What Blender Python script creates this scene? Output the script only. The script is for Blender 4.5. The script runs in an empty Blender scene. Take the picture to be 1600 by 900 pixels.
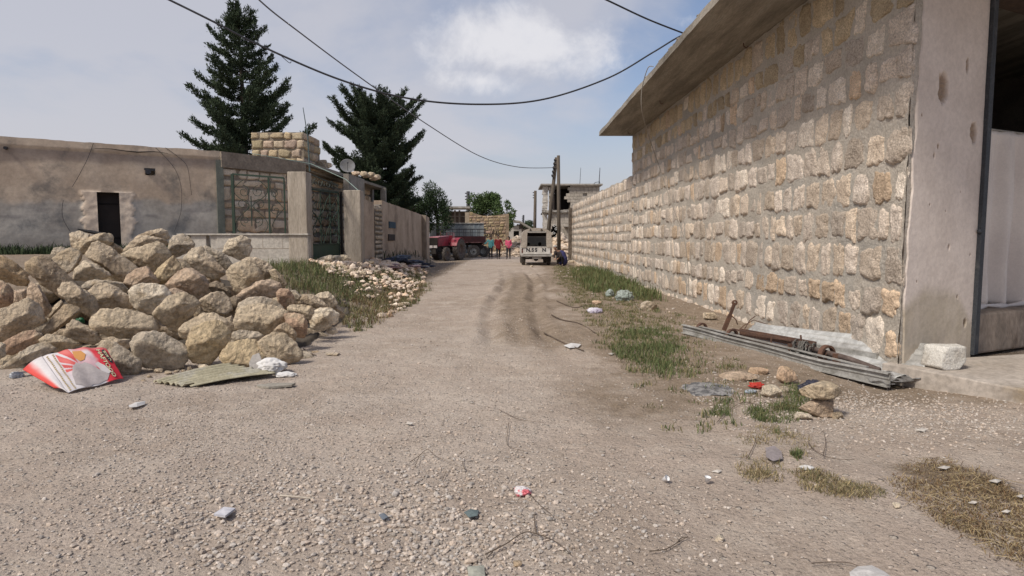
import bpy, math, random
import numpy as np
from mathutils import Vector, Matrix, Euler

random.seed(7)
R = np.random.RandomState(11)
scene = bpy.context.scene
COL = scene.collection

# ------------------------------------------------------------------ camera
CAM_H = 1.5
F = 1000.0
PITCH = math.atan(78 / 1000)
cam_d = bpy.data.cameras.new('camera')
cam_d.sensor_width = 36.0
cam_d.lens = 36.0 * F / 1600
cam_d.clip_start = 0.05
cam_d.clip_end = 6000
cam = bpy.data.objects.new('camera', cam_d)
cam.location = (0, 0, CAM_H)
cam.rotation_euler = (math.pi / 2 - PITCH, 0, 0)
COL.objects.link(cam)
scene.camera = cam

# ------------------------------------------------------------------ world
SUN = Vector((-0.47, -0.42, 0.74)).normalized()
world = bpy.data.worlds.new('World')
scene.world = world
world.use_nodes = True
wn, wl = world.node_tree.nodes, world.node_tree.links
wn.clear()


def node(nt, typ, **kw):
    n = nt.nodes.new(typ)
    for k, v in kw.items():
        if k in n.inputs:
            n.inputs[k].default_value = v
        else:
            setattr(n, k, v)
    return n


def wnode(t, **kw):
    return node(world.node_tree, t, **kw)


def wmath(op, a, b=None, c=None, clamp=False):
    n = wnode('ShaderNodeMath', operation=op, use_clamp=clamp)
    for i, s in enumerate((a, b, c)):
        if s is None:
            continue
        if isinstance(s, (int, float)):
            n.inputs[i].default_value = s
        else:
            wl.new(s, n.inputs[i])
    return n.outputs[0]


def wmix(f, a, b):
    n = wnode('ShaderNodeMix', data_type='RGBA')
    for i, s in ((0, f), (6, a), (7, b)):
        if isinstance(s, (int, float, tuple)):
            n.inputs[i].default_value = s
        else:
            wl.new(s, n.inputs[i])
    return n.outputs[2]


sky = wnode('ShaderNodeTexSky', sky_type='NISHITA', sun_disc=False)
sky.sun_elevation = math.asin(SUN.z)
sky.sun_rotation = math.atan2(SUN.x, SUN.y)
sky.air_density = 1.0
sky.dust_density = 2.0
sky.ozone_density = 1.0
tc = wnode('ShaderNodeTexCoord')
sp = wnode('ShaderNodeSeparateXYZ')
wl.new(tc.outputs['Generated'], sp.inputs[0])
sx, sy, sz = sp.outputs
zc = wmath('ADD', wmath('MAXIMUM', sz, 0.0), 0.22)
cx = wmath('DIVIDE', sx, zc)
cy = wmath('DIVIDE', sy, zc)
cv = wnode('ShaderNodeCombineXYZ')
wl.new(cx, cv.inputs[0]); wl.new(cy, cv.inputs[1])
n1 = wnode('ShaderNodeTexNoise', Scale=0.75, Detail=7.0, Roughness=0.55, Distortion=0.3)
wl.new(cv.outputs[0], n1.inputs['Vector'])
# thin high cloud, thicker to the left
left = wmath('MULTIPLY_ADD', cx, -0.13, 0.0)
m1 = wmath('ADD', n1.outputs['Fac'], left)
r1 = wnode('ShaderNodeMapRange', interpolation_type='SMOOTHSTEP')
r1.inputs['From Min'].default_value = 0.40; r1.inputs['From Max'].default_value = 0.60
wl.new(m1, r1.inputs['Value'])
thin = wmath('MULTIPLY', r1.outputs[0], 0.78)
# low haze band
hz = wnode('ShaderNodeMapRange', interpolation_type='SMOOTHSTEP')
hz.inputs['From Min'].default_value = 0.27; hz.inputs['From Max'].default_value = -0.02
wl.new(sz, hz.inputs['Value'])
# one cumulus ahead (sky direction x/y, z/y), only in the forward half
fy = wmath('MAXIMUM', sy, 0.05)
tx = wmath('DIVIDE', sx, fy); tz = wmath('DIVIDE', sz, fy)
tv = wnode('ShaderNodeCombineXYZ'); wl.new(tx, tv.inputs[0]); wl.new(tz, tv.inputs[1])
n2 = wnode('ShaderNodeTexNoise', Scale=9.0, Detail=9.0, Roughness=0.62, Distortion=0.2)
wl.new(tv.outputs[0], n2.inputs['Vector'])


def blob(x0, z0, rx, rz):
    a = wmath('POWER', wmath('DIVIDE', wmath('SUBTRACT', tx, x0), rx), 2.0)
    b = wmath('POWER', wmath('DIVIDE', wmath('SUBTRACT', tz, z0), rz), 2.0)
    return wmath('SUBTRACT', 1.0, wmath('SQRT', wmath('ADD', a, b)))


b1 = blob(-0.015, 0.300, 0.13, 0.075)
b2 = blob(0.05, 0.285, 0.14, 0.055)
b3 = blob(-0.05, 0.24, 0.13, 0.035)
b4 = blob(0.30, 0.33, 0.09, 0.03)
bb = wmath('MAXIMUM', wmath('MAXIMUM', b1, b2), wmath('MAXIMUM', wmath('MULTIPLY_ADD', b3, 1.0, -0.25), wmath('MULTIPLY_ADD', b4, 1.0, -0.35)))
bb = wmath('ADD', bb, wmath('MULTIPLY', wmath('SUBTRACT', n2.outputs['Fac'], 0.5), 2.6))
r2 = wnode('ShaderNodeMapRange', interpolation_type='SMOOTHSTEP')
r2.inputs['From Min'].default_value = 0.02; r2.inputs['From Max'].default_value = 0.85
wl.new(bb, r2.inputs['Value'])
cum = wmath('MULTIPLY', r2.outputs[0], 0.78)
SKYK = 0.10
CLOUD = (3.95, 3.9, 4.2, 1)
CUMUL = (5.4, 5.35, 5.55, 1)
HAZE = (3.55, 3.6, 4.0, 1)
skym = wnode('ShaderNodeMix', data_type='RGBA', blend_type='MULTIPLY')
skym.inputs[0].default_value = 1.0
wl.new(sky.outputs[0], skym.inputs[6])
skym.inputs[7].default_value = (0.92, 0.85, 0.86, 1)
c = wmix(wmath('MULTIPLY', hz.outputs[0], 0.9), skym.outputs[2], HAZE)
c = wmix(thin, c, CLOUD)
c = wmix(cum, c, CUMUL)
bg = wnode('ShaderNodeBackground', Strength=SKYK)
wl.new(c, bg.inputs[0])
wo = wnode('ShaderNodeOutputWorld')
wl.new(bg.outputs[0], wo.inputs[0])

# ------------------------------------------------------------------ sun (thin cloud in front of it)
sd = bpy.data.lights.new('sun', 'SUN')
sd.energy = 2.3
sd.angle = math.radians(12)
sd.color = (1.0, 0.94, 0.85)
so = bpy.data.objects.new('sun', sd)
so.rotation_euler = SUN.to_track_quat('Z', 'Y').to_euler()
so.location = (0, 0, 30)
COL.objects.link(so)

vs = scene.view_settings
vs.view_transform = 'Standard'
vs.look = 'None'
vs.exposure = 0.62
vs.gamma = 1.0
vs.use_curve_mapping = False

# ------------------------------------------------------------------ pixel helpers
_cp, _sp = math.cos(PITCH), math.sin(PITCH)


def P(px, py, Y):
    a = (px - 800) / F; b = (450 - py) / F
    fy = _cp + b * _sp
    return Vector((a / fy * Y, Y, CAM_H + (b * _cp - _sp) / fy * Y))


def smooth(x, a, b):
    t = np.clip((np.asarray(x, float) - a) / (b - a), 0, 1)
    return t * t * (3 - 2 * t)


# ------------------------------------------------------------------ noise
def _h(ix, iy, iz, s):
    n = (ix.astype(np.int64) * 374761393 + iy.astype(np.int64) * 668265263 + iz.astype(np.int64) * 2147483647 + s * 974634777) & 0xffffffff
    n = ((n ^ (n >> 13)) * 1274126177) & 0xffffffff
    n = ((n ^ (n >> 16)) * 2246822519) & 0xffffffff
    return ((n ^ (n >> 15)) & 0xffffff) / float(0xffffff)


def vnoise(p, s=0):
    p = np.asarray(p, float)
    i = np.floor(p).astype(np.int64); f = p - i
    f = f * f * (3 - 2 * f)
    x, y, z = i[..., 0], i[..., 1], i[..., 2]
    r = 0
    for dx in (0, 1):
        for dy in (0, 1):
            for dz in (0, 1):
                w = (f[..., 0] if dx else 1 - f[..., 0]) * (f[..., 1] if dy else 1 - f[..., 1]) * (f[..., 2] if dz else 1 - f[..., 2])
                r = r + w * _h(x + dx, y + dy, z + dz, s)
    return r * 2 - 1


def fbm(p, oct=4, s=0, rough=0.5):
    p = np.asarray(p, float)
    r = 0; a = 1; t = 0
    for o in range(oct):
        r = r + a * vnoise(p * (2.03 ** o) + 17.3 * o, s + o); t += a; a *= rough
    return r / t


def fbm2(x, y, oct=4, s=0, rough=0.5):
    x = np.asarray(x, float); y = np.asarray(y, float)
    return fbm(np.stack([x, y, np.zeros_like(x) + 0.37], -1), oct, s, rough)


# ------------------------------------------------------------------ the lie of the land
def gz0(X, Y):
    X = np.asarray(X, float); Y = np.asarray(Y, float)
    edge = -2.7 - 1.9 * smooth(Y, 20, 42)
    w = 3.0 - 1.7 * smooth(Y, 18, 26)
    bank = smooth(edge - X, 0.0, 1.0 * w)
    t = np.clip((edge - X) / w, 0, 1); bank = t * t * (3 - 2 * t)
    fy = smooth(Y, 7.5, 12.0) * (1 - smooth(Y, 38.5, 42.5))
    lvl = 0.72 + 0.28 * smooth(-X, 6.5, 11)
    z = bank * fy * lvl
    z = z - 0.13 * np.exp(-((X - 3.9) / 0.8) ** 2 - ((Y - 6.7) / 1.3) ** 2)
    return z


def rut(X, Y):
    a = -0.32 + 0.10 * np.sin(Y * 0.35); b = 0.62 + 0.14 * np.sin(Y * 0.30 + 1)
    m = smooth(Y, 7.5, 10) * (1 - smooth(Y, 24, 34))
    d = 0
    for c0, dep in ((a, 0.06), (b, 0.10), (b + 0.34 + 0.1 * np.sin(Y), 0.035)):
        d = d - dep * np.exp(-((X - c0) / 0.12) ** 2) + dep * 0.55 * np.exp(-((np.abs(X - c0) - 0.25) / 0.1) ** 2)
    return d * m * np.clip(0.45 + 1.8 * fbm2(X * 1.1, Y * 0.7, 3, 77), 0, 1.4)


def gz(X, Y):
    X = np.asarray(X, float); Y = np.asarray(Y, float)
    near = 1 - smooth(Y, 30, 60)
    return (gz0(X, Y) + near * (0.045 * fbm2(X * 0.7, Y * 0.55, 3, 5) + 0.016 * fbm2(X * 3.1, Y * 3.1, 3, 9)
                                + 0.006 * fbm2(X * 11, Y * 11, 2, 19)) + rut(X, Y))


_gx = np.arange(-20, 13, 0.07); _gy = np.arange(0.5, 72, 0.07)
_GR = gz(*np.meshgrid(_gx, _gy, indexing='ij')).tolist()


def g1(x, y):
    """height of the land at one point (bilinear look-up in a fine table)"""
    i = (x + 20) / 0.07; j = (y - 0.5) / 0.07
    if not (0 <= i < len(_gx) - 1 and 0 <= j < len(_gy) - 1):
        return float(gz(np.array([x]), np.array([y]))[0])
    a = int(i); b = int(j); u = i - a; v = j - b
    r0, r1 = _GR[a], _GR[a + 1]
    return (r0[b] * (1 - v) + r0[b + 1] * v) * (1 - u) + (r1[b] * (1 - v) + r1[b + 1] * v) * u


def G(px, py, up=0.0):
    lo, hi = 1.5, 400.0
    for _ in range(30):
        m = (lo + hi) / 2 if hi < 60 else math.sqrt(lo * hi)
        q = P(px, py, m)
        if q.z > g1(q.x, q.y) + up:
            lo = m
        else:
            hi = m
    q = P(px, py, lo)
    return Vector((q.x, q.y, g1(q.x, q.y) + up))


# ------------------------------------------------------------------ mesh builder
class MB:
    def __init__(s):
        s.v = []; s.f = []; s.c = []; s.n = 0; s.col = (1, 1, 1)

    def add(s, verts, faces, col=None):
        verts = [tuple(v) for v in verts]
        s.v += verts
        s.f += [tuple(i + s.n for i in f) for f in faces]
        s.c += [col or s.col] * len(verts)
        s.n += len(verts)
        return s

    def box(s, c, d, rz=0.0, rx=0.0, ry=0.0, taper=1.0, jit=0.0):
        M = Matrix.Translation(Vector(c)) @ Euler((rx, ry, rz)).to_matrix().to_4x4()
        vs_ = []
        for z in (-1, 1):
            k = taper if z > 0 else 1.0
            for x, y in ((-1, -1), (1, -1), (1, 1), (-1, 1)):
                q = Vector((x * d[0] / 2 * k, y * d[1] / 2 * k, z * d[2] / 2))
                if jit:
                    q += Vector((random.uniform(-jit, jit), random.uniform(-jit, jit), random.uniform(-jit, jit)))
                vs_.append(M @ q)
        return s.add(vs_, [(3, 2, 1, 0), (4, 5, 6, 7), (0, 1, 5, 4), (1, 2, 6, 5), (2, 3, 7, 6), (3, 0, 4, 7)])

    def span(s, a, b, w, h, up=(0, 0, 1)):
        a = Vector(a); b = Vector(b); d = (b - a); L = d.length; d.normalize()
        u = Vector(up); sd_ = d.cross(u)
        if sd_.length < 1e-4:
            sd_ = Vector((1, 0, 0))
        sd_.normalize(); u = sd_.cross(d)
        vs_ = []
        for q in (a, b):
            for i, j in ((-1, -1), (1, -1), (1, 1), (-1, 1)):
                vs_.append(q + sd_ * (i * w / 2) + u * (j * h / 2))
        return s.add(vs_, [(0, 1, 2, 3), (7, 6, 5, 4), (0, 4, 5, 1), (1, 5, 6, 2), (2, 6, 7, 3), (3, 7, 4, 0)])

    def tube(s, pts, r, n=8, caps=True):
        pts = [Vector(p) for p in pts]
        rs = r if isinstance(r, (list, tuple)) else [r] * len(pts)
        vs_ = []; fs = []
        prev = None
        for i, p in enumerate(pts):
            t = (pts[min(i + 1, len(pts) - 1)] - pts[max(i - 1, 0)])
            if t.length < 1e-9:
                t = Vector((0, 0, 1))
            t.normalize()
            if prev is None:
                u = t.cross(Vector((0, 0, 1)))
                if u.length < 0.05:
                    u = t.cross(Vector((1, 0, 0)))
            else:
                u = prev - t * prev.dot(t)
            u.normalize(); prev = u; w = t.cross(u)
            for k in range(n):
                a = 2 * math.pi * k / n
                vs_.append(p + (u * math.cos(a) + w * math.sin(a)) * rs[i])
        for i in range(len(pts) - 1):
            for k in range(n):
                a = i * n + k; b = i * n + (k + 1) % n
                fs.append((a, b, b + n, a + n))
        if caps:
            fs.append(tuple(range(n))[::-1]); fs.append(tuple(range((len(pts) - 1) * n, len(pts) * n)))
        return s.add(vs_, fs)

    def prism(s, poly, o, u, w, n, th):
        """polygon (a,b) in frame o + a*u + b*w, from depth 0 back to th along -n"""
        o = Vector(o); u = Vector(u); w = Vector(w); n = Vector(n)
        k = len(poly)
        A = [o + u * a + w * b for a, b in poly]
        B = [p - n * th for p in A]
        fs = [tuple(range(k)), tuple(range(2 * k - 1, k - 1, -1))]
        for i in range(k):
            j = (i + 1) % k
            fs.append((i, i + k, j + k, j))
        return s.add(A + B, fs)

    def ball(s, c, r, n=10, m=7, sq=(1, 1, 1)):
        vs_ = []; fs = []
        for j in range(m + 1):
            t = math.pi * j / m
            for i in range(n):
                a = 2 * math.pi * i / n
                vs_.append(Vector(c) + Vector((math.sin(t) * math.cos(a) * r * sq[0], math.sin(t) * math.sin(a) * r * sq[1], math.cos(t) * r * sq[2])))
        for j in range(m):
            for i in range(n):
                a = j * n + i; b = j * n + (i + 1) % n
                fs.append((a, a + n, b + n, b))
        return s.add(vs_, fs)

    def lathe(s, prof, c, axis=(0, 0, 1), n=24):
        """prof: list of (radius, height along axis)"""
        ax = Vector(axis).normalized()
        u = ax.cross(Vector((0, 0, 1)))
        if u.length < 0.05:
            u = Vector((1, 0, 0))
        u.normalize(); w = ax.cross(u)
        vs_ = []; fs = []
        for r, h in prof:
            for k in range(n):
                a = 2 * math.pi * k / n
                vs_.append(Vector(c) + ax * h + (u * math.cos(a) + w * math.sin(a)) * r)
        for i in range(len(prof) - 1):
            for k in range(n):
                a = i * n + k; b = i * n + (k + 1) % n
                fs.append((a, b, b + n, a + n))
        return s.add(vs_, fs)

    def build(s, name, m, parent=None, smooth=False, world=False, bevel=0.0):
        me = bpy.data.meshes.new(name)
        me.from_pydata(s.v, [], s.f)
        if any(c_ != (1, 1, 1) for c_ in s.c):
            at = me.color_attributes.new('Col', 'FLOAT_COLOR', 'POINT')
            arr = np.ones((len(s.v), 4), np.float32); arr[:, :3] = np.array(s.c, np.float32)
            at.data.foreach_set('color', arr.ravel())
        o = bpy.data.objects.new(name, me)
        COL.objects.link(o)
        if m:
            me.materials.append(m)
        if smooth:
            me.polygons.foreach_set('use_smooth', [True] * len(me.polygons))
        if parent:
            o.parent = parent
            if world:
                o.location = -parent.location
        if bevel:
            b = o.modifiers.new('bevel', 'BEVEL'); b.width = bevel; b.segments = 2; b.limit_method = 'ANGLE'
        return o


def npmesh(name, V, Fc, m, parent=None, col=None, smooth=False, attrs=None, world=False):
    """V (n,3), Fc (k,3|4) arrays"""
    me = bpy.data.meshes.new(name)
    V = np.asarray(V, np.float32); Fc = np.asarray(Fc, np.int32)
    k = Fc.shape[1]
    me.vertices.add(len(V)); me.vertices.foreach_set('co', V.ravel())
    me.loops.add(Fc.size); me.loops.foreach_set('vertex_index', Fc.ravel())
    me.polygons.add(len(Fc))
    me.polygons.foreach_set('loop_start', np.arange(0, Fc.size, k, dtype=np.int32))
    me.polygons.foreach_set('use_smooth', np.full(len(Fc), smooth))
    me.update(calc_edges=True)
    if col is not None:
        at = me.color_attributes.new('Col', 'FLOAT_COLOR', 'POINT')
        arr = np.ones((len(V), 4), np.float32); arr[:, :3] = col
        at.data.foreach_set('color', arr.ravel())
    for nm, a in (attrs or {}).items():
        at = me.attributes.new(nm, 'FLOAT', 'POINT'); at.data.foreach_set('value', np.asarray(a, np.float32))
    me.validate()
    o = bpy.data.objects.new(name, me); COL.objects.link(o)
    if m:
        me.materials.append(m)
    if parent:
        o.parent = parent
        if world:
            o.location = -parent.location
    return o


def thing(name, label, cat, loc=(0, 0, 0), rz=0.0, group=None):
    o = bpy.data.objects.new(name, None); COL.objects.link(o)
    o.location = loc; o.rotation_euler = (0, 0, rz)
    o.empty_display_size = 0.2
    return tag(o, label, cat, group)


def tag(o, label, cat, group=None, kind=None):
    if label:
        o['label'] = label
    if cat:
        o['category'] = cat
    if group:
        o['group'] = group
    if kind:
        o['kind'] = kind
    return o


def struct(o, kind='structure', label=None, cat=None):
    o['kind'] = kind
    if label:
        o['label'] = label
    if cat:
        o['category'] = cat
    return o


def grid_faces(nu, nv):
    i = np.arange(nu - 1)[:, None] * nv + np.arange(nv - 1)[None, :]
    i = i.ravel()
    return np.stack([i, i + nv, i + nv + 1, i + 1], -1)


def spline(pts, n=14):
    pts = [Vector(p) for p in pts]; out = []
    for i in range(len(pts) - 1):
        p0 = pts[max(i - 1, 0)]; p1 = pts[i]; p2_ = pts[i + 1]; p3 = pts[min(i + 2, len(pts) - 1)]
        for k_ in range(n):
            t = k_ / n
            out.append(0.5 * ((2 * p1) + (p2_ - p0) * t + (2 * p0 - 5 * p1 + 4 * p2_ - p3) * t * t + (3 * p1 - p0 - 3 * p2_ + p3) * t ** 3))
    out.append(pts[-1]); return out



# ------------------------------------------------------------------ materials
MATS = {}


def mat(name, c1, c2=None, scale=3.0, rough=0.9, bump=0.0, bscale=30.0, detail=6.0, lo=0.35, hi=0.65, metal=0.0,
        c3=None, s3=0.7, lo3=0.5, hi3=0.62, attr=False, spec=0.3, stretch=None, fine=0.12, bdist=0.02, trans=0.0, alpha=1.0):
    if name in MATS:
        return MATS[name]
    m = bpy.data.materials.new(name); m.use_nodes = True
    nt = m.node_tree; nt.nodes.clear(); L = nt.links
    out = node(nt, 'ShaderNodeOutputMaterial')
    bs = node(nt, 'ShaderNodeBsdfPrincipled')
    L.new(bs.outputs[0], out.inputs[0])
    bs.inputs['Roughness'].default_value = rough
    bs.inputs['Metallic'].default_value = metal
    bs.inputs['Specular IOR Level'].default_value = spec
    if trans:
        bs.inputs['Transmission Weight'].default_value = trans
    if alpha < 1:
        bs.inputs['Alpha'].default_value = alpha
    tcn = node(nt, 'ShaderNodeTexCoord')
    mp = node(nt, 'ShaderNodeMapping')
    L.new(tcn.outputs['Object'], mp.inputs[0])
    if stretch:
        mp.inputs['Scale'].default_value = stretch
    vec = mp.outputs[0]
    c2 = c2 or tuple(x * 0.8 for x in c1)

    def noise(sc, det=6.0, ro=0.6, v=vec):
        n = node(nt, 'ShaderNodeTexNoise', Scale=sc, Detail=det, Roughness=ro)
        L.new(v, n.inputs['Vector']); return n.outputs['Fac']

    def rng(x, a, b):
        n = node(nt, 'ShaderNodeMapRange', interpolation_type='SMOOTHSTEP')
        n.inputs['From Min'].default_value = a; n.inputs['From Max'].default_value = b
        L.new(x, n.inputs['Value']); return n.outputs[0]

    def mix(f, a, b, bt='MIX'):
        n = node(nt, 'ShaderNodeMix', data_type='RGBA', blend_type=bt)
        for i, s_ in ((0, f), (6, a), (7, b)):
            if isinstance(s_, (int, float, tuple)):
                n.inputs[i].default_value = s_ if isinstance(s_, (int, float)) or len(s_) == 4 else (*s_, 1)
            else:
                L.new(s_, n.inputs[i])
        return n.outputs[2]

    c = mix(rng(noise(scale, detail), lo, hi), c1, c2)
    if c3:
        c = mix(rng(noise(s3, 8.0, 0.65), lo3, hi3), c, c3)
    if fine:
        f = rng(noise(bscale * 1.3, 4.0, 0.7), 0.3, 0.7)
        c = mix(mix(f, (1 - fine * 2, 1 - fine * 2, 1 - fine * 2), (1 + fine, 1 + fine, 1 + fine)), (0, 0, 0), c, 'ADD') if False else mix(1.0, c, mix(f, (1 - fine * 2,) * 3, (1 + fine,) * 3), 'MULTIPLY')
    if attr:
        a = node(nt, 'ShaderNodeVertexColor', layer_name='Col')
        c = mix(1.0, c, a.outputs[0], 'MULTIPLY')
    L.new(c, bs.inputs['Base Color'])
    if bump:
        b1_ = noise(bscale, 8.0, 0.65)
        b2_ = noise(bscale * 0.22, 4.0, 0.6)
        ad = node(nt, 'ShaderNodeMath', operation='ADD'); L.new(b1_, ad.inputs[0]); L.new(b2_, ad.inputs[1])
        bn = node(nt, 'ShaderNodeBump', Strength=bump, Distance=bdist)
        L.new(ad.outputs[0], bn.inputs['Height']); L.new(bn.outputs[0], bs.inputs['Normal'])
    MATS[name] = m
    m['mix'] = 1
    return m
# ------------------------------------------------------------------ shared materials
M_concrete = mat('concrete', (0.32, 0.29, 0.25), (0.24, 0.215, 0.18), scale=1.6, bump=0.5, bscale=22, c3=(0.17, 0.15, 0.125), s3=0.9, lo3=0.52, hi3=0.7)
M_soffit = mat('board_marked_concrete', (0.33, 0.295, 0.245), (0.19, 0.168, 0.138), scale=1.2, bump=0.5, bscale=14, c3=(0.30, 0.28, 0.24), s3=1.6, lo3=0.55, hi3=0.7, stretch=(3.0, 0.35, 1))
M_mortar = mat('cement_mortar', (0.52, 0.465, 0.395), (0.43, 0.385, 0.325), scale=1.1, bump=0.9, bscale=26, c3=(0.40, 0.37, 0.325), s3=0.6, bdist=0.03)
M_wallstone = mat('limestone_block', (0.70, 0.625, 0.535), (0.57, 0.50, 0.42), scale=6.0, bump=1.0, bscale=38, attr=True, fine=0.22, bdist=0.03)
M_rock = mat('quarried_limestone', (0.69, 0.605, 0.49), (0.54, 0.46, 0.355), scale=2.4, bump=1.0, bscale=15, attr=True, c3=(0.42, 0.36, 0.29), s3=3.4, lo3=0.56, hi3=0.68, fine=0.2, bdist=0.09)
M_plaster = mat('lime_plaster', (0.50, 0.47, 0.44), (0.42, 0.395, 0.365), scale=1.2, bump=0.35, bscale=9, fine=0.05)
M_rust = mat('rusty_steel', (0.085, 0.05, 0.038), (0.14, 0.075, 0.05), scale=7, bump=0.3, bscale=40, rough=0.85)
M_zinc = mat('galvanised_sheet', (0.52, 0.52, 0.50), (0.36, 0.35, 0.33), scale=2.5, rough=0.55, metal=0.35, bump=0.1, bscale=12)
M_zinc2 = mat('dull_galvanised_rail', (0.42, 0.41, 0.385), (0.27, 0.26, 0.235), scale=4, rough=0.6, metal=0.3, bump=0.15, bscale=18)
M_black = mat('black_plastic', (0.02, 0.02, 0.025), (0.035, 0.035, 0.04), rough=0.5, fine=0)
M_cable = mat('black_cable', (0.03, 0.03, 0.035), (0.045, 0.045, 0.05), rough=0.6, fine=0)
M_green = mat('dark_green_iron', (0.022, 0.045, 0.03), (0.035, 0.05, 0.035), scale=9, rough=0.7, bump=0.2)
M_wood = mat('weathered_pole_wood', (0.14, 0.115, 0.09), (0.085, 0.068, 0.052), scale=2, bump=0.5, bscale=14, stretch=(4, 4, 0.4))
M_white = mat('white_cloth', (0.66, 0.65, 0.63), (0.52, 0.50, 0.48), scale=2, rough=0.95, fine=0.03)
M_dark = mat('dark_void', (0.015, 0.013, 0.012), (0.02, 0.018, 0.016), fine=0)
M_tyre = mat('dusty_tyre', (0.075, 0.065, 0.058), (0.13, 0.11, 0.095), scale=8, bump=0.2)


# ------------------------------------------------------------------ ground sheet
def steps(a, b, n):
    return np.linspace(a, b, n, endpoint=False)


ys = np.concatenate([steps(-40, -2, 20), steps(-2, 1.6, 12), steps(1.6, 9, 210), steps(9, 20, 160), steps(20, 45, 110), steps(45, 90, 40),
                     np.geomspace(90, 4000, 40)])
xs_ = np.concatenate([-np.geomspace(3000, 16, 26), steps(-15.5, -8, 40), steps(-8, 7.5, 330), steps(7.5, 15, 30), np.geomspace(15.2, 3000, 26)])
GX, GY = np.meshgrid(xs_, ys, indexing='ij')
GZ = gz(GX, GY)
V = np.stack([GX.ravel(), GY.ravel(), GZ.ravel()], -1)


def soil_mask(X, Y):
    """browner trodden soil: the right-hand verge, between the ruts, the left verge"""
    n = fbm2(X * 0.9, Y * 0.6, 4, 31)
    a = smooth(X + 0.5 * n, 0.9, 1.8) * (1 - smooth(X, 6, 9)) * smooth(Y, 4.2, 7)
    b = smooth(Y, 7, 10) * (1 - smooth(Y, 22, 32)) * np.exp(-((X - 0.35) / 1.0) ** 2) * (0.75 + 0.5 * n)
    c_ = smooth(-X, 2.5, 3.3) * smooth(Y, 8, 10)
    d = 0.75 * np.exp(-((X - 0.9) / 0.7) ** 2 - ((Y - 6.0) / 1.6) ** 2)
    r = -0.0 + a * (0.75 + 0.5 * n) + b + c_ + d * (0.8 + 0.6 * n)
    return np.clip(r, 0, 1)


def dark_mask(X, Y):
    n = fbm2(X * 2.2, Y * 2.2, 4, 41)
    p = G(1540, 760)
    a = np.exp(-(((X - p.x) * 0.95 + (Y - p.y) * 0.7) / 0.34) ** 2 - (((X - p.x) * 0.6 - (Y - p.y) * 0.75) / 0.62) ** 2)
    return np.clip(0.62 * a + 1.0 * n * a, 0, .75)


def grav_mask(X, Y):
    n = fbm2(X * 0.55, Y * 0.55, 4, 51)
    a = (1 - smooth(X + 0.7 * n, -0.1, 1.0)) * smooth(Y, 0, 2) * (1 - smooth(Y, 9, 13))
    b = np.exp(-((X - 3.0) / 1.1) ** 2 - ((Y - 5.4) / 0.9) ** 2) * 0.7
    return np.clip(a * (0.65 + 0.7 * n) + b, 0, 1)


soil = soil_mask(GX, GY); darkm = dark_mask(GX, GY); grav = grav_mask(GX, GY)


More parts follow.
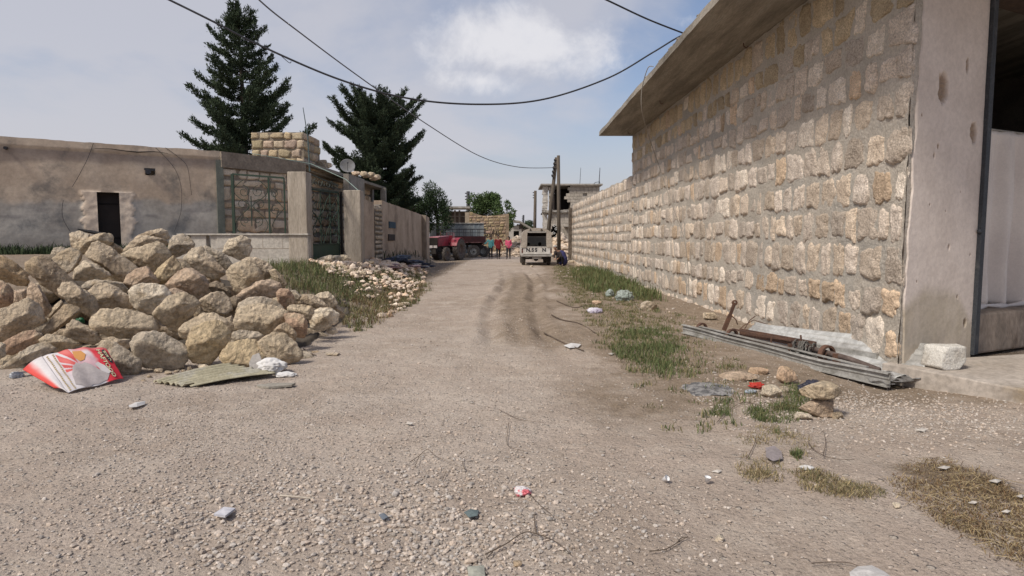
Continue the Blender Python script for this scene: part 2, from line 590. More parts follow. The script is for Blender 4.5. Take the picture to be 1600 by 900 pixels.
def ground_mat():
    m = bpy.data.materials.new('dusty_track'); m.use_nodes = True
    nt = m.node_tree; nt.nodes.clear(); L = nt.links
    out = node(nt, 'ShaderNodeOutputMaterial'); bs = node(nt, 'ShaderNodeBsdfPrincipled')
    L.new(bs.outputs[0], out.inputs[0])
    bs.inputs['Roughness'].default_value = 0.95; bs.inputs['Specular IOR Level'].default_value = 0.15
    tcn = node(nt, 'ShaderNodeTexCoord'); vec = tcn.outputs['Object']

    def noise(sc, det=6, ro=0.6, v=vec):
        n = node(nt, 'ShaderNodeTexNoise', Scale=sc, Detail=det, Roughness=ro); L.new(v, n.inputs['Vector']); return n.outputs['Fac']

    def rng(x, a, b):
        n = node(nt, 'ShaderNodeMapRange', interpolation_type='SMOOTHSTEP')
        n.inputs['From Min'].default_value = a; n.inputs['From Max'].default_value = b; L.new(x, n.inputs['Value']); return n.outputs[0]

    def mth(op, a, b):
        n = node(nt, 'ShaderNodeMath', operation=op)
        for i, s_ in enumerate((a, b)):
            if isinstance(s_, (int, float)):
                n.inputs[i].default_value = s_
            else:
                L.new(s_, n.inputs[i])
        return n.outputs[0]

    def mix(f, a, b, bt='MIX'):
        n = node(nt, 'ShaderNodeMix', data_type='RGBA', blend_type=bt)
        for i, s_ in ((0, f), (6, a), (7, b)):
            if isinstance(s_, tuple):
                n.inputs[i].default_value = (*s_, 1)
            elif isinstance(s_, (int, float)):
                n.inputs[i].default_value = s_
            else:
                L.new(s_, n.inputs[i])
        return n.outputs[2]

    def at(nm):
        return node(nt, 'ShaderNodeAttribute', attribute_name=nm).outputs['Fac']

    dust = mix(rng(noise(0.45), 0.35, 0.65), (0.45, 0.37, 0.305), (0.37, 0.30, 0.24))
    dust = mix(rng(noise(2.3, 8), 0.45, 0.65), dust, (0.48, 0.405, 0.335))
    dust = mix(mth('MULTIPLY', rng(mth('ADD', at('grav'), mth('MULTIPLY', mth('SUBTRACT', noise(1.6, 8, 0.7), 0.5), 1.2)), 0.2, 0.9), 0.75), dust, (0.50, 0.43, 0.365))
    s = rng(mth('ADD', at('soil'), mth('MULTIPLY', mth('SUBTRACT', noise(3.2, 8, 0.7), 0.5), 0.9)), 0.25, 0.8)
    soilc = mix(rng(noise(5.0, 8), 0.35, 0.65), (0.315, 0.25, 0.19), (0.24, 0.185, 0.132))
    c = mix(s, dust, soilc)
    dk = rng(mth('ADD', at('dark'), mth('MULTIPLY', mth('SUBTRACT', noise(9, 8, 0.7), 0.5), 0.6)), 0.25, 0.75)
    c = mix(dk, c, (0.22, 0.168, 0.118))
    # speckle of chips and crumbs of stone
    vo = node(nt, 'ShaderNodeTexVoronoi', Scale=34.0, Randomness=1.0); L.new(vec, vo.inputs['Vector'])
    vcol = node(nt, 'ShaderNodeSeparateColor'); L.new(vo.outputs['Color'], vcol.inputs[0])
    chip = mth('MULTIPLY', rng(vo.outputs['Distance'], 0.42, 0.30), rng(vcol.outputs[0], 0.55, 0.62))
    chipc = mix(vcol.outputs[1], (0.52, 0.46, 0.39), (0.33, 0.275, 0.225))
    c = mix(mth('MULTIPLY', chip, mth('ADD', mth('MULTIPLY', at('grav'), 0.6), 0.3)), c, chipc)
    vo2 = node(nt, 'ShaderNodeTexVoronoi', Scale=11.0); L.new(vec, vo2.inputs['Vector'])
    v2c = node(nt, 'ShaderNodeSeparateColor'); L.new(vo2.outputs['Color'], v2c.inputs[0])
    chip2 = mth('MULTIPLY', rng(vo2.outputs['Distance'], 0.26, 0.18), rng(v2c.outputs[0], 0.72, 0.78))
    c = mix(mth('MULTIPLY', chip2, 0.8), c, (0.50, 0.44, 0.37))
    f = rng(noise(60, 4, 0.75), 0.3, 0.7)
    c = mix(1.0, c, mix(f, (0.72, 0.71, 0.70), (1.12, 1.12, 1.12)), 'MULTIPLY')
    L.new(c, bs.inputs['Base Color'])
    h = mth('ADD', mth('MULTIPLY', noise(34, 8, 0.7), 0.7), mth('MULTIPLY', noise(7, 6, 0.6), 1.3))
    h = mth('ADD', h, mth('MULTIPLY', chip, 0.5)); h = mth('ADD', h, mth('MULTIPLY', chip2, 0.9))
    bn = node(nt, 'ShaderNodeBump', Strength=0.9, Distance=0.035); L.new(h, bn.inputs['Height'])
    L.new(bn.outputs[0], bs.inputs['Normal'])
    return m


M_ground = ground_mat()
o = npmesh('ground', V, grid_faces(len(xs_), len(ys)), M_ground, smooth=True,
           attrs={'soil': soil.ravel(), 'dark': darkm.ravel(), 'grav': grav.ravel()})
struct(o)

# ------------------------------------------------------------------ loose gravel (uncountable)
M_gravel = mat('gravel', (0.53, 0.46, 0.395), (0.41, 0.35, 0.295), scale=18, attr=True, bump=0.3, bscale=60, fine=0.1)


def ico():
    t = (1 + 5 ** .5) / 2
    v = np.array([(-1, t, 0), (1, t, 0), (-1, -t, 0), (1, -t, 0), (0, -1, t), (0, 1, t), (0, -1, -t), (0, 1, -t), (t, 0, -1), (t, 0, 1), (-t, 0, -1), (-t, 0, 1)], float)
    v /= np.linalg.norm(v[0])
    f = np.array([(0, 11, 5), (0, 5, 1), (0, 1, 7), (0, 7, 10), (0, 10, 11), (1, 5, 9), (5, 11, 4), (11, 10, 2), (10, 7, 6), (7, 1, 8),
                  (3, 9, 4), (3, 4, 2), (3, 2, 6), (3, 6, 8), (3, 8, 9), (4, 9, 5), (2, 4, 11), (6, 2, 10), (8, 6, 7), (9, 8, 1)])
    return v, f


ICV, ICF = ico()


def scatter_stones(name, X, Y, size, m, sink=0.25, flat=0.65, colf=None, up=0.0, Z=None, jit=0.22):
    n = len(X)
    v = ICV[None] * (1 + R.uniform(-jit, jit, (n, 12, 1)))
    v = v * np.stack([R.uniform(0.75, 1.3, n), R.uniform(0.7, 1.1, n), R.uniform(flat * 0.7, flat * 1.25, n)], -1)[:, None]
    # tip each a little, turn about z
    ax = R.uniform(-0.45, 0.45, n); ca, sa = np.cos(ax)[:, None], np.sin(ax)[:, None]
    y, z = v[..., 1] * ca - v[..., 2] * sa, v[..., 1] * sa + v[..., 2] * ca
    v[..., 1], v[..., 2] = y, z
    a = R.uniform(0, 6.283, n); ca, sa = np.cos(a)[:, None], np.sin(a)[:, None]
    x, y = v[..., 0] * ca - v[..., 1] * sa, v[..., 0] * sa + v[..., 1] * ca
    v[..., 0], v[..., 1] = x, y
    v = v * size[:, None, None]
    zz = gz(X, Y) if Z is None else Z
    v += np.stack([X, Y, zz + up + size * flat * (1 - 2 * sink)], -1)[:, None]
    fc = (ICF[None] + 12 * np.arange(n)[:, None, None]).reshape(-1, 3)
    if colf is None:
        b = R.uniform(0.72, 1.18, n)[:, None]; w = R.uniform(-0.05, 0.06, n)[:, None]
        cc = b * np.concatenate([1 + w, np.ones((n, 1)), 1 - w], -1)
    else:
        cc = colf(n)
    return npmesh(name, v.reshape(-1, 3), fc, m, col=np.repeat(cc, 12, 0))


def pick(n, x0, x1, y0, y1, dens, pw=1.0):
    X = R.uniform(x0, x1, n); Y = y0 + (y1 - y0) * R.uniform(0, 1, n) ** pw
    k = R.uniform(0, 1, n) < dens(X, Y)
    return X[k], Y[k]


def d_near(X, Y):
    n = fbm2(X * 1.4, Y * 1.4, 4, 61)
    core = np.exp(-((X + 0.75) / 1.25) ** 2 - ((Y - 3.35) / 0.75) ** 2)
    c2 = np.exp(-((X + 2.4) / 1.5) ** 2 - ((Y - 4.9) / 1.2) ** 2) * 0.35
    base = grav_mask(X, Y) * 0.16
    return np.clip(core * (0.95 + 1.2 * n) + c2 * (0.8 + n) + base * (0.6 + 1.6 * n), 0, 1)


X1, Y1 = pick(76000, -4.8, 2.2, 2.3, 7.5, d_near, 1.1)
s1 = R.uniform(0.007, 0.018, len(X1)) * (0.75 + 0.7 * R.uniform(0, 1, len(X1)) ** 4) * (0.55 + 0.5 * np.exp(-((X1 + 0.75) / 1.5) ** 2 - ((Y1 - 3.35) / 0.9) ** 2))
X2, Y2 = pick(34000, -5.5, 4.8, 2.3, 13, lambda X, Y: 0.16 + 0.6 * grav_mask(X, Y), 1.2)
s2 = R.uniform(0.004, 0.010, len(X2)) * (1 + 0.9 * (R.uniform(0, 1, len(X2)) > 0.95))
X3, Y3 = pick(9000, 1.7, 5.2, 4.3, 7.2, lambda X, Y: np.exp(-((X - 3.2) / 1.3) ** 2 - ((Y - 5.5) / 0.8) ** 2))
s3_ = R.uniform(0.006, 0.013, len(X3))
o = scatter_stones('gravel', np.concatenate([X1, X2, X3]), np.concatenate([Y1, Y2, Y3]), np.concatenate([s1, s2, s3_]), M_gravel)
struct(o, 'stuff', 'loose pale gravel strewn thickest over the foreground of the dirt road', 'gravel')
# bigger crumbs of stone along the verges
X4, Y4 = pick(5200, -5.5, 4.1, 5.0, 40, lambda X, Y: np.clip(0.05 + 0.9 * smooth(X, 1.6, 2.6) * (1 - 0.5 * smooth(Y, 18, 40)) + 0.9 * smooth(-X, 2.2, 2.9) * smooth(Y, 9, 11), 0, 1) * (0.5 + 0.9 * fbm2(X, Y, 3, 71)), 1.3)
s4 = 0.008 + (0.012 + 0.03 * smooth(Y4, 8, 18)) * R.uniform(0, 1, len(X4)) ** 3 + 0.02 * (R.uniform(0, 1, len(X4)) > .985)
o = scatter_stones('stone_chips', X4, Y4, s4, M_gravel, flat=0.55)
struct(o, 'stuff', 'scattered stone chips littering the two verges', 'stone chips')
# ------------------------------------------------------------------ coursed rubble stonework
def stonework(name, parent, origin, u, nrm, length, rows, gap, wid, res, tone, prot=0.035, seed=3, rot_jit=0.1, keep=None, ju=1.0, rise=None):
    """rows: list of (z0, z1); u along the wall, nrm outwards. res(s) -> grid size. one mesh: the pattern of one wall."""
    rr = np.random.RandomState(seed)
    o_ = np.array(origin, float); u_ = np.array(u, float); n_ = np.array(nrm, float); w_ = np.array([0, 0, 1.0])
    Vs, Fs, Cs = [], [], []; base = 0
    for ri, (z0, z1) in enumerate(rows):
        s = rr.uniform(0.0, 0.04)
        while s < length:
            w = rr.uniform(*wid) * (0.75 + 0.5 * rr.rand())
            if s + w > length:
                w = length - s
                if w < wid[0] * 0.6:
                    break
            hh = (z1 - z0) * (rr.uniform(0.84, 1.08) if rr.rand() < .85 else rr.uniform(.6, .8))
            cz = (z0 + z1) / 2 + rr.uniform(-0.5, 0.5) * ((z1 - z0) - hh) + (rise(s) if rise else 0)
            a, b = w / 2 * rr.uniform(0.97, 1.05), hh / 2
            cs = s + w / 2
            if keep is None or keep(cs, cz, a, b):
                k = res(cs)
                t = np.linspace(-1, 1, k); t = np.sign(t) * np.abs(t) ** (0.3 if k < 8 else (0.5 if k < 12 else 0.75))
                A, B = np.meshgrid(t, t, indexing='ij')
                m4 = np.maximum(np.abs(A), np.abs(B))
                th = np.arctan2(B, A)
                # squircle + lumpy outline
                q = rr.uniform(0.02, 0.30)
                x = A * np.sqrt(1 - q * B * B); y = B * np.sqrt(1 - q * A * A)
                ln = fbm(np.stack([np.cos(th) * 1.7 + cs * 3, np.sin(th) * 1.7 + ri * 7, np.full_like(th, seed + 0.5)], -1), 2, seed)
                sh = 1 + 0.44 * ln * m4
                x = x * sh; y = y * sh
                x = x + y * rr.uniform(-rot_jit, rot_jit); y = y + x * rr.uniform(-rot_jit, rot_jit) * 0.6
                y = y * (1 + rr.uniform(-0.12, 0.12) * x)
                px, pz = cs + x * a * ju, cz + y * b
                tilt = rr.uniform(-0.25, 0.25) * x * 0.05 + rr.uniform(-0.3, 0.3) * y * 0.05
                prof = 1 - m4 ** 7
                rn = fbm(np.stack([px * 13, pz * 13, np.full_like(px, ri * 3.1)], -1), 3, seed + 5, 0.6)
                d = rr.uniform(0.45, 1.35) * prot * prof + prof * (0.026 * rn + tilt) - 0.02 * (m4 > 0.99)
                pos = o_ + px[..., None] * u_ + pz[..., None] * w_ + d[..., None] * n_
                Vs.append(pos.reshape(-1, 3)); Fs.append(grid_faces(k, k) + base); base += k * k
                c = np.array(tone(rr, cs, cz), float)
                Cs.append(np.repeat(c[None], k * k, 0))
            s += w + rr.uniform(*gap)
    return npmesh(name, np.concatenate(Vs), np.concatenate(Fs), M_wallstone, parent=parent, col=np.concatenate(Cs), smooth=True, world=True)


def rough_sheet(name, parent, origin, u, nrm, length, zf, z0, step, m, amp=0.012, seed=4, us=None):
    """mortar bed: a sheet with real unevenness. zf(s) = top height"""
    su = np.arange(0, length + step, step) if us is None else us
    nz = int(max(zf(0) - z0, 1) / min(0.12, step)) + 1
    tz_ = np.linspace(0, 1, nz)
    S, T = np.meshgrid(su, tz_, indexing='ij')
    top = np.array([zf(s) for s in su])[:, None]
    Z = z0 + T * (top - z0)
    d = amp * (0.22 + 1.2 * fbm(np.stack([S * 3.2, Z * 3.2, S * 0 + seed], -1), 4, seed, .6))
    pos = np.array(origin) + S[..., None] * np.array(u) + Z[..., None] * np.array([0, 0, 1.0]) + d[..., None] * np.array(nrm)
    return npmesh(name, pos.reshape(-1, 3), grid_faces(len(su), nz), m, parent=parent, smooth=True, world=True)


# ------------------------------------------------------------------ the long wall on the right: building + yard wall
C0 = np.array([4.28, 7.0]); C1 = np.array([3.75, 40.0])
LW = float(np.linalg.norm(C1 - C0)); ud = (C1 - C0) / LW
U3 = (ud[0], ud[1], 0.0); N3 = (-ud[1], ud[0], 0.0)
YE = 21.7; SE = (YE - 7.0) / ud[1]
EAVE = 4.9; YARD = 3.58


def wpt(s, z, out=0.0):
    return Vector((C0[0] + ud[0] * s + N3[0] * out, C0[1] + ud[1] * s + N3[1] * out, z))


def tone_right(rr, s, z):
    b = rr.uniform(0.74, 1.2)
    warm = rr.uniform(0, 1) ** 1.5
    r, g, bl = b, b * (0.97 - 0.05 * warm), b * (0.965 - 0.13 * warm)
    if rr.rand() < 0.06 or (z < 0.9 and s < 9 and rr.rand() < 0.25):      # ochre and pinkish blocks
        r, g, bl = b * 0.98, b * 0.84, b * 0.70
    if z > 4.0 and rr.rand() < 0.7:                                       # yellower top courses, their tone darkened for the shade under the eave
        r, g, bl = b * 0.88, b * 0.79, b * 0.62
    if rr.rand() < 0.10:
        r, g, bl = 1.28, 1.26, 1.24
    return r, g, bl


def mk_rows(z0, z1, h, seed, jit=0.12):
    rr = np.random.RandomState(seed); rows = []; z = z0
    while z < z1 - 0.1:
        hh = min(h * rr.uniform(1 - jit, 1 + jit), z1 - z)
        if z1 - (z + hh) < 0.12:
            hh = z1 - z
        rows.append((z + 0.022, z + hh - 0.022)); z += hh
    return rows


shop = thing('roadside_shop_building', 'rough stone shop with a plaster corner and overhanging concrete roof on the right', 'building', (4.3, 7.0, 0))
rows = mk_rows(-0.28, 4.88, 0.425, 5, 0.16)
resn = lambda s: 21 if s < 3.5 else (14 if s < 8 else (9 if s < 15 else 6))
stonework('stone_facing', shop, (C0[0], C0[1], 0), U3, N3, SE, rows, (0.025, 0.08), (0.19, 0.46), resn, tone_right, prot=0.036, seed=21, rot_jit=0.13)
rough_sheet('mortar', shop, (C0[0], C0[1], 0), U3, N3, SE, lambda s: EAVE - 0.003, -0.4, 0.055, M_mortar, amp=0.026, seed=6)
# core of the walls behind the facing
b = MB()
b.span(wpt(0.50, 2.22, -0.21), wpt(SE, 2.22, -0.21), 0.34, 5.3)
e1 = wpt(SE, 0, -0.04)
b.span((e1.x + 0.02, e1.y - 0.17, 2.2), (e1.x + 9, e1.y - 0.03, 2.2), 0.3, 5.3)
b.build('wall_core', M_mortar, shop, world=True)
# end wall stones (seen edge on)
stonework('end_stone_facing', shop, (e1.x - 0.04, e1.y, 0), (1, 0.01, 0), (0, 1, 0), 8.5, rows, (0.05, 0.1), (0.2, 0.4), lambda s: 5, tone_right, seed=22)

# roof slab with overhang, slightly sagging fascia, broken mortar on top
rs = MB()
N_ = 60
sec = []
for i in range(N_ + 1):
    y = 5.4 + (YE + 0.05 - 5.4) * i / N_
    wob = 0.004 * math.sin(i * 1.7) + 0.006 * math.sin(i * 0.61)
    xe = 2.95 + wob - 0.004 * (y - 12)
    sag = 0.006 * math.sin(i * 0.35)
    th = 0.14 + 0.012 * math.sin(i * 0.9) * math.sin(i * 0.37)
    sec.append([(xe, y, EAVE + sag), (xe + 0.01, y, EAVE + sag + th), (12.5, y, EAVE + 0.17), (12.5, y, EAVE)])
vs_ = [p for q in sec for p in q]; fs = []
for i in range(N_):
    for k in range(4):
        a = i * 4 + k; c_ = i * 4 + (k + 1) % 4
        fs.append((a, a + 4, c_ + 4, c_))
fs += [(0, 1, 2, 3), tuple(N_ * 4 + k for k in (3, 2, 1, 0))]
rs.add(vs_, fs)
rs.build('roof_slab', M_soffit, shop, world=True)
# crumbling lip of mortar on the edge
lip = MB()
for i in range(150):
    y = random.uniform(5.6, YE)
    r = random.uniform(0.015, 0.045)
    lip.ball((2.985 + random.uniform(0, 0.08), y, EAVE + 0.15 + r * 0.3), r, 6, 4, (1, random.uniform(1, 3), 0.8))
lip.build('roof_edge_crumbs', M_concrete, shop, world=True)['kind'] = 'stuff'
# little bits hanging under the soffit: hooks, a chip
for (px, py, yy) in ((1162, 44, 11.5), (1031, 145, 16.2), (981, 202, 20.8)):
    q = P(px, py, yy); q.z = EAVE
    h = MB(); h.tube([q + Vector((0, 0, 0.01)), q + Vector((0.01, 0, -0.05)), q + Vector((0.06, 0.02, -0.08)), q + Vector((0.09, 0.0, -0.05))], 0.009, 5)
    h.build('soffit_hook', M_rust, shop, world=True)

# facade facing the camera: plastered pier beside the shop opening
fdir = Vector((1.22, 0.60, 0)).normalized()
fn = Vector((fdir.y, -fdir.x, 0))                    # outward, towards the road end
FO = Vector((C0[0] + 0.0, C0[1], 0.0))
PIERW = 1.33; PLAT = 0.11


def on_facade(px, py, back=0.0):
    d = P(px, py, 1.0) - Vector((0, 0, CAM_H))
    o_ = Vector((0, 0, CAM_H)); q = FO - fn * back
    t = (q - o_).dot(fn) / d.dot(fn)
    w = o_ + d * t
    return (w - FO).dot(fdir), w.z, w


craters = [(1472, 138, 0.075, 0.155, .05), (1509, 103, 0.026, 0.08, .03), (1551, 112, 0.05, 0.11, .04), (1519, 208, 0.055, 0.105, .045), (1463, 229, 0.016, 0.028, .02),
           (1457, 243, 0.012, 0.026, .02), (1480, 386, 0.016, 0.026, .025), (1493, 464, 0.012, 0.02, .02), (1505, 504, 0.026, 0.045, .03), (1513, 398, 0.01, 0.016, .015),
           (1450, 320, 0.01, 0.012, .01), (1438, 180, 0.012, 0.016, .012), (1498, 300, 0.008, 0.01, .01), (1430, 440, 0.01, 0.012, .01), (1540, 300, 0.008, 0.012, .01), (1475, 330, 0.006, 0.008, .01)]
cr = [(*on_facade(a, b_)[:2], c_ * 1.35, d_ * 1.3, e_ * 1.2) for a, b_, c_, d_, e_ in craters]
nu, nv = 150, 420
S, Z = np.meshgrid(np.linspace(0, 1, nu), np.linspace(0, 1, nv), indexing='ij')
Zv = -0.25 + Z * (EAVE + 0.25 - 0.003)
ljag = 0.045 + 0.05 * fbm2(Zv * 3.3, Zv * 0 + 2, 4, 9) + 0.07 * smooth(Zv, 1, 5)
Sv = ljag + S * (PIERW - ljag)
dep = 0.004 * fbm2(Sv * 3, Zv * 3, 3, 12) + 0.02
raw = np.zeros_like(Sv)
for (cs, cz, ra, rb, dp) in cr:
    ang = np.arctan2((Zv - cz) / rb, (Sv - cs) / ra)
    rr_ = np.hypot((Sv - cs) / ra, (Zv - cz) / rb) * (1 + 0.35 * fbm2(np.cos(ang) * 2 + cs * 9, np.sin(ang) * 2 + cz * 5, 2, 15))
    k = 1 - smooth(rr_, 0.62, 1.0)
    dep -= dp * k * (0.75 + 0.5 * fbm2(Sv * 40, Zv * 40, 2, 3)); raw = np.maximum(raw, k)
dep -= 0.06 * smooth(-(S - 0.0), -0.004, 0.0)
pos = np.array(FO)[None, None] + Sv[..., None] * np.array(fdir) + Zv[..., None] * np.array([0, 0, 1.]) + dep[..., None] * np.array(fn)
# damp stain low down: a tint of its own shape, and bare render in the craters
st = (1 - smooth(Zv + 0.28 * fbm2(Sv * 1.4, Zv * 0.6, 4, 33) + 0.55 * np.abs(Sv - 0.55) ** 1.5, 0.78, 0.98)) * (0.8 + 0.4 * fbm2(Sv * 5, Zv * 2, 3, 34))
st = np.clip(st, 0, 1)
colr = np.ones((nu, nv, 3)) * (1 + 0.05 * fbm2(Sv * 4, Zv * 3, 4, 35))[..., None]
colr = colr * (1 - st[..., None] * np.array([0.30, 0.31, 0.40]))
colr = colr * (1 - raw[..., None] * np.array([0.50, 0.57, 0.64]))
M_pier = mat('pier_plaster', (0.68, 0.595, 0.53), (0.60, 0.52, 0.46), scale=1.7, bump=0.25, bscale=14, fine=0.05, attr=True)
npmesh('plaster_pier', pos.reshape(-1, 3), grid_faces(nu, nv)[:, ::-1], M_pier, parent=shop, col=colr.reshape(-1, 3), smooth=True, world=True)
rough_sheet('corner_mortar', shop, tuple(FO), tuple(fdir), tuple(fn), 0.45, lambda s: EAVE - 0.003, -0.4, 0.05, M_mortar, amp=0.012, seed=9)
pc = MB()
a0 = FO + fdir * 0.34 - fn * 0.27; a1 = FO + fdir * (PIERW - 0.002) - fn * 0.27
pc.span(a0 + Vector((0, 0, 2.3)), a1 + Vector((0, 0, 2.3)), 0.33, 5.15)
pc.build('pier_core', M_plaster, shop, world=True)
# steel frame of the opening, lintel, interior
fr = MB()
j = FO + fdir * (PIERW + 0.06) + fn * 0.0
fr.span(j + Vector((0, 0, PLAT)), j + fdir * 0.02 + Vector((0, 0, 4.45)), 0.11, 0.09, up=tuple(fn))
fr.span(j + fdir * -0.06 + fn * 0.04 + Vector((0, 0, PLAT)), j + fdir * -0.04 + fn * 0.04 + Vector((0, 0, 4.45)), 0.02, 0.05, up=tuple(fn))
fr.ball(j - fdir * 0.07 + fn * 0.05 + Vector((0, 0, 1.58)), 0.03, 8, 5)
M_frame = mat('dark_blue_grey_steel', (0.055, 0.06, 0.068), (0.12, 0.12, 0.12), scale=5, lo=0.5, hi=0.75, rough=0.6, metal=0.3, bump=0.1)
fr.build('shutter_guide_rail', M_frame, shop, world=True, bevel=0.004)
li = MB()
l0 = FO + fdir * (PIERW - 0.02) - fn * 0.12 + Vector((0, 0, 4.60))
li.span(l0, l0 + fdir * 4.2, 0.35, 0.5)
li.build('lintel', mat('brown_lintel', (0.11, 0.075, 0.055), (0.07, 0.05, 0.04), scale=6, bump=0.4), shop, world=True)
M_inner = mat('shop_interior_render', (0.16, 0.145, 0.13), (0.12, 0.11, 0.10), bump=0.2)
inn = MB()
far = FO - fn * 5.0
inn.span(FO + fdir * 5.6 + fn * 0 + Vector((0, 0, 2.3)), FO + fdir * 9 + Vector((0, 0, 2.3)), 0.3, 5.2)
inn.span(FO + fdir * 9 + Vector((0, 0, 2.3)), FO + fdir * 9 - fn * 10 + Vector((0, 0, 2.3)), 0.3, 5.2)
inn.span(FO + fdir * 2.9 - fn * 4.5 + Vector((0, 0, 2.3)), FO + fdir * 9 - fn * 4.5 + Vector((0, 0, 2.3)), 0.2, 5.2)
inn.build('inner_wall', M_inner, shop, world=True)
# raised masonry threshold inside the opening
ts = MB()
t0 = FO + fdir * (PIERW + 0.125) - fn * 0.62 + Vector((0, 0, 0.30))
ts.span(t0, t0 + fdir * 4.0, 0.9, 0.52)
M_thr = mat('worn_threshold_render', (0.40, 0.32, 0.25), (0.29, 0.235, 0.185), scale=2.5, bump=0.6, bscale=14, c3=(0.20, 0.15, 0.11), s3=2.0, lo3=0.55, hi3=0.7, stretch=(1, 1, 0.5))
ts.build('threshold', M_thr, shop, world=True, bevel=0.03)
bk = MB(); q = t0 + fdir * 0.16 + fn * 0.30 + Vector((0, 0, 0.26))
bk.box((q.x, q.y, q.z + 0.045), (0.20, 0.24, 0.15), rz=math.atan2(fdir.y, fdir.x), jit=0.012)
o = bk.build('broken_block', M_thr, bevel=0.01)
tag(o, 'small beige block left on the shop threshold behind the steel rail', 'block')
# curtain
nu, nv = 150, 40
U_, W_ = np.meshgrid(np.linspace(0, 3.6, nu), np.linspace(0, 1, nv), indexing='ij')
zt, zb = 2.93, 0.60
Zc = zb + W_ * (zt - zb) + 0.03 * np.sin(U_ * 2.2) * (1 - W_)
fold = (0.075 * np.sin(U_ * 14 + 1.6 * np.sin(U_ * 3)) + 0.04 * np.sin(U_ * 33 + 2 + 2 * np.sin(U_ * 2))) * (0.55 + 0.75 * (1 - W_)) + 0.05 * fbm2(U_ * 3, W_ * 1.4, 3, 44)
fold *= (0.35 + 0.65 * smooth(1 - W_, 0.0, 0.12))
base = np.array(FO + fdir * (PIERW + 0.13) - fn * 0.55)
pos = base + U_[..., None] * np.array(fdir) + Zc[..., None] * np.array([0, 0, 1.]) + fold[..., None] * np.array(fn)
M_curtain = mat('thin_white_curtain', (0.76, 0.70, 0.65), (0.66, 0.60, 0.56), scale=1.2, rough=0.9, fine=0.03)
cur = npmesh('curtain', pos.reshape(-1, 3), grid_faces(nu, nv), M_curtain, smooth=True)
cur.modifiers.new('thick', 'SOLIDIFY').thickness = 0.004
tag(cur, 'thin white curtain hanging inside the dark shop opening', 'curtain')
rod = MB(); rod.tube([Vector(base) + Vector((0, 0, zt + 0.01)), Vector(base) + fdir * 3.9 + Vector((0, 0, zt + 0.01))], 0.012, 6)
rd = rod.build('curtain_cord', M_zinc2, shop, world=True)
cb = MB(); cb.tube([Vector(base) + fdir * (0.1 + 0.17 * i) + fn * (0.10 + 0.03 * math.sin(i * 2)) + Vector((0, 0, 0.585 + 0.015 * math.sin(i * 1.3))) for i in range(18)], [0.02 + 0.012 * (i % 3) for i in range(18)], 7)
cb.build('rolled_hem', M_curtain, cur, smooth=True)

# platform (worn concrete step) in front of the shop
pl = MB()
A = Vector((4.16, 7.05, 0)); B = Vector((4.68, 5.84, 0)); Cc = B + (B - A).normalized() * 3.2
poly_t = [A + Vector((-0.02, 0.03, 0)), A, (A + B) / 2 + Vector((0.015, 0, 0)), B, Cc, Cc + Vector((6, 0, 0)), A + Vector((6.5, 1.8, 0))]
k = len(poly_t)
topv = [p + Vector((0, 0, PLAT)) for p in poly_t]
top2 = [p + Vector((0, 0, PLAT)) for p in poly_t]
botv = [p + Vector((0, 0, -0.4)) for p in poly_t]
pl.add(topv + botv, [tuple(range(k))] + [(i, i + k, (i + 1) % k + k, (i + 1) % k) for i in range(k)])
M_plat = mat('worn_platform_concrete', (0.46, 0.405, 0.35), (0.37, 0.32, 0.27), scale=1.4, bump=0.35, bscale=11, c3=(0.30, 0.24, 0.17), s3=1.2, lo3=0.56, hi3=0.7)
o = pl.build('shop_platform', M_plat, bevel=0.015)
tag(o, 'low concrete platform in front of the curtained shop', 'platform')

# ---------------------------------------------- yard wall beyond the shop
yw = thing('yard_wall', 'long yard wall of rough pale stone running on beyond the shop', 'wall', tuple(wpt(SE, 0)))
rows2 = mk_rows(-0.25, YARD, 0.37, 8)
sr = SE + 0.02
LY = LW - SE - 0.02
oy = wpt(sr, 0)
stonework('stone_facing', yw, tuple(oy), U3, N3, LY, rows2, (0.02, 0.06), (0.15, 0.32), lambda s: 6 if s < 7 else 5, tone_right, prot=0.026, seed=23)
rough_sheet('mortar', yw, tuple(oy), U3, N3, LY, lambda s: YARD + 0.02 * math.sin(s * 2.1) + 0.015 * math.sin(s * 5), -0.4, 0.12, M_mortar, amp=0.016, seed=7)
b = MB(); b.span(oy + Vector((0.17, 0, 1.57)), wpt(LW, 1.57) + Vector((0.17, 0, 0)), 0.30, 3.96)
b.build('wall_core', M_mortar, yw, world=True)
# end pillar of darker stone, a touch proud of the wall
e = wpt(LW, 0)
b = MB(); b.box((e.x + 0.12, e.y + 0.32, 1.5), (0.62, 0.6, 3.75))
pil = b.build('end_pillar', mat('dark_pillar_stone', (0.22, 0.175, 0.135), (0.13, 0.105, 0.08), scale=5, bump=1, bscale=12, lo=0.4, hi=0.6), yw, world=True, bevel=0.03)
# ------------------------------------------------------------------ house on the left (rendered front, stone end, slab porch)
M_mud = mat('earth_render', (0.58, 0.47, 0.36), (0.48, 0.375, 0.28), scale=0.7, bump=0.4, bscale=7, attr=True, c3=(0.25, 0.215, 0.18), s3=0.9, lo3=0.5, hi3=0.7, fine=0.06)
H0 = P(-330, 300, 17.6); H1 = P(0, 300, 20.0); H2 = P(345, 300, 23.4); H3 = P(476, 300, 26.2)
for q in (H0, H1, H2, H3):
    q.z = 0
hd = (H2 - H1).normalized(); H0 = H1 - hd * 7
hn = Vector((hd.y, -hd.x, 0))
house = thing('rendered_stone_house', 'low flat-roofed house with stained grey and tan render behind the rock heap', 'house', (H1.x, H1.y, 0.9))
HT = 4.62
HL = (H2 - H0).length


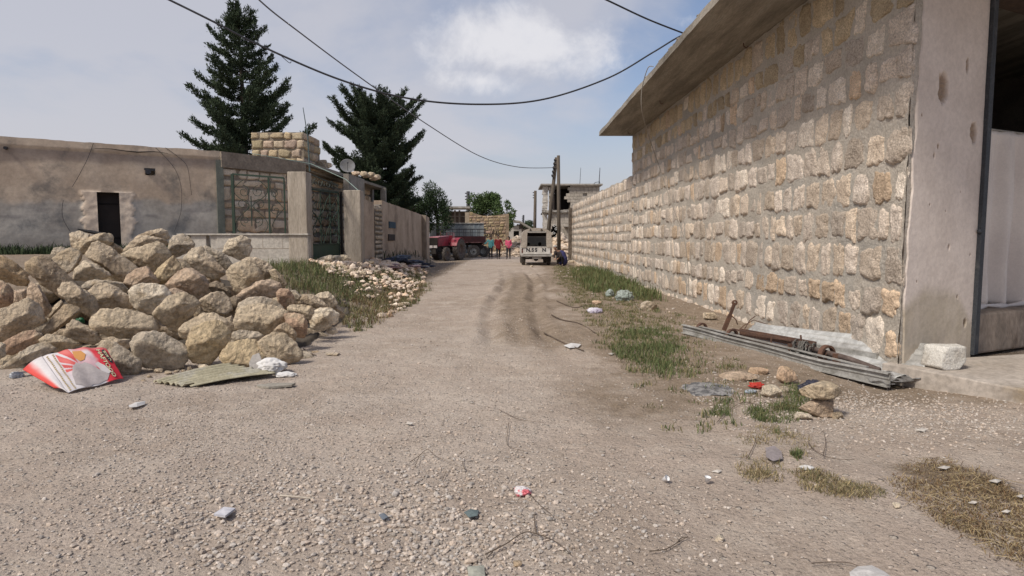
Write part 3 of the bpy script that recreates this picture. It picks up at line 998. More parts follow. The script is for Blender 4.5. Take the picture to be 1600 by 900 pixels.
def on_house(px, py, back=0.0):
    d = P(px, py, 1.0) - Vector((0, 0, CAM_H)); o_ = Vector((0, 0, CAM_H)); q = H0 - hn * back
    w = o_ + d * ((q - o_).dot(hn) / d.dot(hn))
    return (w - H0).dot(hd), w.z, w


# front sheet, pierced by the doorway and the vent
dl, _, _ = on_house(153, 340); dr, dt, _ = on_house(186, 301); db = 0.9
vl, vt, _ = on_house(226, 263); vr, vb, _ = on_house(242, 274)
su = np.unique(np.concatenate([np.linspace(0, HL, 260), [dl, dr]])); sv = np.unique(np.concatenate([np.linspace(0.3, HT, 90), [dt]]))
S, Z = np.meshgrid(su, sv, indexing='ij')
topw = 0.03 * fbm2(S * 2.5, S * 0, 3, 81) * (Z > HT - 0.06)
n1_ = fbm2(S * 0.45, Z * 0.8, 4, 82); n2_ = fbm2(S * 1.6, Z * 1.6, 4, 83)
D = 0.02 * fbm2(S * 1.2, Z * 1.2, 4, 84)
# broken mouth of render round the doorway shows pale patching
px_, pz_ = (dl + dr) / 2, dt
patch = (np.abs(S - px_) < 0.70 + 0.22 * fbm2(Z * 3, S * 0, 3, 86)) & (np.abs(S - px_) > 0.2) & (Z < dt + 0.02 + 0.04 * fbm2(S * 4, Z * 0, 2, 3))
grey = 1 - smooth(Z + 0.40 * n1_ + 0.22 * n2_ - 0.02 * S, 2.4, 2.62)
lowb = 1 - smooth(Z + 0.25 * n2_ + 0.1 * n1_, 1.25, 1.65)
topb = smooth(Z + 0.28 * n1_, 3.8, 4.0) * (1 - smooth(Z, 4.28, 4.34))
streak = smooth(fbm2(S * 0.8, Z * 4.5, 4, 88), 0.12, 0.45) * np.exp(-((Z - 2.15) / 0.45) ** 2)
cc = np.ones(S.shape + (3,))
cc = cc * (1 - grey[..., None] * (1 - np.array([0.82, 0.93, 1.06])))
cc = cc * (1 - lowb[..., None] * (1 - np.array([0.72, 0.68, 0.66])) * 0.8)
cc = cc * (1 - topb[..., None] * (1 - np.array([0.66, 0.66, 0.70])))
cc = cc * (1 - streak[..., None] * (1 - np.array([0.6, 0.6, 0.64])))
cc = cc * (1 + 0.16 * n2_[..., None])
cc = np.where(patch[..., None], np.array([1.35, 1.38, 1.42]), cc)
D = np.where(patch, 0.05 + 0.02 * fbm2(S * 7, Z * 7, 2, 85), D)
D = D + 0.05 * (Z > 4.36)       # the coping line stands proud
pos = np.array(H0) + S[..., None] * np.array(hd) + (Z + topw)[..., None] * np.array([0, 0, 1.]) + D[..., None] * np.array(hn)
Fc = grid_faces(len(su), len(sv))
nvv = len(sv); ii = Fc[:, 0] // nvv; jj = Fc[:, 0] % nvv
ms = (su[ii] + su[ii + 1]) / 2; mz = (sv[jj] + sv[jj + 1]) / 2
keepf = ~((ms > dl) & (ms < dr) & (mz < dt)) & ~((ms > vl) & (ms < vr) & (mz < vt) & (mz > vb))
npmesh('rendered_front', pos.reshape(-1, 3), Fc[keepf], M_mud, parent=house, col=cc.reshape(-1, 3), smooth=True, world=True)


def hp(s, z, out=0.0):
    return H0 + hd * s + hn * out + Vector((0, 0, z))


b = MB()
zc = (HT + 0.2) / 2 - 0.02
for s0, s1, z0, z1 in ((-0.0, dl, 0.2, HT - 0.1), (dr, vl, 0.2, HT - 0.1), (vr, HL, 0.2, HT - 0.1), (dl, dr, dt, HT - 0.1), (vl, vr, 0.2, vb), (vl, vr, vt, HT - 0.1)):
    b.span(hp(s0, (z0 + z1) / 2, -0.27), hp(s1, (z0 + z1) / 2, -0.27), 0.46, z1 - z0)
M_jamb = mat('rough_render_core', (0.36, 0.325, 0.28), (0.28, 0.25, 0.21), bump=0.7, bscale=10)
b.build('wall_core', M_jamb, house, world=True)
b = MB(); b.span(hp(dl, 1.9, -0.40), hp(dr, 1.9, -0.40), 0.05, 2.9)
door = b.build('door', mat('dark_brown_sheet_door', (0.040, 0.030, 0.026), (0.028, 0.022, 0.02), scale=2, rough=0.7, fine=0.03), house, world=True)
for zz in (1.5, 2.65):
    b = MB(); b.span(hp(dl + 0.02, zz, -0.365), hp(dr - 0.02, zz, -0.365), 0.02, 0.05)
    b.build('door_rail', M_dark, door)
vh = on_house(232, 268)[0]
b = MB(); b.tube([hp(vh, (vt + vb) / 2 - 0.01, -0.3), hp(vh - 0.02, (vt + vb) / 2, 0.10)], 0.09, 10)
b.span(hp(vl - 0.02, vt - 0.03, 0.06), hp(vr, vt - 0.05, 0.06), 0.06, 0.06)
b.build('flue_pipe', M_black, house, world=True)
# second spout hole further left
v2 = on_house(10, 231)
b = MB(); b.tube([hp(v2[0], v2[1], -0.1), hp(v2[0] - 0.02, v2[1] - 0.02, 0.16)], 0.05, 8); b.build('rain_spout', M_black, house, world=True)
# hanging wires on the render
for pts in ([(146, 224), (137, 248), (123, 275), (113, 292)], [(99, 313), (97, 330), (100, 345), (110, 362)], [(243, 231), (262, 250), (276, 270), (283, 295), (283, 325), (280, 340), (272, 362)],
            [(258, 231), (275, 243), (291, 258), (296, 280), (299, 305)]):
    b = MB(); b.tube(spline([on_house(x, y)[2] + hn * 0.06 for x, y in pts], 6), 0.007, 5)
    b.build('wire', M_cable, house, world=True)
# crack under coping
cr_ = MB(); cr_.tube([on_house(x, y)[2] + hn * 0.055 for x, y in [(148, 232), (175, 233), (195, 236), (215, 238), (240, 237), (262, 240)]], [0.006, 0.01, 0.014, 0.02, 0.012, 0.005], 5)
cr_.build('crack', M_dark, house, world=True)
# grass-tinged vertical cement edge where render meets stone
b = MB(); b.span(hp(HL - 0.02, 0.5, 0.02), hp(HL - 0.02, 4.3, 0.02), 0.24, 0.12, up=tuple(hn))
b.build('corner_render_strip', mat('greenish_cement', (0.17, 0.175, 0.15), (0.12, 0.13, 0.11), scale=3, bump=0.5), house, world=True)

# stone end, frontal
sd2 = (H3 - H2).normalized(); sn2 = Vector((sd2.y, -sd2.x, 0)); L2 = (H3 - H2).length


def tone_house(rr, s, z):
    b_ = rr.uniform(0.78, 1.2); w = rr.uniform(0, 1)
    if rr.rand() < 0.3:
        return b_ * 1.0, b_ * 0.84, b_ * 0.66
    return b_, b_ * (0.97 - 0.06 * w), b_ * (0.92 - 0.16 * w)


rr_rows = mk_rows(0.4, 4.05, 0.40, 31, .3)
M_keep = M_wallstone
stonework('stone_end_wall', house, (H2.x, H2.y, 0), tuple(sd2), tuple(sn2), L2, rr_rows, (0.02, 0.05), (0.25, 0.75), lambda s: 10, tone_house, prot=0.035, seed=41, rot_jit=0.16)
b = MB(); b.span(H2 + Vector((0, 0, 2.3)) - sn2 * 0.22, H3 + Vector((0, 0, 2.3)) - sn2 * 0.22, 0.42, 4.2)
b.span(H2 + Vector((0, 0, 4.33)) - sn2 * 0.10, H3 + Vector((0, 0, 4.30)) - sn2 * 0.10, 0.45, 0.56)
b.build('stone_end_core', mat('dark_joint_earth', (0.30, 0.25, 0.195), (0.22, 0.18, 0.14), bump=1.0, bscale=9), house, world=True)
# receding street side: wall set back under a concrete slab
H4 = P(603, 300, 39.5); H4.z = 0
rdv = (H4 - H3).normalized(); rn = Vector((rdv.y, -rdv.x, 0))
L3 = (H4 - H3).length
b = MB()
b.span(H3 - rn * 1.2 + Vector((0, 0, 4.56)), H4 - rn * 1.2 + Vector((0, 0, 4.53)), 2.4, 0.14)
b.build('porch_slab', M_soffit, house, world=True)
stonework('porch_back_wall', house, tuple(H3 - rn * 0.95), tuple(rdv), tuple(rn), L3, mk_rows(0.5, 4.5, 0.4, 33), (0.02, 0.05), (0.3, 0.7), lambda s: 6, tone_house, prot=0.05, seed=43)
M_gpr = mat('grey_porch_render', (0.27, 0.255, 0.235), (0.2, 0.19, 0.175), scale=1, bump=0.5)
b = MB(); b.span(H3 - rn * 1.2 + Vector((0, 0, 2.25)), H4 - rn * 1.2 + Vector((0, 0, 2.25)), 0.4, 4.4)
b.build('porch_wall_core', M_gpr, house, world=True)
b = MB(); b.span(H0 - hn * 6 + Vector((0, 0, 2.2)), H0 - hn * 0.5 + Vector((0, 0, 2.2)), 0.4, 4.3)
b.build('side_wall', M_gpr, house, world=True)
b = MB(); b.span(H4 - rn * 0.8 + Vector((0, 0, 2.3)), H4 - rn * 7 + Vector((0, 0, 2.3)), 0.4, 4.4)
b.build('far_end_wall', M_gpr, house, world=True)
rf = MB()
poly = [H0 - hn * 0.1, H2 - hn * 0.1, H3 - sn2 * 0.2, H3 + rdv * 2 - rn * 0.4, H4 - rn * 0.9, H4 - rn * 7, H0 - hn * 7]
k = len(poly)
rf.add([p + Vector((0, 0, 4.50)) for p in poly] + [p + Vector((0, 0, 4.36)) for p in poly], [tuple(range(k)), tuple(range(2 * k - 1, k - 1, -1))] + [(i, i + k, (i + 1) % k + k, (i + 1) % k) for i in range(k)])
rf.build('flat_roof', M_concrete, house, world=True)
# porch posts and infill
b = MB(); p0 = P(541, 300, 30.2); p1 = P(566, 300, 33.2)
b.span((p0.x, p0.y, 2.45), (p1.x, p1.y, 2.45), 0.25, 4.1)
b.build('porch_infill_wall', M_concrete, house, world=True)
b = MB(); p0 = P(599, 300, 38.8); b.box((p0.x, p0.y, 2.5), (0.3, 0.3, 4.0))
b.build('porch_post', M_concrete, house, world=True)

# masonry box on the roof
cb0 = P(393, 240, 27.0); cb1 = P(475, 240, 27.0); zt = P(433, 206, 27).z
box = thing('roof_masonry_box', 'square box of tan stone blocks on the house roof before the taller conifer', 'masonry box', (cb0.x, 27, 4.5))


def tone_box(rr, s, z):
    b_ = rr.uniform(0.62, 0.98)
    return b_, b_ * rr.uniform(0.84, 0.93), b_ * rr.uniform(0.62, 0.8)


rb = mk_rows(4.42, zt, 0.40, 51)
wdt = cb1.x - cb0.x
stonework('front_stones', box, (cb0.x, 27.0, 0), (1, 0, 0), (0, -1, 0), wdt, rb, (0.01, 0.03), (0.32, 0.6), lambda s: 8, tone_box, prot=0.05, seed=52, rot_jit=0.04)
stonework('side_stones', box, (cb1.x, 27.0, 0), (0, 1, 0), (1, 0, 0), 2.2, rb, (0.01, 0.03), (0.32, 0.6), lambda s: 8, tone_box, prot=0.05, seed=53, rot_jit=0.04)
b = MB(); b.box((cb0.x + wdt / 2, 27.0 + 1.12, (4.4 + zt) / 2 + 0.0), (wdt - 0.02, 2.2, zt - 4.4 - 0.03))
b.build('box_core', mat('box_joint', (0.27, 0.22, 0.165), (0.2, 0.165, 0.125), bump=1), box, world=True)

# thin mast beside it
m = MB(); m.tube([P(484, 268, 26.0), P(481, 215, 26.0), P(473.5, 168, 26.0)], [0.03, 0.022, 0.014], 6)
m.tube([P(479, 206, 26), P(484, 203, 26), P(487, 206, 26)], 0.02, 5)
o = m.build('roof_mast', mat('mast_green', (0.10, 0.15, 0.15), (0.07, 0.09, 0.09)))
tag(o, 'thin leaning mast rising beside the masonry box on the house roof', 'mast')
# cable along the roof edge from the mast
m = MB(); m.tube([P(393, 240, 25.0), P(430, 246, 25.3), P(486, 256, 25.6), P(540, 280, 24), P(566, 303, 21.3)], 0.014, 5)
o = m.build('roof_edge_cable', mat('pale_green_wire', (0.25, 0.32, 0.29)))
tag(o, 'pale green wire sagging along the house roof edge above the gate', 'wire')
# satellite dish
dsh = thing('satellite_dish', 'grey satellite dish on the house roof before the shorter conifer', 'satellite dish', tuple(P(543, 275, 31.5)))
dc = P(543, 260, 31.5)
ax = Vector((0.25, -0.85, 0.35)).normalized()
d_ = MB(); d_.lathe([(0.001, 0.0), (0.12, 0.008), (0.24, 0.035), (0.34, 0.075), (0.36, 0.085), (0.355, 0.07), (0.24, 0.02), (0.001, -0.015)], dc, ax, 24)
d_.build('reflector', mat('dish_grey', (0.22, 0.22, 0.225), (0.17, 0.165, 0.16)), dsh, smooth=True, world=True)
d_ = MB(); d_.tube([dc - ax * 0.02, dc - ax * 0.1 + Vector((0, 0, -0.1)), P(543, 280, 31.6)], 0.025, 6); d_.build('dish_mast', M_frame, dsh, world=True)
d_ = MB(); d_.tube([dc + Vector((0, 0, -0.33)) + ax * 0.08, dc + ax * 0.38], 0.012, 5); d_.ball(dc + ax * 0.38, 0.04, 8, 5); d_.build('feed_arm', M_frame, dsh, world=True)

# ------------------------------------------------------------------ garden front: low wall, trellis, gate posts, gate
M_gp = mat('gate_pier_concrete', (0.44, 0.38, 0.31), (0.34, 0.29, 0.23), scale=1.5, bump=0.5, bscale=12, c3=(0.17, 0.15, 0.125), s3=0.8, lo3=0.55, hi3=0.72, stretch=(3, 3, 0.5))
GY_ = 18.0
lw = thing('low_garden_wall', 'low pale block garden wall with a flat coping below the iron trellis', 'wall', (-8.0, GY_, 0.9))
q0 = P(338, 365, GY_); q1 = P(481, 365, GY_); qz = q1.z
xa = P(278, 365, GY_).x
b = MB(); b.box(((q0.x + q1.x) / 2, GY_ + 0.14, (0.3 + qz - 0.05) / 2), (q1.x - q0.x, 0.26, qz - 0.35))
M_blk = mat('pale_block_render', (0.50, 0.46, 0.40), (0.41, 0.37, 0.32), scale=1.4, bump=0.4, bscale=10, c3=(0.26, 0.235, 0.205), s3=0.8, lo3=0.55, hi3=0.7)
b.build('block_wall', M_blk, lw, world=True, bevel=0.01)
b = MB(); b.box(((xa + q1.x) / 2, GY_ + 0.13, qz - 0.022), (q1.x - xa + 0.04, 0.34, 0.045)); b.build('coping', M_blk, lw, world=True, bevel=0.006)
for px in (283, 312, 336):
    q = P(px, 370, GY_ + 0.1); b = MB(); b.box((q.x, GY_ + 0.14, (0.3 + qz - 0.045) / 2), (0.42 if px != 336 else 0.2, 0.22, qz - 0.345)); b.build('block_pier', M_blk, lw, world=True, bevel=0.008)
b = MB()
zj = P(400, 388, GY_).z
b.box(((q0.x + q1.x) / 2, GY_ + 0.012, zj), (q1.x - q0.x - 0.02, 0.016, 0.018))
for px in (375, 410, 441, 466):
    b.box((P(px, 380, GY_).x, GY_ + 0.012, (zj + qz - 0.05) / 2), (0.012, 0.012, qz - 0.05 - zj - 0.02))
b.build('block_joints', M_gp, lw, world=True)


def scroll(c, r0, a0, turns, u, w, n=22, flip=1):
    pts = []
    for i in range(n + 1):
        t = i / n
        a = a0 + flip * turns * 2 * math.pi * t
        r = r0 * (1 - 0.78 * t)
        pts.append(Vector(c) + Vector(u) * (r * math.cos(a)) + Vector(w) * (r * math.sin(a)))
    return pts


def ironwork(mb, o, u, w, W, H, cols, r=0.011):
    """mirrored hearts and scrolls between upright bars: o is the lower left corner"""
    o = Vector(o); u = Vector(u); w = Vector(w)
    cw = W / cols
    for i in range(cols):
        c0 = o + u * (cw * (i + 0.5))
        for s_ in (-1, 1):
            # tall S that opens from the middle of the panel
            pts = []
            for k_ in range(19):
                t = k_ / 18
                x = s_ * cw * (0.03 + 0.44 * math.sin(t * math.pi * 0.85) ** 1.2)
                pts.append(c0 + u * x + w * (H * (0.48 + 0.44 * t)))
            mb.tube(pts, r, 5)
            pts = []
            for k_ in range(19):
                t = k_ / 18
                x = s_ * cw * (0.03 + 0.42 * math.sin(t * math.pi * 0.7) ** 1.4)
                pts.append(c0 + u * x + w * (H * (0.48 - 0.46 * t)))
            mb.tube(pts, r, 5)
            mb.tube(scroll(c0 + u * (s_ * cw * 0.20) + w * (H * 0.72), cw * 0.17, math.pi / 2, 1.3, u, w, flip=s_), r * 0.9, 5)
            mb.tube(scroll(c0 + u * (s_ * cw * 0.24) + w * (H * 0.50), cw * 0.20, -math.pi / 2, 1.3, u, w, flip=-s_), r * 0.9, 5)
            mb.tube(scroll(c0 + u * (s_ * cw * 0.18) + w * (H * 0.22), cw * 0.15, -math.pi / 2, 1.2, u, w, flip=s_), r * 0.9, 5)


tr = thing('iron_trellis', 'dark green wrought iron trellis panel standing on the low garden wall', 'trellis', tuple(P(364, 365, GY_ + 0.13)))
ty = GY_ + 0.13
tl = P(366, 365, ty); tr_ = P(446, 365, ty); ttop = P(366, 272, ty).z; tt2 = P(446, 278, ty).z
b = MB()
b.span((tl.x, ty, tl.z), (tl.x, ty, ttop), 0.075, 0.05, up=(0, -1, 0))
b.span((tr_.x, ty, tl.z), (tr_.x, ty, tt2), 0.035, 0.03, up=(0, -1, 0))
b.span((tl.x, ty, ttop), (tr_.x, ty, tt2), 0.04, 0.05)
mx = P(420, 300, ty).x; b.span((mx, ty, tl.z), (mx, ty, tt2 + 0.02), 0.045, 0.035, up=(0, -1, 0))
b.build('frame', M_green, tr, world=True)
b = MB(); ironwork(b, (tl.x, ty, tl.z), (1, 0, 0), (0, 0, 1), mx - tl.x, ttop - tl.z - 0.03, 1, 0.010)
ironwork(b, (mx, ty, tl.z), (1, 0, 0), (0, 0, 1), (tr_.x - mx) * 2, ttop - tl.z - 0.08, 1, 0.010) if False else None
cw2 = tr_.x - mx; hh2 = tt2 - tl.z
for s_ in (1,):
    b.tube([Vector((tr_.x - 0.02 - cw2 * 0.85 * math.sin(t / 18 * math.pi * 0.6), ty, tl.z + hh2 * (0.45 + 0.5 * t / 18))) for t in range(19)], 0.010, 5)
    b.tube([Vector((tr_.x - 0.02 - cw2 * 0.85 * math.sin(t / 18 * math.pi * 0.55), ty, tl.z + hh2 * (0.45 - 0.44 * t / 18))) for t in range(19)], 0.010, 5)
    b.tube(scroll((mx + 0.18, ty, tl.z + hh2 * 0.42), 0.15, 1.5, 1.3, (1, 0, 0), (0, 0, 1)), 0.009, 5)
    b.tube(scroll((mx + 0.14, ty, tl.z + hh2 * 0.72), 0.12, 1.5, 1.3, (1, 0, 0), (0, 0, 1), flip=-1), 0.009, 5)
b.span(((tl.x + mx) / 2, ty, tl.z + 0.2), ((tl.x + mx) / 2, ty, tl.z + 1.05), 0.022, 0.022, up=(0, -1, 0))
b.build('scrollwork', M_green, tr, world=True)

def pier_obj(name, label, pxa, pxb, top, Yf, dep_, tp=0.98):
    a = P(pxa, top, Yf); c_ = P(pxb, top, Yf)
    mb = MB(); mb.box(((a.x + c_.x) / 2, Yf + dep_ / 2, (a.z + 0.2) / 2), (c_.x - a.x, dep_, a.z - 0.2), taper=tp)
    o_ = mb.build(name, M_gp, bevel=0.02)
    return tag(o_, label, 'gate pier')


pier_obj('gate_pier', 'taller square concrete gate pier between the trellis and the gate', 448, 478, 268, 18.0, 0.50)
pier_obj('gate_pier', 'shorter square concrete gate pier at the far side of the gate', 536, 563, 297, 20.3, 0.50)

gt = thing('iron_gate', 'green iron garden gate with scrollwork above a solid lower panel', 'gate', (-5.75, 18.55, 0.8))
ga = P(486, 403, 18.6); gb = P(531, 400, 20.25); g0 = Vector((ga.x, 18.6, 0.86)); g1_ = Vector((gb.x, 20.25, 0.86))
gu = (g1_ - g0); gl = gu.length; gu.normalize(); gh = 2.05
b = MB()
for s_ in (0.02, gl - 0.02):
    b.span(g0 + gu * s_, g0 + gu * s_ + Vector((0, 0, gh)), 0.05, 0.05, up=(1, 0, 0))
for z in (0.0, 0.45, gh):
    b.span(g0 + Vector((0, 0, z)), g0 + gu * gl + Vector((0, 0, z)), 0.045, 0.05)
for s_ in (0.35, 0.68):
    b.span(g0 + gu * gl * s_ + Vector((0, 0, 0.45)), g0 + gu * gl * s_ + Vector((0, 0, gh)), 0.03, 0.03, up=(1, 0, 0))
b.build('gate_frame', M_green, gt, world=True)
b = MB(); b.span(g0 + Vector((0, 0, 0.225)), g0 + gu * gl + Vector((0, 0, 0.225)), 0.012, 0.41)
b.build('lower_panel', mat('green_sheet', (0.03, 0.065, 0.045), (0.045, 0.07, 0.05), rough=0.6), gt, world=True)
b = MB(); ironwork(b, g0 + Vector((0, 0, 0.45)), gu, (0, 0, 1), gl, gh - 0.47, 2, 0.013); b.build('scrollwork', M_green, gt, world=True)
b = MB(); pk = g0 + Vector((0, 0, gh + 0.02))
b.span(pk + Vector((0, 0, 0.03)), pk + gu * gl + Vector((0, 0, 0.03)), 0.03, 0.03)
b.span(pk + Vector((0, 0, 0.42)), pk + gu * gl + Vector((0, 0, 0.20)), 0.03, 0.03)
for i in range(7):
    x = gl * (0.06 + 0.14 * i)
    b.tube(scroll(pk + gu * x + Vector((0, 0, 0.2)), 0.12, 0.5, 1.1, gu, (0, 0, 1), n=14, flip=1 if i % 2 else -1), 0.011, 5)
b.build('overthrow', mat('grey_green_iron', (0.10, 0.11, 0.09), (0.06, 0.07, 0.06)), gt, world=True)
b = MB(); b.span(g1_ + Vector((0.06, 0.05, 0)), g1_ + Vector((0.06, 0.05, gh + 0.05)), 0.07, 0.07, up=(1, 0, 0)); b.build('hinge_post', M_dark, gt, world=True)
# (the second leaf stands open inside the yard)

# ------------------------------------------------------------------ compound wall along the track
M_cw = mat('tan_render', (0.47, 0.37, 0.28), (0.36, 0.28, 0.205), scale=0.8, bump=0.5, bscale=8, c3=(0.22, 0.165, 0.12), s3=0.75, lo3=0.48, hi3=0.72, fine=0.06)
cwl = thing('compound_wall', 'tan rendered compound wall with a strip of bare stones beyond the gate', 'wall', tuple(P(566, 400, 21)))


def seg(mb, pa, Ya, pb, Yb, za, zb_, th=0.3, z0=0.2, steps_=14, seed=0):
    a = P(pa, 372, Ya); c_ = P(pb, 372, Yb)
    a.z = c_.z = 0
    u = (c_ - a); L = u.length; u.normalize(); n = Vector((u.y, -u.x, 0))
    prev = None
    vs_ = []
    for i in range(steps_ + 1):
        t = i / steps_; zz = za + (zb_ - za) * t + 0.03 * float(fbm2(np.array([t * L * 2.0]), np.array([seed * 1.0]), 3, 90)[0])
        q = a + u * (L * t)
        vs_ += [q + Vector((0, 0, z0)), q + Vector((0, 0, zz)), q - n * th + Vector((0, 0, zz)), q - n * th + Vector((0, 0, z0))]
    fs = []
    for i in range(steps_):
        for k_ in range(3):
            A_ = i * 4 + k_
            fs.append((A_, A_ + 4, A_ + 5, A_ + 1))
    fs += [(0, 1, 2, 3), tuple(steps_ * 4 + k_ for k_ in (3, 2, 1, 0))]
    mb.add(vs_, fs)
    return a, u, n, L


b = MB(); seg(b, 567, 21.0, 585, 22.6, 2.78, 2.74, seed=1); b.build('near_panel', M_cw, cwl, world=True)
b = MB(); a_, u_, n_, l_ = seg(b, 586, 22.75, 597, 24.0, 2.55, 2.75, th=0.28, seed=2); b.build('stone_strip_core', mat('strip_joint', (0.17, 0.145, 0.115)), cwl, world=True)
stonework('bare_stone_strip', cwl, tuple(a_), tuple(u_), tuple(n_), l_, mk_rows(0.4, 2.7, 0.17, 61), (0.005, 0.02), (0.3, 0.9), lambda s: 6, lambda rr, s, z: (lambda q: (q, q * 0.94, q * 0.84))(rr.uniform(0.6, 1.0)), prot=0.05, seed=62)
b = MB(); a_, u_, n_, l_ = seg(b, 597.5, 24.1, 659, 35.2, 2.90, 2.78, steps_=40, seed=3); b.build('long_panel', M_cw, cwl, world=True)
CWA, CWU, CWN = a_, u_, n_
b = MB(); seg(b, 661, 35.5, 671, 38.0, 2.78, 2.72, seed=4); b.build('end_panel', M_cw, cwl, world=True)
b = MB(); q = P(660, 372, 35.35); b.box((q.x + 0.02, q.y, 1.5), (0.42, 0.30, 2.5)); b.build('pilaster', mat('pilaster_render', (0.2, 0.155, 0.12), (0.27, 0.22, 0.17), bump=0.4), cwl, world=True)


def on_cw(px, py):
    d = P(px, py, 1.0) - Vector((0, 0, CAM_H)); o_ = Vector((0, 0, CAM_H))
    return o_ + d * ((CWA - o_).dot(CWN) / d.dot(CWN))


def plaque(name, label, pxa, pxb, pya, pyb, m_, cat):
    a = on_cw(pxa, pya); c_ = on_cw(pxb, pyb)
    mb = MB(); mid = (a + c_) / 2
    L = Vector((c_.x - a.x, c_.y - a.y, 0)).length
    mb.span(mid - CWU * L / 2 + CWN * 0.02, mid + CWU * L / 2 + CWN * 0.02, 0.04, abs(a.z - c_.z))
    return tag(mb.build(name, m_, bevel=0.006), label, cat)


plaque('wall_panel', 'upper dark blue square plate on the tan compound wall', 607, 617, 346, 357, mat('blue_plate', (0.05, 0.09, 0.12), (0.03, 0.05, 0.07), scale=20, fine=0), 'plate')
plaque('wall_panel', 'lower brown-black square plate on the tan compound wall', 606, 616, 366, 376, mat('brown_plate', (0.05, 0.035, 0.03), (0.03, 0.025, 0.02), fine=0), 'plate')
# ------------------------------------------------------------------ rocks: closed polyhedra with the outlines seen, rounded and pitted
def sphere_pts(n):
    """quad-sphere style icosphere by subdivision"""
    v, f = ICV.copy(), ICF.copy()
    v = [tuple(x) for x in v]; f = [tuple(x) for x in f]
    for _ in range(n):
        cache = {}; nf = []

        def mid(a, b):
            k = (a, b) if a < b else (b, a)
            if k not in cache:
                m = np.array(v[a]) + np.array(v[b]); m /= np.linalg.norm(m); v.append(tuple(m)); cache[k] = len(v) - 1
            return cache[k]
        for a, b, c in f:
            ab, bc, ca = mid(a, b), mid(b, c), mid(c, a)
            nf += [(a, ab, ca), (b, bc, ab), (c, ca, bc), (ab, bc, ca)]
        f = nf
    return np.array(v), np.array(f)


SPH = {k: sphere_pts(k) for k in (2, 3, 4)}


def poly_rock(planes, size, lvl=4, seed=0, rough=0.03, soft=220):
    """planes: (normal, offset). radius in a direction = soft minimum over the planes"""
    D, Fc = SPH[lvl]
    Nn = np.array([p[0] for p in planes]); O = np.array([p[1] for p in planes])
    dots = D @ Nn.T
    inv = np.where(dots > 1e-3, dots / O[None], 0) * size            # 1/r, in units of size
    r = size / (np.sum(np.maximum(inv, 0) ** soft, 1) ** (1 / soft) + 1e-6)
    Pp = D * r[:, None]
    n = fbm(Pp / size * 2.2 + seed * 3.7, 3, seed % 50, 0.55) * rough * size
    n2 = fbm(Pp / size * 9 + seed * 1.3, 3, seed % 50 + 3, 0.65) * rough * 0.7 * size
    n2 -= np.maximum(0, fbm(Pp / size * 5 + seed, 2, seed % 50 + 9) - 0.25) * rough * 0.9 * size
    return Pp * (1 + ((n + n2) / np.maximum(r, 1e-3)))[:, None], Fc


def rand_rock(dims, seed, lvl=3, rough=0.03):
    rr = np.random.RandomState(seed)
    pl = []
    for _ in range(15):
        d = rr.normal(size=3); d /= np.linalg.norm(d)
        pl.append((d, rr.uniform(0.62, 0.98)))
    for ax in np.eye(3):
        pl += [(ax, rr.uniform(0.8, 1)), (-ax, rr.uniform(0.8, 1))]
    v, f = poly_rock(pl, 1.0, lvl, seed, rough * 1.6, 50)
    return v * np.array(dims) / 2, f


TONES = {'tan': (0.96, 0.89, 0.80), 'pale': (1.10, 1.05, 0.97), 'white': (1.35, 1.33, 1.28), 'grey': (0.90, 0.87, 0.83), 'yellow': (1.02, 0.92, 0.73), 'brown': (0.80, 0.71, 0.61),
         'ochre': (0.92, 0.77, 0.58), 'pink': (1.0, 0.88, 0.80), 'red': (0.84, 0.66, 0.57), "buff": (1.0, 0.93, 0.82), 'dark': (0.55, 0.50, 0.45), 'salmon': (1.02, 0.83, 0.70)}


def rock_col(v, tone, seed, tint=None):
    b = np.array(TONES[tone])[None] * np.ones((len(v), 1))
    n = fbm(v * 3.2 + seed, 4, 6, 0.6)
    b = b * (1 + 0.22 * n[:, None])
    w = smooth(fbm(v * 2.2 + seed * 2.1, 3, 8), 0.12, 0.42)[:, None]
    alt = {'red': (0.95, 0.88, 0.76), 'tan': (0.62, 0.54, 0.46), 'pale': (0.86, 0.72, 0.58), 'pink': (0.82, 0.66, 0.56)}.get(tone, (0.80, 0.70, 0.56))
    b = b * (1 - w * 0.7) + np.array(alt)[None] * w * 0.7
    return b


YB = [(-40, 612), (60, 604), (120, 600), (200, 592), (250, 586), (350, 576), (420, 574), (470, 570), (500, 545), (530, 520), (560, 500)]


def yb(x):
    return float(np.interp(x, [p[0] for p in YB], [p[1] for p in YB]))


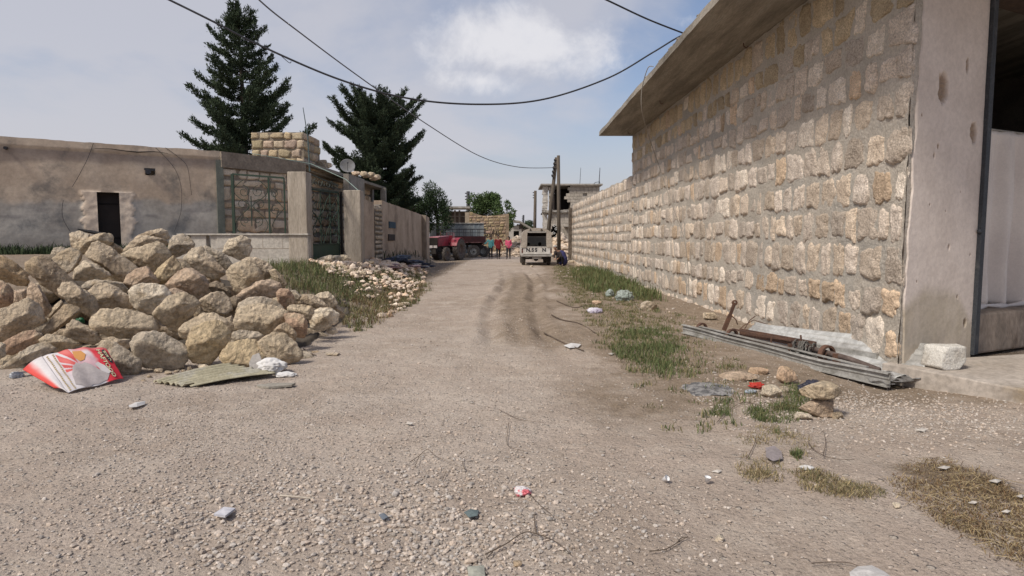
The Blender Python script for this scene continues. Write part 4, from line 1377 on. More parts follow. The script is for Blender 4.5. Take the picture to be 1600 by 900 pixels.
def traced_rock(poly, tone, label, seed, back=0.0, lvl=4):
    cx_ = sum(p[0] for p in poly) / len(poly); cy_ = sum(p[1] for p in poly) / len(poly)
    bot = max(p[1] for p in poly)
    base = yb(cx_); Yb = 1500 / (base - 372)
    t = max(0.0, base - 6 - bot) / max(base - 385, 30)
    w = max(p[0] for p in poly) - min(p[0] for p in poly); h = bot - min(p[1] for p in poly)
    Yf = Yb + 3.3 * t ** 0.9 + back
    size = math.sqrt(w * h) / F * Yf
    rr = np.random.RandomState(seed + 100)
    dep = size * rr.uniform(0.42, 0.55)
    Yc = Yf + dep * 0.8
    C = P(cx_, cy_, Yc)
    view = (C - Vector((0, 0, CAM_H))).normalized()
    right = view.cross(Vector((0, 0, 1))).normalized(); up = right.cross(view).normalized()
    # outline in the plane through C facing the camera
    pts = []
    for x, y in poly:
        d = P(x, y, 1.0) - Vector((0, 0, CAM_H)); o_ = Vector((0, 0, CAM_H))
        q = o_ + d * ((C - o_).dot(view) / d.dot(view)) - C
        pts.append((q.dot(right) * 1.07, q.dot(up) * 1.07))
    area = sum(pts[i][0] * pts[(i + 1) % len(pts)][1] - pts[(i + 1) % len(pts)][0] * pts[i][1] for i in range(len(pts)))
    if area < 0:
        pts = pts[::-1]
    planes = []
    R3 = np.array([right, up, view])
    for i in range(len(pts)):
        (x0, y0), (x1, y1) = pts[i], pts[(i + 1) % len(pts)]
        nx, ny = (y1 - y0), -(x1 - x0); L = math.hypot(nx, ny)
        if L < 1e-4:
            continue
        nx, ny = nx / L, ny / L
        off = nx * x0 + ny * y0
        if off < size * 0.08:
            off = size * 0.08
        for s_ in (-1, 1):
            a = math.radians((rr.uniform(8, 30) if rr.rand() < .55 else rr.uniform(45, 66)) if s_ < 0 else rr.uniform(10, 45))
            nl = (nx * math.cos(a), ny * math.cos(a), s_ * math.sin(a))
            planes.append((np.array(nl) @ R3, off * math.cos(a)))
    for _ in range(3):
        a = rr.uniform(0, 6.28); tl_ = rr.uniform(0.0, 0.6)
        nl = np.array([math.cos(a) * tl_, math.sin(a) * tl_ + 0.25, -1.0]); nl /= np.linalg.norm(nl)
        planes.append((nl @ R3, dep * rr.uniform(0.6, 0.9)))
    planes.append((np.array([0, 0, 1.0]) @ R3, dep))
    v, f = poly_rock(planes, size, lvl, seed, 0.05)
    me_v = v
    o_ = npmesh('boulder', me_v, f, M_rock, col=rock_col(v / max(size, .1) * 0.8, tone, seed), smooth=True)
    o_.location = C
    tag(o_, label, 'rock', 'quarried rocks heaped on the left')
    return o_


ROCKS = [
 ('pale', 'knobbly pale rock at the very top of the heap, left of the dark doorway', [(109,365),(124,361),(140,366),(139,376),(125,385),(113,389),(110,378)], .25),
 ("buff", 'long sloping slab lying across the top of the heap in front of the dark doorway', [(116,381),(133,372),(152,366),(172,364),(177,370),(176,379),(160,391),(147,395),(131,397),(117,389)], .1),
 ('tan', 'big brown-faced wedge with a pitted dark patch, just under the doorway slab', [(134,397),(145,381),(157,375),(172,386),(193,397),(218,418),(212,430),(193,440),(160,419),(140,405)], 0),
 ('tan', 'thin wedge poking out right of the doorway slab', [(171,386),(177,379),(190,387),(200,394),(196,401),(184,398)], .35),
 ('grey', 'small grey hump at the upper left of the heap against the grass', [(78,402),(80,393),(84,387),(95,386),(107,389),(108,400),(95,408)], .2),
 ('grey', 'rough grey-brown rock with dark pits at the upper left of the heap', [(82,404),(95,395),(107,389),(117,388),(134,402),(133,412),(121,419),(114,437),(100,428),(84,412)], 0),
 ('brown', 'long brown slab slanting down to the right near the left end of the heap', [(40,412),(55,403),(71,400),(84,410),(112,436),(124,447),(112,457),(98,468),(72,450),(54,434),(44,424)], -.1),
 ('pale', 'tiny pale stone wedged beside the orange-brown boulder', [(35,423),(40,419),(47,422),(48,430),(40,432)], .2),
 ('ochre', 'large orange-brown boulder at the left edge, highest there', [(-14,400),(8,401),(24,412),(40,426),(44,438),(42,448),(30,454),(20,453),(5,441),(-14,438)], 0),
 ('red', 'rounded reddish rock cut by the left edge of the view', [(-16,440),(4,439),(16,447),(22,458),(23,474),(16,481),(-16,480)], 0),
 ('pink', 'squat pinkish block left of the pointed pinkish rock', [(22,454),(40,452),(48,462),(46,480),(30,484),(22,476)], -.05),
 ('pink', 'pointed pinkish rock like a shark fin on the left of the heap', [(43,455),(50,438),(54,433),(62,447),(80,457),(84,466),(80,484),(68,496),(54,486),(44,474)], -.08),
 ('pale', "angular pale rock with a peaked top, upper middle of the heap's left half", [(115,430),(120,419),(131,408),(139,405),(152,411),(168,424),(185,433),(192,441),(178,441),(160,440),(140,444),(126,449),(116,439)], 0),
 ('tan', 'smooth egg-ended rock slanting down under the peaked pale rock', [(91,452),(98,443),(113,441),(126,449),(140,458),(152,470),(155,485),(146,497),(128,488),(105,471),(93,461)], -.12),
 ('grey', 'flat-backed grey rock behind the lumpy mid-heap rock', [(127,449),(135,440),(150,437),(170,438),(190,442),(201,451),(196,462),(170,458),(145,456)], .05),
 ('tan', 'lumpy rock with a pitted crest just above the long flat oval rock', [(134,457),(146,446),(165,441),(188,453),(207,467),(211,477),(202,484),(160,484),(146,475),(137,464)], -.1),
 ("buff", 'long flat oval rock in the front middle of the heap', [(141,508),(145,496),(158,485),(180,484),(215,487),(238,495),(249,511),(241,521),(215,527),(190,528),(165,522),(147,517)], -.12),
 ('brown', 'bent narrow rock left of the long flat oval rock', [(66,516),(76,503),(90,487),(98,477),(110,476),(124,482),(126,489),(112,499),(100,511),(84,521),(70,523)], -.05),
 ('tan', 'fat teardrop rock leaning under the left end of the long flat oval rock', [(101,521),(105,507),(118,493),(130,490),(142,500),(150,515),(165,522),(180,530),(170,536),(140,537),(115,531),(103,526)], -.02),
 ('tan', 'very large angular boulder low at the left edge', [(-16,490),(10,479),(30,470),(44,466),(59,478),(68,493),(69,503),(58,511),(32,522),(10,531),(-16,533)], -.15),
 ('red', 'rusty red rock beneath the very large boulder at the left edge', [(3,536),(18,527),(39,518),(55,514),(64,523),(62,531),(48,541),(22,553),(8,552)], 0),
 ('pale', 'pale stone cut by the left edge just above the ground', [(-12,538),(2,535),(9,539),(8,556),(-2,562),(-12,560)], -.1),
 ("buff", 'low pale brown slab above the left corner of the red carton', [(62,531),(75,523),(92,524),(113,531),(125,538),(110,547),(88,550),(68,546)], .02),
 ('grey', 'flat grey slab lying on the ground left of the red carton', [(-16,568),(20,551),(42,543),(58,531),(76,538),(88,547),(72,554),(45,568),(25,575),(-16,578)], -.12),
 ('grey', 'rough grey-brown rock that the right end of the red carton leans on', [(150,546),(165,536),(185,537),(205,551),(222,562),(220,577),(212,588),(195,592),(172,588),(155,570)], -.05),
 ('tan', 'low rock wedged behind the carton and left of the big pitted grey boulder', [(150,538),(160,532),(178,529),(203,530),(205,541),(192,549),(165,547)], .12),
 ('grey', 'big pitted grey boulder at the front middle of the heap', [(203,535),(208,525),(220,518),(240,517),(256,519),(270,528),(284,537),(294,546),(293,562),(286,574),(260,578),(225,573),(208,554)], -.12),
 ('yellow', 'tall yellow-buff boulder standing on end beside the big pitted grey boulder', [(293,540),(297,524),(305,511),(318,504),(335,499),(348,504),(359,520),(360,536),(350,546),(342,561),(326,569),(303,565),(294,553)], -.15),
 ("buff", 'rounded rock half hidden behind the tall yellow-buff boulder', [(279,515),(288,505),(305,496),(318,490),(332,489),(347,496),(362,505),(368,515),(361,525),(335,532),(300,532),(284,528)], .02),
 ('yellow', 'pale yellow boulder with a hollow in its face behind the corrugated sheet', [(343,560),(348,548),(360,537),(378,531),(400,530),(414,543),(419,558),(406,571),(378,575),(352,570)], -.1),
 ("buff", 'smooth broad boulder above the white rag at the right foot of the heap', [(404,535),(414,526),(428,520),(448,523),(462,536),(473,550),(473,559),(462,566),(441,570),(420,563),(409,548)], -.08),
 ('grey', 'thin grey slab squeezed between the two front right boulders', [(358,527),(364,519),(376,516),(400,518),(413,525),(405,531),(378,534),(363,536)], .05),
 ("buff", 'large wide boulder with a red stain on its top right, right front of heap', [(365,500),(374,484),(390,477),(408,475),(430,480),(449,488),(445,502),(432,516),(412,523),(388,520),(368,514)], -.12),
 ('grey', 'pale grey rock behind the large red-stained boulder', [(369,487),(375,473),(388,466),(414,464),(432,471),(444,482),(436,490),(400,490),(375,490)], .02),
 ('red', 'square red-brown rock right of the large red-stained boulder', [(444,490),(460,489),(475,493),(480,503),(479,520),(474,528),(460,525),(449,514)], .0),
 ('brown', 'round-ended brown rock tucked under the red-stained boulder', [(427,518),(436,508),(446,504),(458,513),(464,523),(461,532),(448,527)], -.08),
 ("buff", 'block with a flat top right of the large red-stained boulder', [(449,480),(456,476),(472,476),(486,478),(491,488),(484,500),(466,496),(452,490)], .05),
 ('tan', 'long low rock running right from the flat-topped block', [(465,468),(473,460),(490,460),(503,470),(514,478),(503,484),(485,480),(468,477)], .1),
 ('pale', 'pale angular rock at the right end of the heap against the weeds', [(489,464),(498,458),(512,456),(522,463),(527,474),(518,482),(503,478)], .12),
 ('white', 'whitish flat-topped rock with a dark underside at the right end of the heap', [(484,502),(489,488),(500,482),(514,480),(530,491),(528,503),(512,514),(496,517),(486,512)], -.05),
 ('tan', 'narrow rock behind the whitish flat-topped rock', [(505,474),(518,472),(530,479),(538,490),(533,497),(522,490)], .1),
 ('white', 'small white stone on the ground at the right end of the heap', [(510,515),(517,510),(525,512),(528,519),(520,523),(512,521)], -.1),
 ("buff", 'big blocky boulder with a flat face in the upper right of the heap', [(353,426),(362,415),(375,409),(388,408),(400,416),(409,428),(411,440),(401,451),(380,461),(366,454),(358,440)], -.1),
 ('tan', 'rounded tan rock behind the big blocky boulder', [(378,408),(388,402),(400,402),(415,408),(426,417),(426,430),(415,439),(404,430)], .05),
 ('pale', 'pale rock with a broken brown right face, topmost right against the garden wall', [(349,394),(352,382),(360,374),(378,368),(390,374),(393,388),(388,400),(376,405),(360,400)], .05),
 ('pink', 'flat-topped pinkish boulder under the big blocky boulder', [(368,462),(380,452),(400,441),(420,437),(436,443),(441,456),(430,467),(400,468),(376,471)], .05),
 ('red', 'pinkish red rock with a pale crust at the right shoulder of the heap', [(432,457),(440,451),(452,452),(460,465),(459,476),(446,482),(434,473)], .02),
 ('grey', 'small grey stone at the right shoulder of the heap by the weeds', [(449,453),(462,454),(471,462),(467,471),(456,468)], .15),
 ("buff", 'buff rock beyond the pink boulder on the right slope', [(420,424),(430,420),(440,430),(449,443),(444,450),(430,445)], .15),
 ('grey', 'crumbly grey rock between the big pointed rock and the top right rock', [(317,388),(333,377),(345,386),(352,396),(367,402),(376,409),(366,418),(353,422),(338,411),(326,398)], .05),
 ('pale', 'big pointed pale rock like a tent in the upper middle right of the heap', [(275,406),(280,396),(290,390),(300,388),(307,379),(322,391),(338,409),(352,424),(348,431),(327,439),(312,427),(290,417),(279,412)], -.05),
 ('pink', 'large tilted rock with a dark red-brown face in the middle right of the heap', [(257,447),(266,434),(278,423),(289,419),(305,423),(318,432),(326,444),(324,456),(309,469),(290,461),(270,453)], -.08),
 ('yellow', 'yellowish triangular rock left of the dark red-brown tilted rock', [(239,431),(248,419),(260,408),(270,401),(280,411),(284,419),(273,433),(258,446),(248,442)], .0),
 ("buff", 'very large smooth pale-topped boulder in the upper middle of the heap', [(189,397),(201,390),(220,384),(244,378),(256,383),(268,399),(257,413),(240,427),(222,420),(205,410)], -.05),
 ('tan', 'tan slab behind the very large smooth boulder', [(192,391),(203,379),(218,369),(240,370),(260,375),(264,386),(245,390),(213,393),(197,396)], .1),
 ('tan', 'rearmost brown rock on the crest of the heap, right of the doorway', [(203,378),(218,366),(234,361),(250,358),(261,361),(264,372),(256,378),(235,376)], .2),
 ('grey', 'rounded grey rock on the crest in front of the low wall', [(262,390),(265,376),(272,368),(284,366),(297,371),(304,381),(301,391),(288,397),(276,401),(266,397)], .08),
 ('pink', 'small pinkish pyramid rock above the grey-white boulder', [(192,444),(199,430),(212,422),(228,417),(238,426),(250,441),(236,447),(206,450)], -.02),
 ('white', 'grey-white boulder with a crusty top at the centre of the heap', [(202,455),(210,446),(226,443),(245,443),(259,448),(268,460),(268,470),(252,482),(233,491),(215,485),(204,471)], -.1),
 ("buff", 'very broad smooth rock sloping to a point right of the grey-white boulder', [(264,462),(285,458),(303,466),(313,476),(300,492),(289,508),(276,519),(262,516),(248,500),(238,492)], -.08),
 ('pink', 'rough pinkish rock below the dark red-brown tilted rock', [(262,454),(275,450),(292,457),(307,469),(304,478),(284,476),(268,464)], .0),
 ('tan', 'rock with a flat shelf on top just right of the very broad smooth rock', [(308,472),(318,464),(330,458),(348,457),(358,468),(362,484),(350,493),(327,492),(313,480)], -.05),
 ('dark', 'dark grey rock in the hollow below the tent-like pale rock', [(322,446),(338,439),(350,444),(359,454),(363,465),(352,464),(335,458)], .2),
 ('dark', 'dark little rock in the gap under the shelf-topped rock', [(302,489),(310,480),(319,489),(314,499),(305,500)], .1),
 ('tan', 'small rock between the yellow-buff boulder and the red-stained boulder', [(350,499),(362,493),(369,508),(362,514),(354,509)], .1),
 ('dark', 'shaded rock under the big blocky boulder', [(354,470),(366,462),(378,470),(376,484),(366,492),(357,488)], .18),
 ('tan', 'brown slab in the hollow left of the bent narrow rock', [(70,490),(84,478),(94,468),(100,474),(90,486),(78,498)], .3),
 ('tan', 'dusky rock behind the fat teardrop rock', [(150,487),(165,483),(170,494),(150,508),(140,505)], .35),
]
for i, (tone, label, poly, back) in enumerate(ROCKS):
    traced_rock(poly, tone, label, 300 + i, back)

# earth core of the heap, coloured dark to stand for shade in the gaps
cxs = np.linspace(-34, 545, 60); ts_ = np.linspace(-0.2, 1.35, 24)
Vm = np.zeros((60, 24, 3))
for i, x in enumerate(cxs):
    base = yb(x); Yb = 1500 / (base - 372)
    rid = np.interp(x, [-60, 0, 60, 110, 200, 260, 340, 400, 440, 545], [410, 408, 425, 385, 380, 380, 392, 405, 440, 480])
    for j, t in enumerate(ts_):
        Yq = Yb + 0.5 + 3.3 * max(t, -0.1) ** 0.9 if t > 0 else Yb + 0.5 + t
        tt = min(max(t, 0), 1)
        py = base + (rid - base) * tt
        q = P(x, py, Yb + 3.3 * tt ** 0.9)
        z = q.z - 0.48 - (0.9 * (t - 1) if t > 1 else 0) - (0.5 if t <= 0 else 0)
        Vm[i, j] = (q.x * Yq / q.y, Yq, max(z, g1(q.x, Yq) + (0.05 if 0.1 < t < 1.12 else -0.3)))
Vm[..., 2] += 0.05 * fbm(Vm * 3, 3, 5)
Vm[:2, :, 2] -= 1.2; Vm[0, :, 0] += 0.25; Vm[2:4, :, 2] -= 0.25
M_heart = mat('shaded_heap_earth', (0.10, 0.082, 0.062), (0.07, 0.056, 0.043), scale=3, bump=1, bscale=9)
struct(npmesh('shaded_earth_mound', Vm.reshape(-1, 3), grid_faces(60, 24), M_heart, smooth=True))


# half-buried rocks in the hollows between and behind the traced ones
rr = np.random.RandomState(12)
for i in range(64):
    x = rr.uniform(-20, 500); base = yb(x); Yb = 1500 / (base - 372)
    rid = np.interp(x, [-60, 0, 60, 110, 200, 260, 340, 400, 440, 545], [418, 416, 432, 395, 392, 390, 400, 415, 450, 488])
    t = rr.uniform(0.02, 0.92); py = base + (rid - base) * t
    q = P(x, py, Yb + 3.3 * t ** .9)
    s_ = rr.uniform(.38, .62)
    v, f = rand_rock((s_ * rr.uniform(1, 1.4), s_, s_ * rr.uniform(.6, .9)), 400 + i, 3, .04)
    o = npmesh('boulder', v, f, M_rock, col=rock_col(v * 2, ['tan', 'grey', 'brown', "buff"][i % 4], i), smooth=True)
    o.location = (q.x * 1.05, q.y + 0.42, q.z - 0.16); o.rotation_euler = (0, 0, rr.uniform(0, 6))
    tag(o, 'rock deep in the heap, showing only through the gaps between larger ones', 'rock', 'rocks hidden in the hollows of the heap')

# single stones elsewhere
def loose_rock(name, label, px, py, w, h, tone, seed, d=None, rz=0.0, lvl=4, group=None, sink=0.12, cat='stone', rough=0.03, up=0.0):
    """base centre pixel (px, py) on the ground; w, h in metres"""
    q = G(px, py)
    v, f = rand_rock((w, d or w * 0.75, h), seed, lvl, rough)
    c_, s_ = math.cos(rz), math.sin(rz)
    v = v @ np.array([[c_, s_, 0], [-s_, c_, 0], [0, 0, 1]])
    o_ = npmesh(name, v, f, M_rock, col=rock_col(v * 2, tone, seed), smooth=True)
    o_.location = (q.x, q.y + (d or w * .75) * 0.3, g1(q.x, q.y + (d or w * .75) * 0.3) + h * (0.5 - sink) + up)
    return tag(o_, label, cat, group)


loose_rock('stone', 'salmon-coloured cut stone propping the front rail of the fallen shutter', 1231, 600, 0.22, 0.20, 'salmon', 501, rz=0.4)
loose_rock('stone', 'lower of two pinkish stones stacked in front of the fallen shutter', 1286, 652, 0.34, 0.19, 'pink', 521, rz=0.1)
loose_rock('stone', 'upper of two pinkish stones stacked in front of the fallen shutter', 1292, 655, 0.38, 0.16, 'buff', 514, rz=-0.2, up=0.165)
loose_rock('stone', 'small stone touching the right side of the two stacked stones', 1311, 655, 0.10, 0.08, 'tan', 504)
loose_rock('stone', 'flat whitish stone at the left foot of the two stacked stones', 1256, 656, 0.17, 0.06, 'white', 505)
loose_rock('stone', 'grey-white stone beside the red scrap by the fallen shutter', 1208, 622, 0.20, 0.13, 'white', 506)
loose_rock('stone', 'flat pale slab lying behind the grey-white stone by the shutter', 1228, 613, 0.22, 0.05, 'grey', 507)
loose_rock('stone', 'broad flat stone sunk in the soil before the fallen shutter', 1160, 595, 0.42, 0.10, 'pink', 508, sink=0.3)
loose_rock('stone', 'brown stone beside the broad sunken stone before the shutter', 1188, 585, 0.24, 0.10, 'salmon', 509, sink=0.25)
loose_rock('stone', 'smooth grey stone on the verge at the foot of the long wall', 1015, 484, 0.42, 0.26, 'grey', 510, sink=0.2)
loose_rock('stone', 'pale flat stone at the far end of the fallen shutter', 1083, 517, 0.28, 0.10, 'pale', 511)
loose_rock('stone', 'pale chunk lying behind the upright rusty bar by the wall', 1112, 500, 0.30, 0.16, 'pale', 512)
loose_rock('stone', 'pale pebble in front of the brown straw patch on the right', 1404, 795, 0.045, 0.04, 'white', 515, lvl=3)
loose_rock('stone', 'pale pebble alone on the dirt near the bottom centre right', 1125, 847, 0.05, 0.035, 'white', 516, lvl=3)
loose_rock('stone', 'brownish pebble at the lower centre of the road', 808, 887, 0.045, 0.035, 'pale', 517, lvl=3)
loose_rock('stone', 'small white brick-like chip at the front of the heap beside the sheet', 316, 577, 0.13, 0.06, 'white', 518, rz=0.2, lvl=3)
loose_rock('stone', 'dark grey pebble at the foot of the yellow-buff boulder', 296, 580, 0.07, 0.06, 'dark', 519, lvl=3)
loose_rock('stone', 'flat thin stone lying alone on the road right of the heap', 518, 556, 0.20, 0.035, 'pale', 520, lvl=3)
for i, (px, py, w_) in enumerate([(246, 583, .11), (262, 585, .09), (275, 582, .07), (232, 590, .06), (224, 596, .05), (286, 581, .06)]):
    loose_rock('stone', ['third', 'fourth', 'fifth', 'second', 'leftmost', 'rightmost'][i] + ' little stone in the row at the foot of the big pitted grey boulder', px, py, w_, w_ * 0.5, 'tan', 530 + i, lvl=3, group='little stones at the foot of the pitted boulder')

# white limestone block on the platform
a, z_, w_ = 0, 0, 0
q = P(1478, 578, 6.78)
bv, bf = poly_rock([(np.array(n_) / np.linalg.norm(n_), o__) for n_, o__ in [((1, -.15, 0), .175), ((-1, -.25, .15), .175), ((0, 0, 1), .135), ((0, 0, -1), .135), ((.15, -1, .05), .12), ((0, 1, 0), .12),
                    ((.8, -.4, -.75), .175), ((-.8, -.3, .8), .185), ((-.5, -.8, .5), .18), ((-.6, -.2, -1), .19)]], 0.2, 4, 77, 0.022, soft=50)
o = npmesh('limestone_block', bv * 0.92, bf, mat('white_limestone', (0.66, 0.63, 0.57), (0.58, 0.55, 0.49), scale=5, bump=.8, bscale=40, c3=(.5, .46, .4), s3=6), smooth=True)
o.location = (q.x, q.y, PLAT + 0.123)
tag(o, 'white chipped limestone block sitting on the shop platform', 'stone block')

# stones left on the left roof
for i, (px, py, Y_, w_, h_, tn) in enumerate([(504, 262, 29, .45, .42, 'grey'), (513, 265, 29.3, .4, .30, 'pale'), (556, 288, 33, .5, .3, 'pink'), (568, 287, 33.5, .55, .35, 'tan'), (580, 291, 34, .5, .34, 'pale'), (590, 295, 35, .5, .3, 'tan'),
                                          (572, 277, 33.8, .5, .25, 'tan'), (584, 281, 34.4, .45, .28, 'pink')]):
    v, f = rand_rock((w_, w_ * .8, h_), 560 + i, 3)
    o = npmesh('roof_stone', v, f, M_rock, col=rock_col(v, tn, i), smooth=True); q = P(px, py, Y_)
    o.location = (q.x, Y_, q.z + h_ * .3 if i > 5 else 4.65 + h_ * 0.42)
    tag(o, ['grey upper stone of the pair standing alone left of the satellite dish', 'pale stone at the right of the pair left of the satellite dish', 'pinkish stone at the left end of the row right of the satellite dish', 'broad tan stone, second in the row right of the satellite dish',
            'pale stone, third in the row right of the satellite dish', 'rightmost tan stone of the row on the porch roof', 'tan stone lying on top of the row right of the satellite dish', 'pinkish flat stone on top at the right of the porch roof row'][i], 'stone', 'loose stones on the porch roof')
# ------------------------------------------------------------------ beyond: ruin, sheds, destroyed building
def tone_grey(rr, s, z):
    b_ = rr.uniform(0.78, 0.98)
    return b_, b_ * 0.97, b_ * 0.92


# two-storey building with its front blown open
YF = 65.0
fb = thing('bombed_building', 'two-storey pale stone building with a huge hole blown in its upper front', 'building', tuple(P(856, 395, YF)))
xa = P(857.5, 300, YF).x; xb = P(937, 300, YF).x; zt = P(900, 290, YF).z; zs = P(880, 332, YF).z
Wd = xb - xa
hx0 = P(860, 300, YF).x - xa; hx1 = P(888, 300, YF).x - xa; hz0 = zs + 0.2; hz1 = P(870, 287, YF).z


def in_hole(s, z):
    e = hx1 + 0.22 * math.sin(z * 3.1) + 0.12 * math.sin(z * 7.7) + (0.15 if z < zs + 1.2 else 0)
    return hx0 < s < e and hz0 < z < hz1 + 0.15 * math.sin(s * 3)


# masonry cells so that the hole keeps a ragged, stepped edge
cells = MB(); ch = 0.30; cw_ = 0.42
rr = np.random.RandomState(5)
z = 0.0; row = 0
doorx = (P(862, 365, YF).x - xa, P(871, 365, YF).x - xa); doorz = (0.3, P(866, 352, YF).z)
winx = (P(892, 365, YF).x - xa, P(897, 365, YF).x - xa); winz = (P(893, 366, YF).z, P(893, 353, YF).z)
h1x = (P(914.6, 285, YF).x - xa, P(919, 285, YF).x - xa); h1z = (P(917, 287.5, YF).z, P(917, 283.3, YF).z)
h2x = (P(912.3, 303, YF).x - xa, P(918, 303, YF).x - xa); h2z = (P(915, 306.7, YF).z, P(915, 301, YF).z)
while z < zt - 0.02:
    s = -0.2 * (row % 2)
    while s < Wd:
        w_ = cw_ * rr.uniform(0.8, 1.15)
        s0, s1 = max(s, 0), min(s + w_, Wd); cs, cz = (s0 + s1) / 2, z + ch / 2
        hole = in_hole(cs, cz)
        for hx, hz_ in ((doorx, doorz), (winx, winz), (h1x, h1z), (h2x, h2z)):
            if hx[0] < cs < hx[1] and hz_[0] < cz < hz_[1]:
                hole = True
        if not hole and s1 - s0 > 0.05:
            t = tone_grey(rr, cs, cz)
            cells.col = t
            cells.box((xa + cs, YF + 0.15, cz), (s1 - s0 - 0.018, 0.3 + rr.uniform(0, 0.05), ch - 0.018))
        s += w_
    z += ch; row += 1
M_far = mat('pale_block_masonry', (0.50, 0.46, 0.41), (0.40, 0.365, 0.32), scale=2.5, bump=0.8, bscale=8, attr=True)
cells.build('front_wall', M_far, fb, world=True)
M_farm = mat('grey_joint', (0.38, 0.35, 0.31), (0.26, 0.24, 0.21), bump=0.5)
b = MB()
# joint sheet behind the blocks where there is no hole
for (s0, s1, z0, z1) in ((hx1 + 0.35, Wd, 0, zt), (0.02, hx0 - 0.0, 0, zt), (doorx[1] + .1, hx1 + .35, 0, zs), (hx0, doorx[1], doorz[1] + .2, zs)):
    if s1 - s0 > 0.05:
        b.box((xa + (s0 + s1) / 2, YF + 0.2, (z0 + z1) / 2), (s1 - s0, 0.1, z1 - z0))
b.build('joint_backing', M_farm, fb, world=True)
# side wall on the street side, returning away from the camera and seen as a sliver
M_sliver = mat('side_masonry', (0.53, 0.49, 0.43), (0.42, 0.385, 0.34), scale=4, bump=1, bscale=6)
xl = P(848.5, 300, YF).x
b = MB()
for i in range(24):
    zz0 = i * (zt - .05) / 24
    b.box((xl + 0.24 + rr.uniform(-.03, .03), YF + 0.5, zz0 + (zt - .05) / 48), (0.50 + rr.uniform(-.06, .06), 0.75, (zt - .05) / 24 - .015), jit=.02)
b.box((xa - 0.18, YF + 0.22, 1.5), (0.5, 0.35, 3.2))
b.build('corner_pier', M_sliver, fb, world=True)
b = MB(); q = P(853.5, 300, YF); b.box((q.x, YF + 0.4, (zs + zt) / 2), (0.12, 0.16, zt - zs)); q = P(859.5, 300, YF); b.box((q.x, YF + 0.2, (zs + zt) / 2), (0.14, 0.2, zt - zs))
b.build('bare_column', M_concrete, fb, world=True)
# cornice slabs
b = MB(); b.box(((xl + xb) / 2 - 0.0, YF + 2.7, zt + 0.08), (xb - xl + 0.5, 6.2, 0.17)); b.build('roof_slab', M_farm, fb, world=True, bevel=0.02)
b = MB()
for i in range(16):
    x0 = xl - 0.1 + (xa + hx1 + 0.3 - xl) * i / 16; b.box((x0 + 0.17, YF + 0.1 + 0.05 * (i % 3), zs + 0.08 + rr.uniform(-.03, .08)), (0.36, 0.9, 0.18 + rr.uniform(0, .12)), jit=0.03)
b.build('floor_slab_edge', M_farm, fb, world=True)
# inner walls and floor, all in a near-black brown
b = MB()
M_in = mat('dark_interior', (0.035, 0.028, 0.024), (0.05, 0.04, 0.035))
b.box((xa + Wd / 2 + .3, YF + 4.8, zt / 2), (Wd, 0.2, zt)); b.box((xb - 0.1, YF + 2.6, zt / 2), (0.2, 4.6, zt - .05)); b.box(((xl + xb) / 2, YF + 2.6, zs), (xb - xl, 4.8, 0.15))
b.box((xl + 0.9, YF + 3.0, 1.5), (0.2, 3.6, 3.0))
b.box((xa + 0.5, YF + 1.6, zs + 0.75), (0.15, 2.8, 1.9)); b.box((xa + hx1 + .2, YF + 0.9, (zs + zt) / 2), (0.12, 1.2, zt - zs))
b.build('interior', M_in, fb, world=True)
b = MB(); b.box((P(897, 355, YF).x, YF - 0.5, P(890, 353, YF).z), (2.1, 1.1, 0.10), ry=-0.05); b.build('awning_slab', M_farm, fb, world=True)
g = MB()
for i, (x0, y0) in enumerate([(866, 353), (869, 358), (866, 364), (869, 370), (868, 375)]):
    q = P(x0, y0, YF - 0.05); g.tube(scroll(q, 0.16, i, 1.0, (1, 0, 0), (0, 0, 1), n=10), 0.03, 5)
g.tube([P(872, 352, YF - .05), P(872, 378, YF - .05)], 0.03, 5); g.tube([P(864, 377, YF - .05), P(872, 372, YF - .05)], 0.035, 5)
g.build('bent_grille', mat('white_grille', (0.6, 0.6, 0.58)), fb, world=True)
for px, y0, y1, r_ in ((906, 288, 262, .03), (936, 288, 262, .05)):
    b = MB(); b.tube([P(px, y0, YF + 1), P(px + 1.5, y1, YF + 1)], [r_, r_ * .6], 5)
    o = b.build('rooftop_antenna', M_frame)
    tag(o, 'thin bare antenna pole near the middle of the bombed building roof' if px == 906 else 'thicker antenna pole at the right corner of the bombed building roof', 'antenna')
b = MB(); b.tube([P(926, 289, YF), P(930, 285, YF), P(937, 284, YF), P(938, 290, YF)], 0.03, 5); b.build('bent_rebar', M_frame, fb, world=True)
b = MB()
for i in range(9):
    q = P(856 + i * 1.3, 290 + (i * 7 % 9), YF + .3); b.tube([q + Vector((0, 0, .2)), q, q + Vector((random.uniform(-.3, .3), 0, -random.uniform(.1, .6)))], 0.03, 4)
b.build('dangling_rubble', M_farm, fb, world=True)

# stone ruin wall with writing
YR = 58.0
rw = thing('ruined_stone_wall', 'tan rubble stone wall with ragged top and dark writing behind the three walkers', 'wall', tuple(P(762, 400, YR)))
xa, xb = P(733, 370, YR).x, P(791, 370, YR).x
topz = lambda s: float(np.interp(s, [0, 0.4, 1.2, 2.2, xb - xa], [P(733, 330, YR).z, P(737, 333, YR).z, P(750, 337, YR).z, P(765, 337, YR).z, P(790, 334, YR).z]))
rr_ = mk_rows(-0.1, 3.85, 0.27, 71, 0.25)
M_wallstone_keep = M_wallstone
stonework('rubble_stones', rw, (xa, YR, 0), (1, 0, 0), (0, -1, 0), xb - xa, rr_, (0.01, 0.05), (0.16, 0.5), lambda s: 6,
          lambda rr, s, z: (lambda q: (q, q * rr.uniform(.78, .9), q * rr.uniform(.55, .7)))(rr.uniform(0.5, 0.85)), prot=0.05, seed=72, rot_jit=0.25, keep=lambda s, z, a, b_: z + b_ < topz(s) + 0.08)
